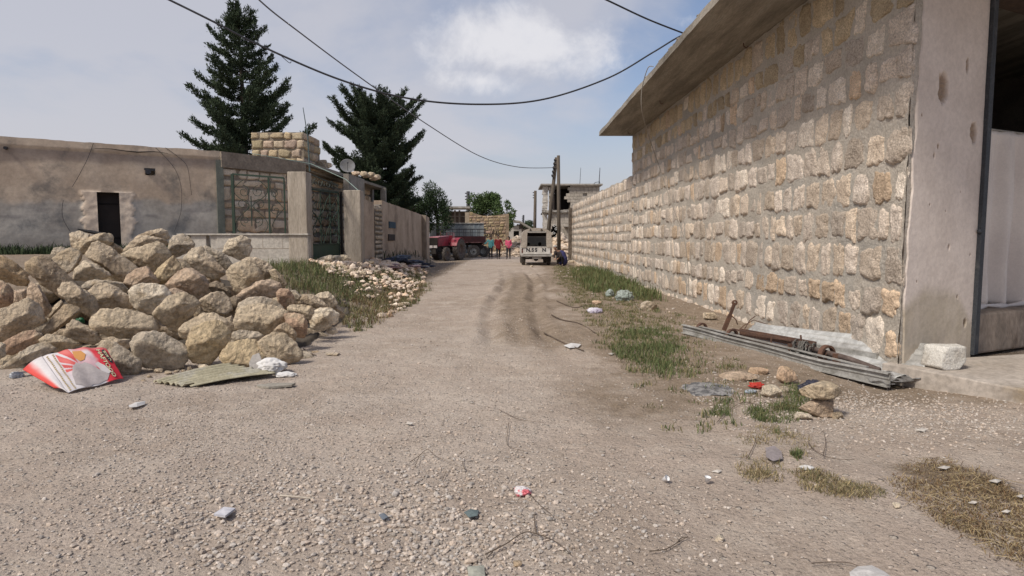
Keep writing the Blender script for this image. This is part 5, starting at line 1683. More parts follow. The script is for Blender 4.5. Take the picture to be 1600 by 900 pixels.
rough_sheet('mud_mortar', rw, (xa, YR, 0), (1, 0, 0), (0, -1, 0), xb - xa, topz, -0.3, 0.3, mat('mud_mortar', (0.30, 0.225, 0.155), (0.22, 0.165, 0.115), bump=1, bscale=6), amp=0.03)
b = MB()
st_ = 12
for i in range(st_):
    s0 = (xb - xa) * i / st_; s1 = (xb - xa) * (i + 1) / st_
    b.box((xa + (s0 + s1) / 2, YR + 0.32, topz((s0 + s1) / 2) / 2 - 0.15), (s1 - s0 + 0.002, 0.55, topz((s0 + s1) / 2) + 0.25))
b.build('wall_core', mat('mud_core', (0.24, 0.185, 0.13), (0.19, 0.145, 0.105), bump=1, bscale=6), rw, world=True)
b = MB()
def ink(pts):
    b.tube([P(x, y, YR - 0.08) for x, y in pts], 0.035, 4)
ink([(769, 361), (770, 365), (766, 367), (764, 365)]); ink([(771, 358), (771.5, 364)]); ink([(775, 360), (775, 365), (773, 366)]); ink([(778, 360), (780, 364), (777, 366), (774, 365)])
ink([(765, 370), (768, 370.6)]); ink([(757, 367), (759, 369), (762, 366)])
b.build('painted_writing', M_dark, rw, world=True)

# shed / house fragments left of it
sh = thing('broken_shed', 'open-fronted shed frame with a flat slab roof left of the tan ruin wall', 'shed', tuple(P(712, 370, 62)))
b = MB(); a, c_ = P(695, 323, 62), P(733, 325, 62)
b.box(((a.x + c_.x) / 2, 63, a.z - 0.08), (c_.x - a.x + .2, 3, 0.18)); b.build('slab_roof', M_farm, sh, world=True)
b = MB(); q = P(730.5, 350, 61.8); b.box((q.x, 61.6, 1.9), (0.42, 0.4, 4.1)); b.build('corner_post', mat('tan_post', (0.38, 0.31, 0.23), (0.32, 0.26, 0.19)), sh, world=True)
b = MB()
for px in (700, 711, 718):
    q = P(px, 350, 62.5); b.box((q.x, 62.5, 2.1), (0.16, 0.16, 4.2))
for py in (331, 338):
    b.box((P(714, py, 62.5).x, 62.5, P(714, py, 62.5).z), (2.0, 0.12, 0.10))
b.build('frame_post', mat('shed_timber', (0.2, 0.17, 0.135)), sh, world=True)
b = MB(); b.box((P(713, 350, 64.5).x, 64.6, 2.1), (2.6, 0.2, 4.1)); b.build('back_wall', mat('shed_dark_wall', (0.13, 0.10, 0.08), (0.08, 0.06, 0.05), bump=.5), sh, world=True)
for i in range(8):
    v, f = rand_rock((.6, .5, .4), 700 + i, 2); 
# grey corrugated container behind the trailer
YC = 55.0
ct = thing('sheet_metal_fence', 'blue-grey sheet metal hoarding behind the trailer', 'hoarding', tuple(P(715, 395, YC)))
a = P(671, 349, YC); c_ = P(756, 349, YC)
xs2 = np.linspace(a.x, c_.x, 260); prof = 0.03 * np.sign(np.sin(xs2 * 16)) * np.minimum(1, np.abs(np.sin(xs2 * 16)) * 3)
Xg, Zg = np.meshgrid(xs2, [0.0, a.z], indexing='ij'); Yg = YC + np.repeat(prof[:, None], 2, 1) * 0.35
npmesh('metal_sheets', np.stack([Xg, Yg, Zg], -1).reshape(-1, 3), grid_faces(260, 2), mat('blue_grey_sheet', (0.155, 0.18, 0.20), (0.20, 0.215, 0.22), scale=0.35, lo=0.45, hi=0.55, rough=0.6), parent=ct, world=True)
b = MB(); b.span((a.x, YC - .03, a.z), (c_.x, YC - .03, a.z + 0.02), 0.1, 0.08); b.span((P(690, 349, YC).x, YC - .03, a.z), (P(690, 349, YC).x, YC - .03, 0), 0.06, 0.06, up=(0, 1, 0)); b.build('top_rail', M_zinc2, ct, world=True)

# collapsed house
ch_ = thing('collapsed_house', 'small pale house with its roof slab fallen in, beyond the white rubble', 'house', tuple(P(812, 385, 75)))
Yh = 75.0
q0, q1 = P(794, 380, Yh), P(829, 380, Yh)
b = MB(); wz0, wz1 = P(807, 371, Yh).z, P(807, 361, Yh).z; wx0, wx1 = P(802.5, 366, Yh).x, P(811, 366, Yh).x
zt_ = P(800, 351, Yh).z
for (x0, x1, z0, z1) in ((q0.x, wx0, 0, zt_), (wx1, q1.x + .3, 0, zt_ - .5), (wx0, wx1, 0, wz0), (wx0, wx1, wz1, zt_ - .1)):
    b.box(((x0 + x1) / 2, Yh, (z0 + z1) / 2), (x1 - x0, 0.35, z1 - z0))
b.build('wall', mat('pale_far_wall', (0.50, 0.465, 0.42), (0.42, 0.39, 0.35), bump=0.5), ch_, world=True)
b = MB(); b.box(((wx0 + wx1) / 2, Yh + 0.3, (wz0 + wz1) / 2), (wx1 - wx0, 0.1, wz1 - wz0)); b.build('window', M_dark, ch_, world=True)
b = MB(); b.span(P(795, 345, Yh + 1), P(812, 347, Yh + 1), 3.5, 0.22); b.span(P(812, 347, Yh + 1), P(832, 359, Yh + 1), 3.5, 0.22)
b.build('roof_slab', M_farm, ch_, world=True)
b = MB()
for i in range(14):
    q = P(809 + i * 1.3, 352 + i * .8 + (i % 3) * 2, Yh + .2); b.ball(q, random.uniform(.15, .35), 6, 4)
b.build('hanging_rubble', mat('shaded_rubble', (0.22, 0.19, 0.16)), ch_, world=True)

# white rubble heaps, shattered blocks (uncountable) with the larger blocks as stones of their own
def rubble_mass(name, label, cxp, Y0, rx, ry, h, n, seed, smin=.06, smax=.35, colr_=(1.15, 1.12, 1.06), zb=None):
    rr = np.random.RandomState(seed)
    cx0 = P(cxp, 380, Y0).x
    a = rr.uniform(0, 6.283, n); r = rr.uniform(0, 1, n) ** 0.6
    X = cx0 + rx * r * np.cos(a); Y = Y0 + ry * r * np.sin(a)
    prof = np.clip(1 - r ** 1.4, 0, 1) * (0.75 + 0.5 * fbm2(X * .8, Y * .8, 3, seed))
    Z = gz(X, Y) + h * prof * rr.uniform(0.25, 1, n) ** 0.5
    s = smin + (smax - smin) * rr.uniform(0, 1, n) ** 2.5

    def cf(m_):
        b_ = rr.uniform(0.6, 1.15, m_)[:, None]; w = rr.uniform(0, 1, m_)[:, None]
        return b_ * np.array(colr_) * np.concatenate([np.ones((m_, 1)), 1 - 0.1 * w, 1 - 0.22 * w], 1)
    o_ = scatter_stones(name, X, Y, s, M_gravel, Z=Z, colf=cf, flat=0.6, jit=0.35)
    return struct(o_, 'stuff', label, 'rubble')


rubble_mass('rubble', 'white shattered rubble heaped left of the pickup truck', 806, 62, 2.0, 4, 2.0, 2200, 81, .06, .38)
rubble_mass('rubble', 'white shattered rubble heaped at the foot of the bombed building', 878, 55, 1.5, 5, 2.0, 2400, 82, .05, .36)
rubble_mass('rubble', 'low scatter of broken stone on the street behind the walkers', 775, 54, 3.2, 3, 0.3, 500, 83, .06, .25)

# the two poles, one leaning on the other, with old fittings
pp = thing('utility_pole', 'upright wooden utility pole behind the pickup truck', 'utility pole', tuple(P(873, 405, 38.5)))
b = MB(); t_ = P(872.5, 243, 38.5); b.tube([P(873.5, 406, 38.5), P(873, 320, 38.5), t_], [0.12, 0.11, 0.095], 10); b.build('shaft', M_wood, pp, smooth=True, world=True)
p2 = thing('utility_pole', 'leaning wooden pole propped against the upright pole behind the pickup', 'utility pole', tuple(P(853, 400, 39.2)))
b = MB(); t2_ = P(869.5, 246, 39.0); b.tube([P(853, 402, 39.2), P(861, 320, 39.1), t2_], [0.125, 0.115, 0.095], 10); b.build('shaft', M_wood, p2, smooth=True, world=True)
b = MB()
for i in range(5):
    q = P(866.5 - i * 0.9, 250 + i * 6.2, 38.9)
    b.tube([q + Vector((0.12, 0, 0)), q, q + Vector((-0.02, 0, -0.08))], 0.02, 5)
    b.lathe([(0.02, -0.06), (0.05, -0.04), (0.035, 0), (0.05, 0.03), (0.02, 0.07)], q, (0, 0, 1), 8)
b.tube([P(866.5 - i * 0.5 + (1.2 if i % 2 else -1.0), 249 + i * 3.1, 38.8) for i in range(10)], 0.018, 5)
b.build('insulator_rack', M_cable, p2, world=True)
for (px, y0, y1, Y_, lab) in ((836.5, 360, 298, 80, 'dark pole standing beyond the pickup truck, left of the bombed building'), (818, 352, 336, 120, 'tiny far-off pole above the collapsed house'), (731.5, 345, 299, 66, 'dark pole rising among the trees above the broken shed')):
    o_ = thing('utility_pole', lab, 'utility pole', tuple(P(px, y0, Y_)))
    b = MB(); b.tube([P(px - 1.5 if px > 800 else px, y0 + 40 * 60 / Y_, Y_), P(px, y1, Y_)], [0.22, 0.17], 8); b.build('shaft', M_cable if px != 836.5 else M_wood, o_, smooth=True, world=True)
    b = MB()
    for i in range(3):
        q = P(px, y1 + 3 + i * 4 * 80 / Y_, Y_); b.box(q + Vector((-0.15, 0, 0)), (0.35, 0.1, 0.1))
    b.build('bracket', M_cable, o_, world=True)


# ------------------------------------------------------------------ overhead cables
def cable(name, label, pix, r, m_=None):
    mb = MB(); mb.tube(spline([P(x, y, Y_) for x, y, Y_ in pix]), r, 6)
    o_ = mb.build(name, m_ or M_cable, smooth=True)
    return tag(o_, label, 'cable')


cable('overhead_cable', 'thick black cable sagging across the street from the upper left to the shop roof', [(-420, -330, 9.0), (265, 0, 10.3), (400, 68, 10.7), (530, 124, 11.1), (640, 154, 11.5), (750, 163, 11.9), (850, 155, 12.2), (950, 122, 12.45), (1020, 82, 12.6), (1062, 57, 12.7), (1085, 52, 12.75)], 0.017)
cable('overhead_cable', 'thin cable running from the top left down past the shorter conifer to the leaning pole', [(330, -80, 14), (405, 0, 16.5), (470, 52, 19), (567, 124, 23), (670, 196, 28), (750, 244, 33), (810, 261, 36), (868, 262, 39)], 0.020, mat('thin_grey_wire', (0.16, 0.16, 0.17), fine=0))
cable('overhead_cable', 'short black cable from the top edge down to the shop roof', [(820, -60, 10.5), (948, 0, 11.4), (1012, 30, 12.1), (1068, 52, 12.6)], 0.015)
cable('hanging_wire', 'pale thin wire looped over the shop roof edge and hanging down the stone wall', [(1021, 104, 13.4), (1012, 107, 13.5), (1003, 140, 13.8), (1003, 172, 13.9), (1012, 208, 14.6), (1030, 260, 15.4), (1050, 320, 15.1), (1068, 370, 14.8), (1075, 420, 14.6), (1076, 462, 14.5)], 0.009, mat('pale_wire', (0.30, 0.27, 0.23), fine=0))
cable('wire_scrap', 'frayed wire end dangling from the thick cable left of the taller conifer', [(440, 88, 10.85), (452, 98, 10.85), (455, 96, 10.85)], 0.006)
# ------------------------------------------------------------------ pickup truck seen from behind
def text_mesh(name, s, size, m, parent=None, extrude=0.002, bold=0.0):
    cu = bpy.data.curves.new(name, 'FONT'); cu.body = s; cu.size = size; cu.extrude = extrude; cu.offset = bold
    cu.align_x = 'CENTER'; cu.align_y = 'CENTER'
    t = bpy.data.objects.new(name, cu); COL.objects.link(t)
    dg = bpy.context.evaluated_depsgraph_get()
    me = bpy.data.meshes.new_from_object(t.evaluated_get(dg))
    bpy.data.objects.remove(t); bpy.data.curves.remove(cu)
    me.name = name
    o_ = bpy.data.objects.new(name, me); COL.objects.link(o_)
    me.materials.clear(); me.materials.append(m)
    if parent:
        o_.parent = parent
    return o_


def wheel(parent, c, r, w, axis, name='wheel', hub=0.55, tread=0, tm=None):
    """tyre mesh with a rim child"""
    ax = Vector(axis).normalized(); c = Vector(c)
    b = MB()
    b.lathe([(r * hub, -w * .42), (r * .80, -w * .5), (r * .95, -w * .46), (r, -w * .3), (r, w * .3), (r * .95, w * .46), (r * .80, w * .5), (r * hub, w * .42), (r * hub, -w * .42)], c, ax, 32)
    if tread:
        u = ax.cross(Vector((0, 0, 1))); u.normalize(); v = ax.cross(u)
        for i in range(tread):
            for s_ in (-1, 1):
                a = 2 * math.pi * (i + (0.5 if s_ > 0 else 0)) / tread
                a2 = a + 0.30
                p0 = c + (u * math.cos(a) + v * math.sin(a)) * (r + .012) + ax * (s_ * w * .46)
                p1 = c + (u * math.cos(a2) + v * math.sin(a2)) * (r + .015)
                b.span(p0, p1, 0.05, 0.06, up=tuple((p0 - c).normalized()))
    t = b.build(name, tm or M_tyre, parent, smooth=False)
    b = MB()
    b.lathe([(0.001, w * .2), (r * .18, w * .22), (r * .2, w * .1), (r * hub * .8, w * .08), (r * hub * .9, w * .36), (r * hub, w * .40), (r * hub, -w * .40), (r * hub * .9, -w * .36), (r * hub * .8, -w * .08), (r * .2, -w * .1), (r * .18, -w * .22), (0.001, -w * .2)], c, ax, 24)
    b.build('rim', M_zinc2 if tread == 0 else M_rim, t, smooth=False)
    return t


M_rim = mat('dusty_rim', (0.16, 0.12, 0.10), (0.10, 0.08, 0.07))
M_tpaint = mat('dusty_cream_paint', (0.62, 0.595, 0.55), (0.50, 0.47, 0.42), scale=2.2, rough=0.55, bump=0.1, bscale=9, c3=(0.27, 0.23, 0.19), s3=1.6, lo3=0.56, hi3=0.72)
M_canvas = mat('tan_canvas', (0.42, 0.37, 0.31), (0.34, 0.295, 0.245), scale=3, bump=0.4, bscale=12)
M_glass = mat('dusty_glass', (0.40, 0.42, 0.42), (0.32, 0.34, 0.34), rough=0.15, spec=0.6, fine=0)
M_under = mat('underbody', (0.035, 0.03, 0.026), (0.05, 0.042, 0.036), bump=0.3)
# local frame: x right, y forward (away from the camera), z up; origin under the middle of the tailgate
tq = P(838.5, 415, 34.9)
tk = thing('pickup_truck', 'cream pickup truck with a tan canvas canopy, tailgate towards the camera', 'pickup truck', (tq.x, 34.9, g1(tq.x, 35.8) + 0.0), rz=0.015)
b = MB()   # bed tub sides, floor, wheel arches as profiles
for s_ in (-1, 1):
    prof = [(0.0, 0.52), (0.35, 0.50), (0.42, 0.72), (0.58, 0.84), (0.86, 0.84), (1.02, 0.72), (1.10, 0.50), (1.95, 0.50), (1.95, 1.02), (0.0, 1.02)]
    b.prism(prof, (s_ * 0.80 + (0.03 if s_ > 0 else -0.03), 0, 0), (0, 1, 0), (0, 0, 1), (s_, 0, 0), 0.07)
b.box((0, 0.95, 0.60), (1.52, 1.86, 0.05)); b.box((0, 1.93, 0.80), (1.58, 0.04, 0.44))
b.build('bed', M_tpaint, tk, bevel=0.012)
b = MB(); b.box((0, -0.02, 0.81), (1.48, 0.045, 0.42)); b.box((0, -0.047, 0.99), (1.40, 0.012, 0.03)); b.box((0, -0.047, 0.635), (1.40, 0.012, 0.03))
tg = b.build('tailgate', M_tpaint, tk, bevel=0.01)
for ch, x in (('N', -0.47), ('.', -0.35), ('S', -0.22), ('S', -0.04), ('N', 0.40)):
    t = text_mesh('letter', ch, 0.27, M_black, tg, 0.003, 0.012); t.location = (x, -0.048, 0.835); t.rotation_euler = (math.pi / 2, 0, 0)
# rear corner posts with lamps
for s_ in (-1, 1):
    b = MB(); b.box((s_ * 0.785, 0.02, 0.79), (0.09, 0.06, 0.44)); b.build('corner_post', M_tpaint, tk, bevel=0.01)
    b = MB(); b.box((s_ * 0.785, -0.02, 0.80), (0.07, 0.03, 0.22)); l = b.build('tail_lamp', mat('dirty_red_lens', (0.16, 0.04, 0.03), (0.10, 0.06, 0.05), rough=0.4), tk, bevel=0.005)
b = MB(); b.box((0, -0.13, 0.53), (1.70, 0.13, 0.10)); b.box((-0.5, -0.04, 0.52), (0.06, 0.16, 0.05)); b.box((0.5, -0.04, 0.52), (0.06, 0.16, 0.05))
b.build('rear_bumper', mat('pale_bumper', (0.42, 0.40, 0.37), (0.3, 0.28, 0.25), rough=0.5, metal=0.2), tk, bevel=0.02)
b = MB(); b.box((0, -0.12, 0.42), (0.50, 0.012, 0.11)); b.build('number_plate', mat('plate_grey', (0.36, 0.34, 0.31), (0.27, 0.25, 0.23)), tk)
# cab
b = MB()
cab = [(1.98, 0.50), (1.98, 1.05), (2.12, 1.62), (3.05, 1.62), (3.55, 1.08), (4.45, 1.00), (4.55, 0.55), (4.30, 0.48), (4.2, .72), (4.0, .84), (3.74, .84), (3.55, .72), (3.48, .48)]
b.prism(cab, (0.80, 0, 0), (0, 1, 0), (0, 0, 1), (1, 0, 0), 1.60)
b.build('cab', M_tpaint, tk, bevel=0.03)
b = MB()
b.add([(-0.62, 1.975, 1.12), (0.62, 1.975, 1.12), (0.56, 2.075, 1.53), (-0.56, 2.075, 1.53)], [(0, 1, 2, 3)])
b.build('rear_window', M_glass, tk)
for x, w_, z_ in ((0.28, .42, .9), (-0.36, .30, .7)):
    b = MB(); b.ball((x, 1.95, 1.15), 0.115, 10, 7, (w_ * 2, .3, z_)); b.build('head_rest', M_under, tk)
for s_ in (-1, 1):
    b = MB(); b.add([(s_ * 0.803, 2.20, 1.10), (s_ * 0.803, 3.35, 1.10), (s_ * 0.803, 2.98, 1.53), (s_ * 0.803, 2.25, 1.53)], [(0, 1, 2, 3)]); b.build('side_window', M_glass, tk)
    b = MB(); b.box((s_ * 0.90, 3.30, 1.14), (0.16, 0.05, 0.13)); b.build('mirror', M_under, tk, bevel=0.01)
# canopy: arched frame covered in canvas, open at the back, flaps tied aside
b = MB(); arc = []
NA = 14
for i in range(NA + 1):
    a = math.pi * i / NA
    x = -0.84 * math.cos(a); z = 1.02 + 1.02 * (math.sin(a) ** 0.34)
    arc.append((max(-0.80, min(0.80, x * 1.02)), z))
vs_ = []; fs = []
ysl = [0.0, 0.5, 1.0, 1.5, 1.95]
for j, y in enumerate(ysl):
    for i, (x, z) in enumerate(arc):
        vs_.append((x, y, z - (0.03 if j in (1, 3) and z > 1.6 else 0)))
n_ = NA + 1
for j in range(len(ysl) - 1):
    for i in range(NA):
        fs.append((j * n_ + i, j * n_ + i + 1, (j + 1) * n_ + i + 1, (j + 1) * n_ + i))
b.add(vs_, fs)
fr0 = len(vs_)
cv_ = b.build('canopy', M_canvas, tk, smooth=True); cv_.modifiers.new('t', 'SOLIDIFY').thickness = 0.025
b = MB(); b.prism([(x, z) for x, z in arc if z > 1.3], (0, 1.93, 0), (1, 0, 0), (0, 0, 1), (0, -1, 0), 0.03) if False else b.box((0, 1.93, 1.80), (1.52, 0.03, 0.42))
b.build('canopy_front', mat('shaded_inner_canvas', (0.06, 0.045, 0.035), (0.045, 0.035, 0.03)), tk)  # dark colour stands for the shade inside the canopy
# back frame of canvas: an arch band, thick at the sides
b = MB(); outer = arc; inner = []
for (x, z) in arc:
    inner.append((max(-0.52, min(0.52, x * 0.66)), min(z, 1.86) if z > 1.2 else z))
inner = [(x, 1.06 if abs(x) >= 0.515 and z < 1.1 else z) for x, z in inner]
vs_ = [(x, -0.03, z) for x, z in outer] + [(x, -0.03, z) for x, z in inner]
b.add(vs_, [(i, i + 1, n_ + i + 1, n_ + i) for i in range(NA)])
for s_ in (-1, 1):    # flap hanging a bit lower outside the corner post
    b.add([(s_ * 0.84, -0.05, 1.30), (s_ * 0.52, -0.05, 1.30), (s_ * 0.56, -0.07, 0.98), (s_ * 0.87, -0.07, 0.96)], [(0, 1, 2, 3)])
o = b.build('canopy_flaps', M_canvas, tk); o.modifiers.new('t', 'SOLIDIFY').thickness = 0.02
b = MB()
b.tube([(-0.50, -0.06, 1.80), (0.50, -0.06, 1.80)], 0.035, 8); b.build('rolled_blind', mat('pale_roll', (0.46, 0.43, 0.39)), tk)
for s_ in (-0.34, 0.26):
    b = MB(); b.add([(s_ - 0.07, -0.075, 1.90), (s_ + 0.07, -0.075, 1.90), (s_, -0.075, 2.0)], [(0, 1, 2)]); b.tube([(s_, -0.08, 1.92), (s_ + .01, -0.08, 1.72)], 0.008, 4); b.build('strap_patch', M_under, tk)
b = MB(); b.box((0, 1.2, 0.44), (0.7, 2.4, 0.12)); b.box((0, 0.72, 0.36), (1.3, 0.09, 0.09)); b.ball((0, 0.72, 0.34), 0.13, 10, 7); b.box((0.45, 0.35, 0.45), (0.3, 0.5, 0.16)); b.box((0, 3.6, 0.45), (1.2, 1.4, 0.2))
b.build('chassis', M_under, tk)
for x, y in ((-0.70, 0.72), (0.70, 0.72), (-0.70, 3.87), (0.70, 3.87)):
    wheel(tk, (x, y, 0.335), 0.335, 0.20, (1, 0, 0))
for s_ in (-1, 1):
    b = MB(); b.box((s_ * 0.70, 0.32, 0.34), (0.22, 0.012, 0.28)); b.build('mud_flap', M_under, tk)
# spare board leaning on its left side
# ------------------------------------------------------------------ tractor
M_red = mat('tractor_red', (0.33, 0.035, 0.055), (0.20, 0.035, 0.045), scale=3, rough=0.45, bump=0.05)
M_redp = mat('pale_red', (0.50, 0.24, 0.25), (0.42, 0.16, 0.18), scale=4, rough=0.5)  # paler red for the hood top, fender lamps and roll frame
Yt = 43.5
tq = P(692, 402, Yt)
trc = thing('tractor', 'old red farm tractor facing the camera at the end of the compound wall', 'tractor', (tq.x + .1, Yt, g1(tq.x, Yt)), rz=-0.0)
trc.rotation_euler.z = math.radians(-20)
# local: front towards -y, x right
def tpart(nm, fn_, m_, bev=0.0, sm=False, par=None):
    mb = MB(); fn_(mb); return mb.build(nm, m_, par or trc, bevel=bev, smooth=sm)
tpart('hood', lambda b: b.prism([(-1.55, 0.95), (-1.58, 1.30), (-1.50, 1.52), (0.05, 1.60), (0.05, 0.98)], (0.34, 0, 0), (0, 1, 0), (0, 0, 1), (1, 0, 0), 0.68), M_red, 0.03)
tpart('hood_top', lambda b: b.prism([(-1.60, 1.53), (-1.58, 1.58), (0.0, 1.66), (0.05, 1.62)], (0.37, 0, 0), (0, 1, 0), (0, 0, 1), (1, 0, 0), 0.74), M_redp, 0.015)
gr = tpart('grille', lambda b: [b.box((0, -1.605, 1.25), (0.60, 0.03, 0.50))] + [b.box((0, -1.63, 1.03 + i * 0.06), (0.58, 0.02, 0.018)) for i in range(8)], M_under)
for x in (-0.16, 0.16):
    tpart('headlight', lambda b: b.box((x, -1.64, 0.93), (0.26, 0.06, 0.16)), mat('cloudy_lens', (0.62, 0.55, 0.52), (0.5, 0.45, 0.43), rough=0.3), 0.012)
tpart('engine', lambda b: [b.box((0, -0.7, 0.80), (0.42, 1.5, 0.42)), b.box((0, 0.35, 0.72), (0.5, 1.0, 0.5)), b.box((0, -1.45, 0.62), (0.34, 0.3, 0.35)), b.tube([(0.3, -0.9, .9), (0.3, -0.3, .9)], .06, 8), b.tube([(0.27, -.6, .7), (0.27, .1, .75)], .08, 8)], M_under, 0.02)
tpart('front_axle', lambda b: [b.span((-0.72, -1.25, 0.50), (0.72, -1.25, 0.50), 0.12, 0.12), b.box((0.62, -1.25, 0.45), (0.08, 0.1, 0.3)), b.box((-0.62, -1.25, 0.45), (0.08, 0.1, 0.3))], M_under)
for s_ in (-1, 1):
    wheel(trc, (s_ * 0.76, -1.25, 0.43), 0.43, 0.20, (1, 0, 0), 'front_wheel', tread=16)
    wheel(trc, (s_ * 0.80, 0.65, 0.72), 0.72, 0.42, (1, 0, 0), 'rear_wheel', tread=18)
    def fend(b, s_=s_):
        pts = []
        for i in range(9):
            a = math.radians(20 + 125 * i / 8); pts.append((0.65 - 0.82 * math.cos(a), 0.72 + 0.82 * math.sin(a)))
        for i in range(8):
            (y0, z0), (y1, z1) = pts[i], pts[i + 1]
            x0, x1 = s_ * 0.46, s_ * 0.98
            b.add([(x0, y0, z0), (x1, y0, z0), (x1, y1, z1), (x0, y1, z1), (x0, y0, z0 - .03), (x1, y0, z0 - .03), (x1, y1, z1 - .03), (x0, y1, z1 - .03)], [(0, 1, 2, 3), (7, 6, 5, 4), (0, 4, 5, 1), (1, 5, 6, 2), (2, 6, 7, 3), (3, 7, 4, 0)])
        b.prism([(0.65 - 0.8 * math.cos(math.radians(20 + 125 * i / 8)), 0.72 + 0.8 * math.sin(math.radians(20 + 125 * i / 8))) for i in range(9)], (s_ * 0.46, 0, 0), (0, 1, 0), (0, 0, 1), (1, 0, 0), 0.03)
    tpart('fender', fend, M_red)
    tpart('fender_lamp', lambda b: b.box((s_ * .72, -0.02, 1.46), (.16, .08, .12)), M_redp, .01)
tpart('rear_axle', lambda b: b.span((-0.8, 0.65, 0.72), (0.8, 0.65, 0.72), 0.2, 0.2), M_under)
tpart('seat', lambda b: [b.box((0, 0.62, 1.20), (0.45, 0.42, 0.1)), b.box((0, 0.84, 1.45), (0.45, 0.08, 0.45))], M_red, 0.03)
tpart('roll_frame', lambda b: [b.tube([(-.3, .95, 1.2), (-.28, .95, 1.85), (.28, .95, 1.85), (.3, .95, 1.2)], .03, 6)] + [b.tube([(-.28, .95, 1.35 + .12 * i), (.28, .95, 1.35 + .12 * i)], .015, 5) for i in range(4)], M_redp)
def steer(b):
    ring = [Vector((0.2 * math.cos(a), 0.28 + 0.08 * math.sin(a), 1.60 + 0.18 * math.sin(a))) for a in np.linspace(0, 2 * math.pi, 20)]
    b.tube(ring, 0.016, 6); b.tube([(0, -0.05, 1.35), (0, 0.28, 1.60)], 0.02, 6)
tpart('steering_wheel', steer, M_black)
tpart('exhaust_pipe', lambda b: b.tube([(0.18, -0.9, 1.5), (0.18, -0.9, 1.95)], 0.03, 8), M_rust)

# ------------------------------------------------------------------ trailer, side on
Yl = 49.5
c0 = P(682, 401, Yl); c1 = P(757.5, 401, Yl); TL = c1.x - c0.x
tl = thing('farm_trailer', 'dark red farm trailer with a railed bed standing side on behind the tractor', 'trailer', (c0.x, Yl, g1(c1.x, Yl)))
zb = lambda py: (P(700, py, Yl).z - g1(c1.x, Yl))
M_maroon = mat('maroon_paint', (0.085, 0.022, 0.022), (0.05, 0.02, 0.02), scale=3, rough=0.6)
b = MB(); b.box((TL / 2, 0.0, (zb(369) + zb(379)) / 2), (TL, 0.05, zb(369) - zb(379))); b.box((TL / 2, 2.0, (zb(369) + zb(379)) / 2), (TL, 0.05, zb(369) - zb(379)))
b.box((TL / 2, 1.0, zb(379)), (TL, 2.0, 0.06)); b.box((TL, 1.0, (zb(369) + zb(379)) / 2), (0.05, 2.0, zb(369) - zb(379))); b.box((0, 1.0, (zb(369) + zb(379)) / 2), (0.05, 2.0, zb(369) - zb(379)))
b.build('bed', M_maroon, tl, bevel=0.01)
b = MB(); b.box((TL / 2, -0.04, zb(378.6)), (TL, 0.05, 0.07))
b.build('side_stripe', mat('faded_pink_stripe', (0.30, 0.15, 0.14), (0.10, 0.05, 0.045), scale=1.6, lo=0.48, hi=0.52, fine=0), tl)
b = MB()
for i in range(8):
    b.span((TL * i / 7, 0, zb(369)), (TL * i / 7, 0, zb(358)), 0.04, 0.04, up=(1, 0, 0)); b.span((TL * i / 7, 2, zb(369)), (TL * i / 7, 2, zb(358)), 0.04, 0.04, up=(1, 0, 0))
for z in (zb(358), zb(363.5)):
    for y in (0, 2):
        b.span((0, y, z), (TL, y, z), 0.04, 0.04 if z == zb(358) else .02)
    b.span((TL, 0, z), (TL, 2, z), 0.04, 0.04)
    b.span((0, 0, z), (0, 2, z), 0.04, 0.04)
for k_ in range(4):
    b.span((TL + .02, 0, zb(357 + k_ * 4)), (TL + .28, -0.1, zb(356 + k_ * 4)), 0.03, 0.03)
b.build('rail', M_black, tl)
b = MB(); b.box((TL / 2, 1.0, zb(381) - 0.02), (TL * .96, 0.9, 0.16)); b.span((TL * .77, -0.0, 0.47), (TL * .77, 2.0, 0.47), .1, .1); b.box((TL * .9, .6, zb(385)), (.5, .5, .35)); b.box((TL * .62, 1, zb(386)), (.08, 1.4, .4))
b.build('chassis', M_under, tl)
wx = P(740, 401, Yl).x - c0.x
for y in (0.12, 1.88):
    wheel(tl, (wx, y, 0.49), 0.49, 0.24, (0, 1, 0), hub=0.52)
wheel(tl, (P(754, 401, Yl).x - c0.x, 1.6, 0.46), 0.44, 0.24, (0, 1, 0), hub=0.52)
b = MB(); b.span((0, 1, .62), (-1.2, 0.3, .6), .1, .1); b.build('drawbar', M_under, tl)
for px in (752.5,):
    pass
# ------------------------------------------------------------------ people: each body one remeshed surface; clothes and hair are its children
def caps(mb, a, b, ra, rb, n=12):
    a = Vector(a); b = Vector(b); d = b - a; L = max(d.length, 1e-4); d.normalize()
    u = d.cross(Vector((0, 1, 0.01))); u.normalize(); v = d.cross(u)
    prof = []
    for k_ in range(5):
        t = math.pi / 2 * k_ / 4; prof.append((ra * math.sin(t) + 1e-4, -ra * math.cos(t)))
    for k_ in range(5):
        t = math.pi / 2 * k_ / 4; prof.append((rb * math.cos(t) + 1e-4, L + rb * math.sin(t)))
    vs_ = []; fs = []
    for r, h in prof:
        for i in range(n):
            an = 2 * math.pi * i / n; vs_.append(a + d * h + (u * math.cos(an) + v * math.sin(an)) * r)
    for j in range(len(prof) - 1):
        for i in range(n):
            p = j * n + i; q = j * n + (i + 1) % n; fs.append((p, q, q + n, p + n))
    fs.append(tuple(range(n))[::-1]); fs.append(tuple(range((len(prof) - 1) * n, len(prof) * n)))
    mb.add(vs_, fs)


def fused(name, mb, m, parent, vox=0.012, smooth_it=2):
    o_ = mb.build(name, m, parent)
    r = o_.modifiers.new('fuse', 'REMESH'); r.mode = 'VOXEL'; r.voxel_size = vox; r.use_smooth_shade = True
    s_ = o_.modifiers.new('sm', 'SMOOTH'); s_.iterations = smooth_it; s_.factor = 0.5
    return o_


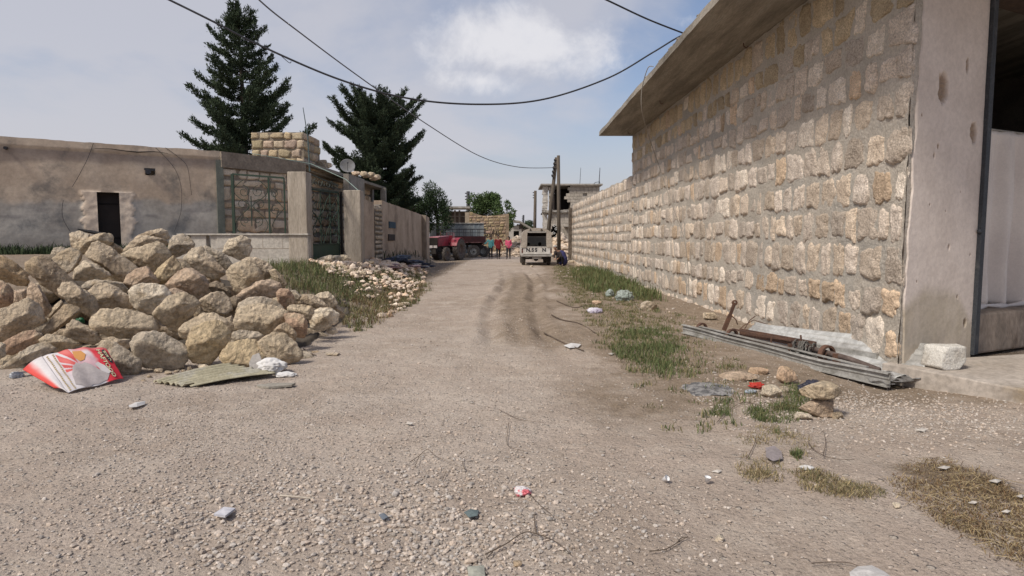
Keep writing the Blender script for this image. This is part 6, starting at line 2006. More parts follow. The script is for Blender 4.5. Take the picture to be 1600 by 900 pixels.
M_skin = mat('skin', (0.34, 0.20, 0.14), (0.30, 0.175, 0.12), rough=0.6, fine=0.03)
M_hair = mat('dark_hair', (0.018, 0.013, 0.010), (0.03, 0.02, 0.015), rough=0.6, fine=0)
M_trouser = mat('black_trousers', (0.018, 0.018, 0.022), (0.028, 0.027, 0.03), scale=8, bump=0.3)
M_shoe = mat('worn_shoes', (0.10, 0.08, 0.07), (0.16, 0.13, 0.11), scale=9)


def person(label, loc, rz, H, J, shirt, trous, hairlen=0.0, head_dir=(0, -1, 0), sleeves=0.62, group=None, scarf=None, long_hem=0.0):
    """J: joint positions in a 1.75 m figure, x right of the picture, front is -y"""
    k = H / 1.75
    t = thing('person', label, 'person', loc, rz, group)
    v = lambda n: Vector(J[n]) * k
    b = MB()
    hd_ = v('head'); f = Vector(head_dir).normalized()
    b.ball(hd_, 0.105 * k, 16, 12, (0.82, 0.95, 1.15)); b.ball(hd_ + Vector((0, 0, -0.055 * k)) + f * 0.02 * k, 0.07 * k, 12, 8, (0.85, .95, 1))
    b.ball(hd_ + f * 0.105 * k + Vector((0, 0, -0.015 * k)), 0.022 * k, 8, 6, (.8, 1, 1.3))       # nose
    side = f.cross(Vector((0, 0, 1)))
    for s_ in (-1, 1):
        b.ball(hd_ + side * s_ * 0.088 * k + Vector((0, 0, -0.01 * k)), 0.026 * k, 8, 6, (.7, .7, 1.3))
    caps(b, hd_ + Vector((0, 0.01, -0.06)) * k, v('neck'), 0.055 * k, 0.06 * k)
    for s_ in ('L', 'R'):
        caps(b, v('sh' + s_), v('el' + s_), 0.050 * k, 0.040 * k); caps(b, v('el' + s_), v('wr' + s_), 0.040 * k, 0.028 * k)
        caps(b, v('neck') + Vector((0, 0, -0.03 * k)), v('sh' + s_), 0.06 * k, 0.052 * k)
        caps(b, v('chest'), v('sh' + s_), 0.10 * k, 0.05 * k)
        w = v('wr' + s_); dr_ = (w - v('el' + s_)).normalized()
        caps(b, w, w + dr_ * 0.075 * k, 0.028 * k, 0.036 * k)
        pr = dr_.cross(Vector((1, 0, 0.1))).normalized()
        for i, ln in enumerate((0.062, 0.072, 0.068, 0.052)):
            p0 = w + dr_ * 0.08 * k + pr * (i - 1.5) * 0.02 * k; bend = (dr_ + Vector((-0.35 if s_ == 'R' else 0.35, -0.1, 0))).normalized()
            p1 = p0 + dr_ * ln * .5 * k; caps(b, p0, p1, 0.0105 * k, 0.0095 * k, 6); caps(b, p1, p1 + bend * ln * .5 * k, 0.0095 * k, 0.008 * k, 6)
        p0 = w + dr_ * 0.025 * k - pr * 0.03 * k; p1 = p0 - pr * 0.03 * k + dr_ * 0.03 * k
        caps(b, p0, p1, 0.013 * k, 0.011 * k, 6); caps(b, p1, p1 + dr_ * 0.03 * k, 0.011 * k, 0.009 * k, 6)
        caps(b, v('hip' + s_), v('kn' + s_), 0.078 * k, 0.052 * k); caps(b, v('kn' + s_), v('an' + s_), 0.052 * k, 0.034 * k)
        caps(b, v('an' + s_), v('toe' + s_), 0.036 * k, 0.028 * k)
        caps(b, v('pelvis'), v('hip' + s_), 0.10 * k, 0.085 * k)
    caps(b, v('chest'), v('pelvis'), 0.115 * k, 0.10 * k)
    caps(b, v('neck'), v('chest'), 0.06 * k, 0.10 * k)
    fused('body', b, M_skin, t, 0.011 * k)
    for s_ in (-1, 1):
        b = MB(); b.ball(hd_ + f * 0.088 * k + side * s_ * 0.034 * k + Vector((0, 0, 0.012 * k)), 0.013 * k, 8, 5); b.build('eye', M_dark, t)
    # shirt
    b = MB()
    for s_ in ('L', 'R'):
        e = v('el' + s_); w = v('wr' + s_)
        caps(b, v('sh' + s_), e, 0.066 * k, 0.055 * k); caps(b, e, e + (w - e) * sleeves, 0.055 * k, 0.045 * k)
        caps(b, v('chest'), v('sh' + s_), 0.12 * k, 0.065 * k)
    for dx in (-0.055, 0, 0.055):
        caps(b, v('chest') + Vector((dx * k, 0, 0)), v('pelvis') + Vector((dx * 1.1 * k, 0, (-0.06 - long_hem) * k)), 0.115 * k, (0.115 + long_hem * .25) * k)
    fused('shirt', b, shirt, t, 0.014 * k)
    b = MB()
    for s_ in ('L', 'R'):
        caps(b, v('pelvis'), v('hip' + s_), 0.118 * k, 0.10 * k)
        caps(b, v('hip' + s_), v('kn' + s_), 0.094 * k, 0.068 * k); caps(b, v('kn' + s_), v('an' + s_) + (v('kn' + s_) - v('an' + s_)) * .12, 0.068 * k, 0.052 * k)
    fused('trousers', b, trous, t, 0.014 * k)
    for s_ in ('L', 'R'):
        b = MB(); caps(b, v('an' + s_) + Vector((0, .01, -0.02)) * k, v('toe' + s_), 0.046 * k, 0.036 * k); b.build('shoe', M_shoe, t, smooth=True)
    b = MB(); b.ball(hd_ - f * 0.014 * k + Vector((0, 0, 0.024 * k)), 0.108 * k, 16, 10, (0.92, 1.0, 1.10))
    if hairlen:
        caps(b, hd_ - f * 0.05 * k, hd_ - f * 0.075 * k + Vector((0, 0, -hairlen * k)), 0.085 * k, 0.05 * k)
    if scarf:
        caps(b, hd_ - f * .01, v('neck'), 0.11 * k, 0.10 * k)
        fused('headscarf', b, scarf, t, 0.014 * k)
    else:
        fused('hair', b, M_hair, t, 0.013 * k)
    return t


def stand(armL, armR, stride=0.12, lean=0.0, head=(0, 0, 0)):
    """armL/R: (elbow, wrist) offsets from the shoulder"""
    J = dict(head=(head[0], -0.01 + head[1], 1.63), neck=(0, 0.01, 1.47), chest=(0, 0, 1.30), pelvis=(0, 0, 0.97),
             shL=(-0.175, 0.0, 1.42), shR=(0.175, 0.0, 1.42), hipL=(-0.09, 0, 0.91), hipR=(0.09, 0, 0.91),
             knL=(-0.10, -stride * .55, 0.50), knR=(0.10, stride * .15, 0.49), anL=(-0.10, -stride * .8, 0.08), anR=(0.10, stride, 0.09),
             toeL=(-0.12, -stride * .8 - 0.17, 0.035), toeR=(0.12, stride - 0.16, 0.035))
    for s_, arm in (('L', armL), ('R', armR)):
        sh_ = Vector(J['sh' + s_]); J['el' + s_] = tuple(sh_ + Vector(arm[0])); J['wr' + s_] = tuple(sh_ + Vector(arm[1]))
    return J


down = ((0.05, 0.03, -0.29), (0.06, -0.03, -0.54)); downL = ((-0.05, 0.03, -0.29), (-0.06, -0.03, -0.54))
M_teal = mat('teal_shirt', (0.10, 0.35, 0.34), (0.16, 0.42, 0.42), scale=7, fine=0.05)
M_dred = mat('dark_red_shirt', (0.22, 0.02, 0.025), (0.16, 0.018, 0.02), scale=7)
M_pink = mat('pink_shirt', (0.62, 0.10, 0.18), (0.5, 0.08, 0.15), scale=7)
for (px, py, Y_, H, J, rz, sh_, hl, hd_, lab, hem) in (
    (766.5, 404.2, 47.0, 1.66, stand(((-0.16, -0.06, -0.22), (-0.36, -0.16, -0.30)), down, .10), 0.0, M_teal, 0.16, (-0.6, -0.8, 0), 'standing girl in a teal top and black trousers, left hand out to the trailer', .0),
    (778.5, 405.0, 46.2, 1.70, stand(((-0.06, 0.05, -0.29), (-0.05, -0.12, -0.50)), ((0.12, 0.04, -0.27), (0.16, -0.04, -0.50)), .24), 0.15, M_dred, 0.0, (-0.3, -1, 0), 'walking person in a dark red top and black trousers, middle of the three', .10),
    (794.5, 406.0, 45.6, 1.62, stand(((-0.04, -0.02, -0.28), (0.08, -0.16, -0.42)), ((0.05, 0.06, -0.27), (0.02, -0.12, -0.46)), .20), -0.1, M_pink, 0.20, (-0.8, -0.5, 0), 'walking girl with long hair in a pink top and black trousers', .0)):
    q = P(px, py, Y_)
    person(lab, (q.x, Y_, g1(q.x, Y_)), rz, H, J, sh_, M_trouser, hl, hd_, long_hem=hem)
# figure crouching by the truck's right rear corner
J = dict(head=(-0.30, -0.06, 0.98), neck=(-0.22, -0.02, 0.84), chest=(-0.13, 0.0, 0.66), pelvis=(0.06, 0.05, 0.34), shL=(-0.30, -0.08, 0.76), shR=(0.02, 0.06, 0.78),
         elL=(-0.36, -0.20, 0.52), elR=(0.0, -0.14, 0.54), wrL=(-0.34, -0.34, 0.40), wrR=(-0.16, -0.34, 0.42), hipL=(-0.02, -0.02, 0.30), hipR=(0.13, 0.06, 0.30),
         knL=(-0.20, -0.32, 0.50), knR=(0.06, -0.36, 0.50), anL=(-0.16, -0.10, 0.09), anR=(0.10, -0.12, 0.09), toeL=(-0.20, -0.26, 0.035), toeR=(0.06, -0.30, 0.035))
q = P(873, 414, 34.6)
pr_ = person('crouching person in dark clothes and a pale cap beside the pickup truck', (q.x + .1, 34.6, g1(q.x, 34.6)), 0, 1.75, J, mat('dark_wool', (0.03, 0.024, 0.024), (0.045, 0.035, 0.035)), M_trouser, 0, (-0.3, -1, -0.2))
b = MB(); b.ball(Vector((-0.30, -0.05, 1.06)), 0.10, 12, 8, (1, 1, .5)); b.build('cap', M_white, pr_, smooth=True)
b = MB()
for (a, c_, ra, rb) in (((0.10, 0.10, 0.62), (0.14, 0.12, 0.25), .20, .26), ((0.02, .1, .7), (.16, .1, .4), .16, .22)):
    caps(b, a, c_, ra, rb)
fused('blue_cloak', b, mat('indigo_cloth', (0.035, 0.035, 0.11), (0.05, 0.05, 0.14), scale=5, bump=.3), pr_, .02)
# ------------------------------------------------------------------ fallen roller shutter lying along the foot of the wall
Lo = G(1067, 522); Hi = G(1384, 612)
Lo.z = g1(Lo.x, Lo.y) + 0.02; Hi.z = g1(Hi.x, Hi.y) + 0.03
ax = (Hi - Lo); SL = ax.length; ax.normalize()
lat = Vector((ax.y, -ax.x, 0)); 
if lat.x < 0: lat = -lat            # towards the wall (+x)
lat.normalize(); upv = Vector((0, 0, 1))


def sp_(s, l, z):
    return Lo + ax * s + lat * l + upv * z


shut = thing('fallen_roller_shutter', 'fallen roller shutter of grey rails, white sheet and rusty axle along the wall', 'roller shutter', tuple(Lo))
b = MB()   # front channel rail: a C section
prof = [(-0.035, 0.0), (0.012, 0.0), (0.012, 0.14), (-0.03, 0.14), (-0.035, .122), (-.028, .122), (-.024, .132), (0.0, 0.132), (0.0, 0.085), (-0.012, .078), (-.012, .066), (0.0, .058), (0, .012), (-.035, .010)][::-1]
N_ = 26; vs_ = []; fs = []
for i in range(N_ + 1):
    s = SL * i / N_
    dz = 0.004 * math.sin(i * 0.6) + 0.03 * max(0, (i - 20) / 6); dl_ = 0.004 * math.sin(i * 0.33) + (0.05 * ((i - 19) / 7) ** 2 if i > 19 else 0)
    for (l, z) in prof:
        vs_.append(sp_(s, l + dl_, z + dz * (0.3 if z < .05 else 1)))
k = len(prof)
for i in range(N_):
    for j_ in range(k):
        fs.append((i * k + j_, i * k + (j_ + 1) % k, (i + 1) * k + (j_ + 1) % k, (i + 1) * k + j_))
fs += [tuple(range(k))[::-1], tuple(N_ * k + j_ for j_ in range(k))]
b.add(vs_, fs); b.build('front_rail', M_zinc2, shut, world=True)
# white sheet: a curved half shell behind the axle, ribbed slats
nu, nv = 120, 60
S, T = np.meshgrid(np.linspace(0.95, SL - 0.02, nu), np.linspace(0, 1, nv), indexing='ij')
wS = 0.24 + 0.16 * smooth(S, 0.9, SL)
prof_l = 0.06 + T * (0.30 + wS); prof_z = 0.03 + 0.33 * T ** 1.6 * (0.8 + 0.4 * smooth(S, 0.9, SL)) + 0.008 * np.sin(T * 60) + 0.01 * fbm2(S * 3, T * 4, 3, 7)
crum = smooth(S, SL - 0.45, SL)
prof_z = prof_z + crum * 0.05 * np.sin(T * 28 + S * 7) * (1 - T) + crum * 0.02 * fbm2(S * 9, T * 9, 2, 8)
S2 = S + crum * 0.10 * (T - 0.4) + crum * 0.04 * np.sin(T * 22)
pos = np.array(Lo) + S2[..., None] * np.array(ax) + prof_l[..., None] * np.array(lat) + prof_z[..., None] * np.array(upv)
o = npmesh('slat_sheet', pos.reshape(-1, 3), grid_faces(nu, nv), M_zinc, parent=shut, smooth=True, world=True)
o.modifiers.new('t', 'SOLIDIFY').thickness = 0.004
b = MB(); b.span(sp_(0.55, 0.40, 0.05), sp_(SL - 0.5, 0.47, 0.20), 0.03, 0.10); b.span(sp_(0.30, 0.055, 0.155), sp_(SL - 0.3, 0.075, 0.165), 0.05, 0.012)
b.build('rear_rail', M_zinc2, shut, world=True)
# second narrow white strip inside the rail
b = MB(); b.span(sp_(0.15, 0.20, 0.09), sp_(2.2, 0.26, 0.11), 0.22, 0.01); b.span(sp_(2.4, 0.09, 0.06), sp_(3.1, 0.1, 0.06), .10, .01); b.build('inner_strip', M_zinc, shut, world=True)
# axle and pulleys
b = MB(); b.tube([sp_(0.12, 0.10, 0.10), sp_(1.2, 0.14, 0.12), sp_(2.2, 0.17, 0.14)], 0.024, 10)
b.tube([sp_(2.05, 0.21, 0.20), sp_(2.9, 0.22, 0.17), sp_(SL - 0.25, 0.20, 0.13)], 0.033, 12); b.build('axle', mat('dusty_brown_pipe', (0.15, 0.115, 0.10), (0.09, 0.065, 0.055), scale=6, bump=.2, rough=.8), shut, smooth=True, world=True)


def pulley(s, l, z, r, w):
    mb = MB(); c = sp_(s, l, z)
    mb.lathe([(r - .025, -w / 2), (r, -w / 2), (r, w / 2), (r - .025, w / 2), (r - .025, -w / 2)], c, ax, 26)
    for a in (0.3, 2.4, 4.5):
        u = lat * math.cos(a) + upv * math.sin(a); mb.span(c, c + u * (r - .012), 0.035, 0.012, up=tuple(ax))
    mb.lathe([(0.04, -w / 2), (0.04, w / 2)], c, ax, 12)
    mb.build('pulley', M_rust, shut, world=True)


pulley(0.32, 0.11, 0.11, 0.095, 0.05); pulley(0.98, 0.13, 0.115, 0.10, 0.05); pulley(SL - 0.98, 0.215, 0.16, 0.115, 0.06)
b = MB(); b.span(sp_(0.95, 0.30, 0.16), sp_(2.35, 0.28, 0.22), 0.02, 0.10); b.span(sp_(0.9, 0.21, 0.20), sp_(2.0, 0.24, 0.22), 0.035, 0.012); b.build('flat_bar', M_rust, shut, world=True)
b = MB()
rr = np.random.RandomState(4)
for i in range(30):
    a = rr.uniform(0, 6.28)
    c = sp_(2.22 + rr.uniform(-.14, .14), 0.2, 0.17)
    b.tube([c + (lat * math.cos(a + t) + upv * math.sin(a + t)) * (0.075 + 0.02 * math.sin(3 * t)) + ax * (.02 * t) for t in np.linspace(0, 3.2, 9)], 0.009, 5)
b.build('rag_binding', mat('grey_rag', (0.10, 0.095, 0.085), (0.17, 0.16, 0.145), scale=9), shut, world=True)
b = MB(); b.tube([sp_(2.2, .2, .2), sp_(2.18, .2, .33)], .012, 5); b.tube([sp_(1.72, .16, .08), sp_(1.72, .16, .22)], .012, 5); b.box(sp_(2.05, .16, .13), (.04, .05, .13)); b.box(sp_(SL - .82, .20, .14), (.07, .06, .12)); b.build('bolt', M_rust, shut, world=True)
# crumpled slat ends
b = MB()
for i in range(6):
    s0 = SL - 0.35 + 0.03 * i; l0 = 0.06 + 0.07 * i
    pts = [sp_(s0 + 0.12 * t, l0 + 0.02 * math.sin(t * 3 + i), 0.03 + 0.015 * i + 0.035 * abs(math.sin(t * 2.3 + i))) for t in np.linspace(0, 3, 10)]
    for q0_, q1_ in zip(pts[:-1], pts[1:]):
        b.span(q0_, q1_ + ax * .004, 0.075, 0.008)
b.build('crumpled_slats', mat('dark_slats', (0.16, 0.15, 0.14), (0.32, 0.31, 0.30), scale=7, rough=.5, metal=.3), shut, world=True)
# upright rusty bar standing behind the far part
b0 = G(1131, 521); b1_ = Vector((0, 0, 0)); Yq = b0.y + 0.25
b = MB(); q0_, q1_, q2_ = P(1131, 516, Yq), P(1141, 492, Yq), P(1148, 473, Yq)
b.span(q0_, q1_, 0.07, 0.03, up=(0, 1, 0)); b.span(q1_ - (q1_ - q0_) * .02, q2_, 0.05, 0.028, up=(0, 1, 0)); b.lathe([(0.02, -.015), (.045, -.015), (.045, .015), (.02, .015), (.02, -.015)], q2_, (0, 1, 0), 14)
b.tube([q1_, q1_ + Vector((.09, 0, -.07)), q1_ + Vector((.13, .02, -.16))], .01, 5)
o = b.build('rusty_bar', M_rust, bevel=0.003)
tag(o, 'rusty notched iron bar standing upright behind the fallen shutter', 'iron bar')
b = MB(); b.tube([P(1160, 520, Yq), P(1172, 500, Yq + .2), P(1180, 494, Yq + .3)], .008, 5); b.tube([P(1150, 520, Yq), P(1163, 508, Yq + .1), P(1178, 500, Yq + .3), P(1215, 512, 9)], .007, 5)
tag(b.build('bent_wire', M_rust), 'thin bent rusty wires sprouting beside the upright iron bar', 'wire')

# ------------------------------------------------------------------ red printed carton thrown against the heap
A_ = G(106, 614, 0.015); B_ = G(193, 592, 0.03); C_ = P(166, 544, B_.y + 0.12); D_ = P(66, 557, A_.y + 0.42)
cart = thing('flattened_carton', 'torn red and white printed carton lying against the front of the rock heap', 'carton', tuple(A_))


def CM(u, v, up_=0.0):
    p = A_ * (1 - u) * (1 - v) + B_ * u * (1 - v) + C_ * u * v + D_ * (1 - u) * v
    n = ((B_ - A_).cross(D_ - A_)).normalized()
    if n.y > 0: n = -n
    bow = 0.006 * math.sin(u * 23 + v * 9) * math.sin(v * 11) + 0.035 * math.sin(u * math.pi) * (0.3 + v) + 0.012 * math.sin(u * 9) * (1 - v)
    return p + n * (bow + up_)


def carton_patch(name, m_, poly, lift, parent, sub=5):
    """a printed area: polygon in (u,v) triangulated finely so it follows the bow of the sheet"""
    import bmesh
    bm = bmesh.new(); vs = [bm.verts.new((u, v, 0)) for u, v in poly]; f = bm.faces.new(vs)
    bmesh.ops.triangulate(bm, faces=[f]); bmesh.ops.subdivide_edges(bm, edges=bm.edges[:], cuts=sub, use_grid_fill=True)
    bmesh.ops.triangulate(bm, faces=bm.faces[:])
    for v_ in bm.verts:
        v_.co = CM(v_.co.x, v_.co.y, lift) - parent.location
    me = bpy.data.meshes.new(name); bm.to_mesh(me); bm.free(); me.materials.append(m_)
    o_ = bpy.data.objects.new(name, me); COL.objects.link(o_); o_.parent = parent
    return o_


nu, nv = 150, 90
U_, V_ = np.meshgrid(np.linspace(0, 1, nu), np.linspace(0, 1, nv), indexing='ij')
pos = np.array([[tuple(CM(u, v, 0)) for u, v in zip(ur, vr)] for ur, vr in zip(U_, V_)])
redn = smooth(U_ + 0.10 * fbm2(U_ * 3, V_ * 3, 3, 9), 0.66, 0.74); ray = np.arctan2(V_ - 0.42, (0.52 - U_)); 
rays = (np.abs(np.sin(ray * 9)) > 0.45) * (U_ < 0.42) * (U_ > 0.17) * (V_ > 0.45)
rr_ = np.hypot(U_ - 0.55, V_ - 0.5)
base = np.ones((nu, nv, 3)) * np.array([0.60, 0.56, 0.56])
pinkish = smooth(rr_, 0.5, 0.1)[..., None]; base = base * (1 - pinkish * np.array([0.05, 0.35, 0.3]))
base = np.where(rays[..., None], np.array([0.55, 0.09, 0.08]), base)
base = base * (1 - redn[..., None]) + np.array([0.58, 0.035, 0.05]) * redn[..., None]
top_red = smooth(V_, 0.88, 0.98)[..., None] * smooth(U_, 0.3, 0.6)[..., None]; base = base * (1 - top_red) + np.array([0.55, .12, .12]) * top_red
M_print = mat('printed_card', (1, 1, 1), (0.93, 0.93, 0.93), scale=5, attr=True, rough=0.5, fine=0.03)
o = npmesh('front_panel', pos.reshape(-1, 3), grid_faces(nu, nv), M_print, parent=cart, col=base.reshape(-1, 3), smooth=True, world=True)
o.modifiers.new('t', 'SOLIDIFY').thickness = 0.004
# left flap, folded down
E_ = G(92, 611, 0.0); F_ = G(40, 583, 0.02); F_.z += 0.03
fl = []
for i in range(16):
    for j_ in range(12):
        u, v = i / 15, j_ / 11
        p = (A_ * (1 - v) + D_ * v) * (1 - u) + (E_ * (1 - v) + (F_ + Vector((0, 0, 0.02))) * v) * u if False else (A_ * (1 - v) + D_ * v) * (1 - u) + (P(86, 607, A_.y + .05) * (1 - v) + P(36, 578, A_.y + .32) * v) * u
        fl.append(tuple(p + Vector((0, 0, 0.02 * math.sin(u * 3.1)))))
Uf, Vf = np.meshgrid(np.linspace(0, 1, 16), np.linspace(0, 1, 12), indexing='ij')
redf = smooth(Uf + 0.12 * fbm2(Uf * 4, Vf * 4, 3, 3), 0.42, 0.8)[..., None]
bf_ = np.array([0.62, 0.58, 0.57]) * (1 - redf) + np.array([0.60, 0.06, 0.045]) * redf
o = npmesh('side_flap', np.array(fl), grid_faces(16, 12), M_print, parent=cart, col=bf_.reshape(-1, 3), smooth=True, world=True); o.modifiers.new('t', 'SOLIDIFY').thickness = 0.004
M_cardgrey = mat('torn_grey_board', (0.40, 0.36, 0.35), (0.35, 0.31, 0.30), scale=6, fine=0.05)
M_gold = mat('gold_print', (0.42, 0.28, 0.05), fine=0); M_cream = mat('cream_print', (0.72, 0.66, 0.42), fine=0); M_orange = mat('orange_print', (0.62, 0.30, 0.10), fine=0)
carton_patch('torn_patch', M_cardgrey, [(0.18, 0.12), (0.22, 0.35), (0.30, 0.55), (0.38, 0.62), (0.46, 0.58), (0.52, 0.62), (0.60, 0.52), (0.66, 0.40), (0.74, 0.30), (0.80, 0.18), (0.72, 0.06), (0.55, 0.02), (0.46, 0.05), (0.40, 0.0), (0.30, 0.0), (0.26, 0.06)], 0.005, cart)
carton_patch('white_patch', mat('white_board', (0.62, 0.58, 0.57), fine=0), [(0.66, 0.52), (0.72, 0.56), (0.80, 0.42), (0.85, 0.22), (0.78, 0.18), (0.70, 0.3)], 0.009, cart)
carton_patch('orange_print', M_orange, [(0.42, 0.92), (0.56, 0.92), (0.60, 0.80), (0.54, 0.68), (0.46, 0.66), (0.41, 0.76)], 0.006, cart)
carton_patch('black_label', M_black, [(0.885, 0.90), (0.93, 0.93), (0.965, 0.86), (0.985, 0.62), (0.96, 0.50), (0.92, 0.52), (0.895, 0.62), (0.875, 0.80)], 0.007, cart)
for v0, nm in ((0.03, 0), (0.115, 1)):
    b = MB()
    for i in range(22):
        v = 0.02 + i * 0.043; u = v0
        b.add([tuple(CM(u, v, .007)), tuple(CM(u + .03, v + .01, .007)), tuple(CM(u + .035, v + .026, .007)), tuple(CM(u + .012, v + .022, .007))], [(0, 1, 2, 3)])
    b.build('gold_band', M_gold, cart, world=True)


def carton_text(txt, u0, v0, du, size_v, m_, nm, lift=0.008, sx_=1.0):
    """letters printed down the sheet: advancing towards lower v, letter tops towards +u"""
    o_ = text_mesh(nm, txt, 1.0, m_, cart, 0.0, 0.018)
    me = o_.data
    xs3 = [v.co.x for v in me.vertices]; ys3 = [v.co.y for v in me.vertices]
    x0, x1, y0_, y1_ = min(xs3), max(xs3), min(ys3), max(ys3)
    for v in me.vertices:
        a = (v.co.x - x0) / (x1 - x0); h = (v.co.y - y0_) / (y1_ - y0_)
        v.co = CM(u0 + du * h + 0.02 * a, v0 - size_v * a, lift) - cart.location
    return o_


carton_text('HAFTOOD', 0.795, 0.93, 0.075, 0.86, M_black, 'lettering_outline', 0.006)  # black outline printed behind the cream letters
carton_text('HAFTOOD', 0.80, 0.92, 0.068, 0.86, M_cream, 'lettering', 0.009)
b = MB()   # cursive strokes on the black label
for pts in ([(0.90, .86), (.925, .84), (.915, .80), (.90, .81)], [(0.935, .88), (.945, .80), (.92, .76)], [(.905, .76), (.935, .73), (.945, .68), (.92, .67), (.91, .70)], [(.92, .62), (.95, .64), (.955, .57), (.93, .56)], [(.955, .78), (.958, .77)]):
    b.tube([CM(u, v, .010) for u, v in pts], 0.0035, 5)
b.build('label_script', M_cream, cart, world=True)

# corrugated yellowish sheet on the ground
q0_, q1_, q2_, q3_ = G(238, 598, .01), G(298, 607, .01), G(432, 586, .03), G(352, 570, .05)
nu, nv = 160, 30
S, T = np.meshgrid(np.linspace(0, 1, nu), np.linspace(0, 1, nv), indexing='ij')      # S across the ribs, T along
A4, B4, C4, D4 = [np.array(x) for x in (q1_, q0_, q3_, q2_)]
ragA = 0.03 * fbm2(S * 9, S * 0, 4, 5) + 0.10 * (np.abs(S - 0.1) < 0.07)
T2 = T * (1 + 0) + ragA * (1 - T) + 0.02 * fbm2(S * 12, S * 0 + 3, 3, 6) * T
pos = A4 * ((1 - S) * (1 - T2))[..., None] + B4 * (S * (1 - T2))[..., None] + C4 * (S * T2)[..., None] + D4 * ((1 - S) * T2)[..., None]
pos[..., 2] += 0.014 * np.sin(S * 2 * math.pi * 7) + 0.02 * np.sin(T * 3) + 0.015
M_corr = mat('yellowed_fibre_sheet', (0.44, 0.40, 0.28), (0.35, 0.315, 0.215), scale=4, bump=0.2, bscale=25, c3=(0.42, 0.39, 0.31), s3=3)
o = npmesh('corrugated_sheet', pos.reshape(-1, 3), grid_faces(nu, nv), M_corr, smooth=True); o.modifiers.new('t', 'SOLIDIFY').thickness = 0.006
tag(o, 'broken yellowish corrugated sheet lying flat at the foot of the rock heap', 'corrugated sheet')
qf = G(402, 603, .02); qg = G(446, 590, .02)
b = MB(); b.prism([(0, 0), (.12, -.05), (.34, -.01), (.36, .07), (.12, .10), (-0.02, .06)], qf, (1, 0.1, 0.02), (-.1, 1, 0.03), (0, 0, 1), 0.02)
tag(b.build('board_scrap', mat('grey_board', (0.34, 0.31, 0.26))), 'grey scrap of board at the right end of the corrugated sheet', 'scrap')


def crumple(name, label, px, py, dims, m_, seed, cat='litter', up=0.0, amp=0.35, lvl=4, sq=5, rz=0.0, fold=.5):
    q = G(px, py)
    D, Fc = SPH[lvl]
    r = 1 + amp * fbm(D * 1.6 + seed, 3, seed, .5) + amp * fold * (np.abs(fbm(D * 3.2 + seed, 3 if fold > .3 else 1, seed + 4)) * 2 - .5)
    v = D * r[:, None] * np.array(dims) / 2
    v[:, 2] = np.maximum(v[:, 2], -dims[2] * 0.35)
    c_, s_ = math.cos(rz), math.sin(rz); v = v @ np.array([[c_, s_, 0], [-s_, c_, 0], [0, 0, 1]])
    o_ = npmesh(name, v, Fc, m_, smooth=lvl > 3)
    o_.location = (q.x, q.y, q.z + dims[2] * 0.33 + up)
    return tag(o_, label, cat)


def scrap(name, label, pxs, m_, up=0.02, cat='litter', th=0.003, wob=0.01):
    pts = [G(x, y, up + random.uniform(-wob, wob)) for x, y in pxs]
    mb = MB(); c = sum(pts, Vector()) / len(pts) + Vector((0, 0, wob))
    n = len(pts); mb.add([c] + pts, [(0, i + 1, (i + 1) % n + 1) for i in range(n)])
    o_ = mb.build(name, m_); o_.modifiers.new('t', 'SOLIDIFY').thickness = th
    return tag(o_, label, cat)


crumple('white_rag', 'crumpled white rag on the right end of the corrugated sheet', 425, 583, (0.34, 0.24, 0.17), M_white, 3, 'rag', up=.02, amp=.5, fold=.12)
crumple('white_rag', 'smaller white rag end spread beside the crumpled white rag', 447, 588, (0.20, 0.14, 0.06), M_white, 5, 'rag', amp=.5, fold=.12)
b = MB(); qq = G(385, 585); b.prism([(0, 0), (.08, 0), (.13, .10), (.08, .20), (.01, .17), (-.02, .08)], qq + Vector((0, .1, .03)), (1, 0, 0), (0, .35, .93), (0, -1, .3), .012)
tag(b.build('card_scrap', mat('grey_card', (0.42, 0.39, 0.36))), 'grey card scrap propped between the sheet and the rag', 'scrap')
crumple('green_bottle', 'crushed green plastic bottle poking out above the carton', 128, 548, (0.10, 0.08, 0.08), mat('green_plastic', (0.01, 0.12, 0.04), (0.01, 0.07, 0.03), rough=.3), 9, 'bottle', up=.36)
crumple('plastic_bag', 'crumpled clear plastic bag at the left edge by the carton', 26, 590, (0.14, 0.10, 0.08), mat('clear_film', (0.5, 0.52, 0.55), (0.36, 0.38, 0.41), rough=.3), 12, 'plastic bag')
scrap('paper_scrap', 'white paper slip on the gravel left of centre in front of the heap', [(201, 634), (212, 629), (227, 627), (226, 632), (214, 636), (203, 637)], M_white)
scrap('cigarette_packet', 'white and grey printed packet lying in the gravel at lower left', [(334, 806), (350, 795), (368, 797), (352, 809)], mat('packet', (0.55, 0.54, 0.56), (0.38, 0.38, 0.42), scale=22, fine=0), up=.025, cat='packet', th=.012, wob=.002)
crumple('plastic_wrapper', 'pink and white plastic wrapper on the dirt just right of bottom centre', 817, 772, (0.10, 0.10, 0.05), mat('pink_white_film', (0.60, 0.56, 0.55), (0.60, 0.14, 0.16), scale=14, lo=.5, hi=.56, rough=.35, fine=0), 15, 'wrapper')
scrap('plastic_scrap', 'teal-grey plastic scrap in the gravel at bottom centre', [(725, 801), (735, 796), (748, 798), (746, 806), (733, 809)], mat('teal_grey', (0.16, 0.20, 0.20), (0.1, 0.13, 0.13)))
scrap('plastic_scrap', 'small bluish scrap in the gravel left of the teal-grey scrap', [(592, 805), (600, 802), (607, 808), (598, 813)], mat('blue_grey_scrap', (0.15, 0.17, 0.2)))
scrap('card_scrap', 'square grey-green card at the bottom edge of the road', [(730, 886), (756, 884), (758, 902), (732, 903)], mat('greygreen_card', (0.36, 0.36, 0.30), (0.26, 0.26, 0.21)), cat='card')
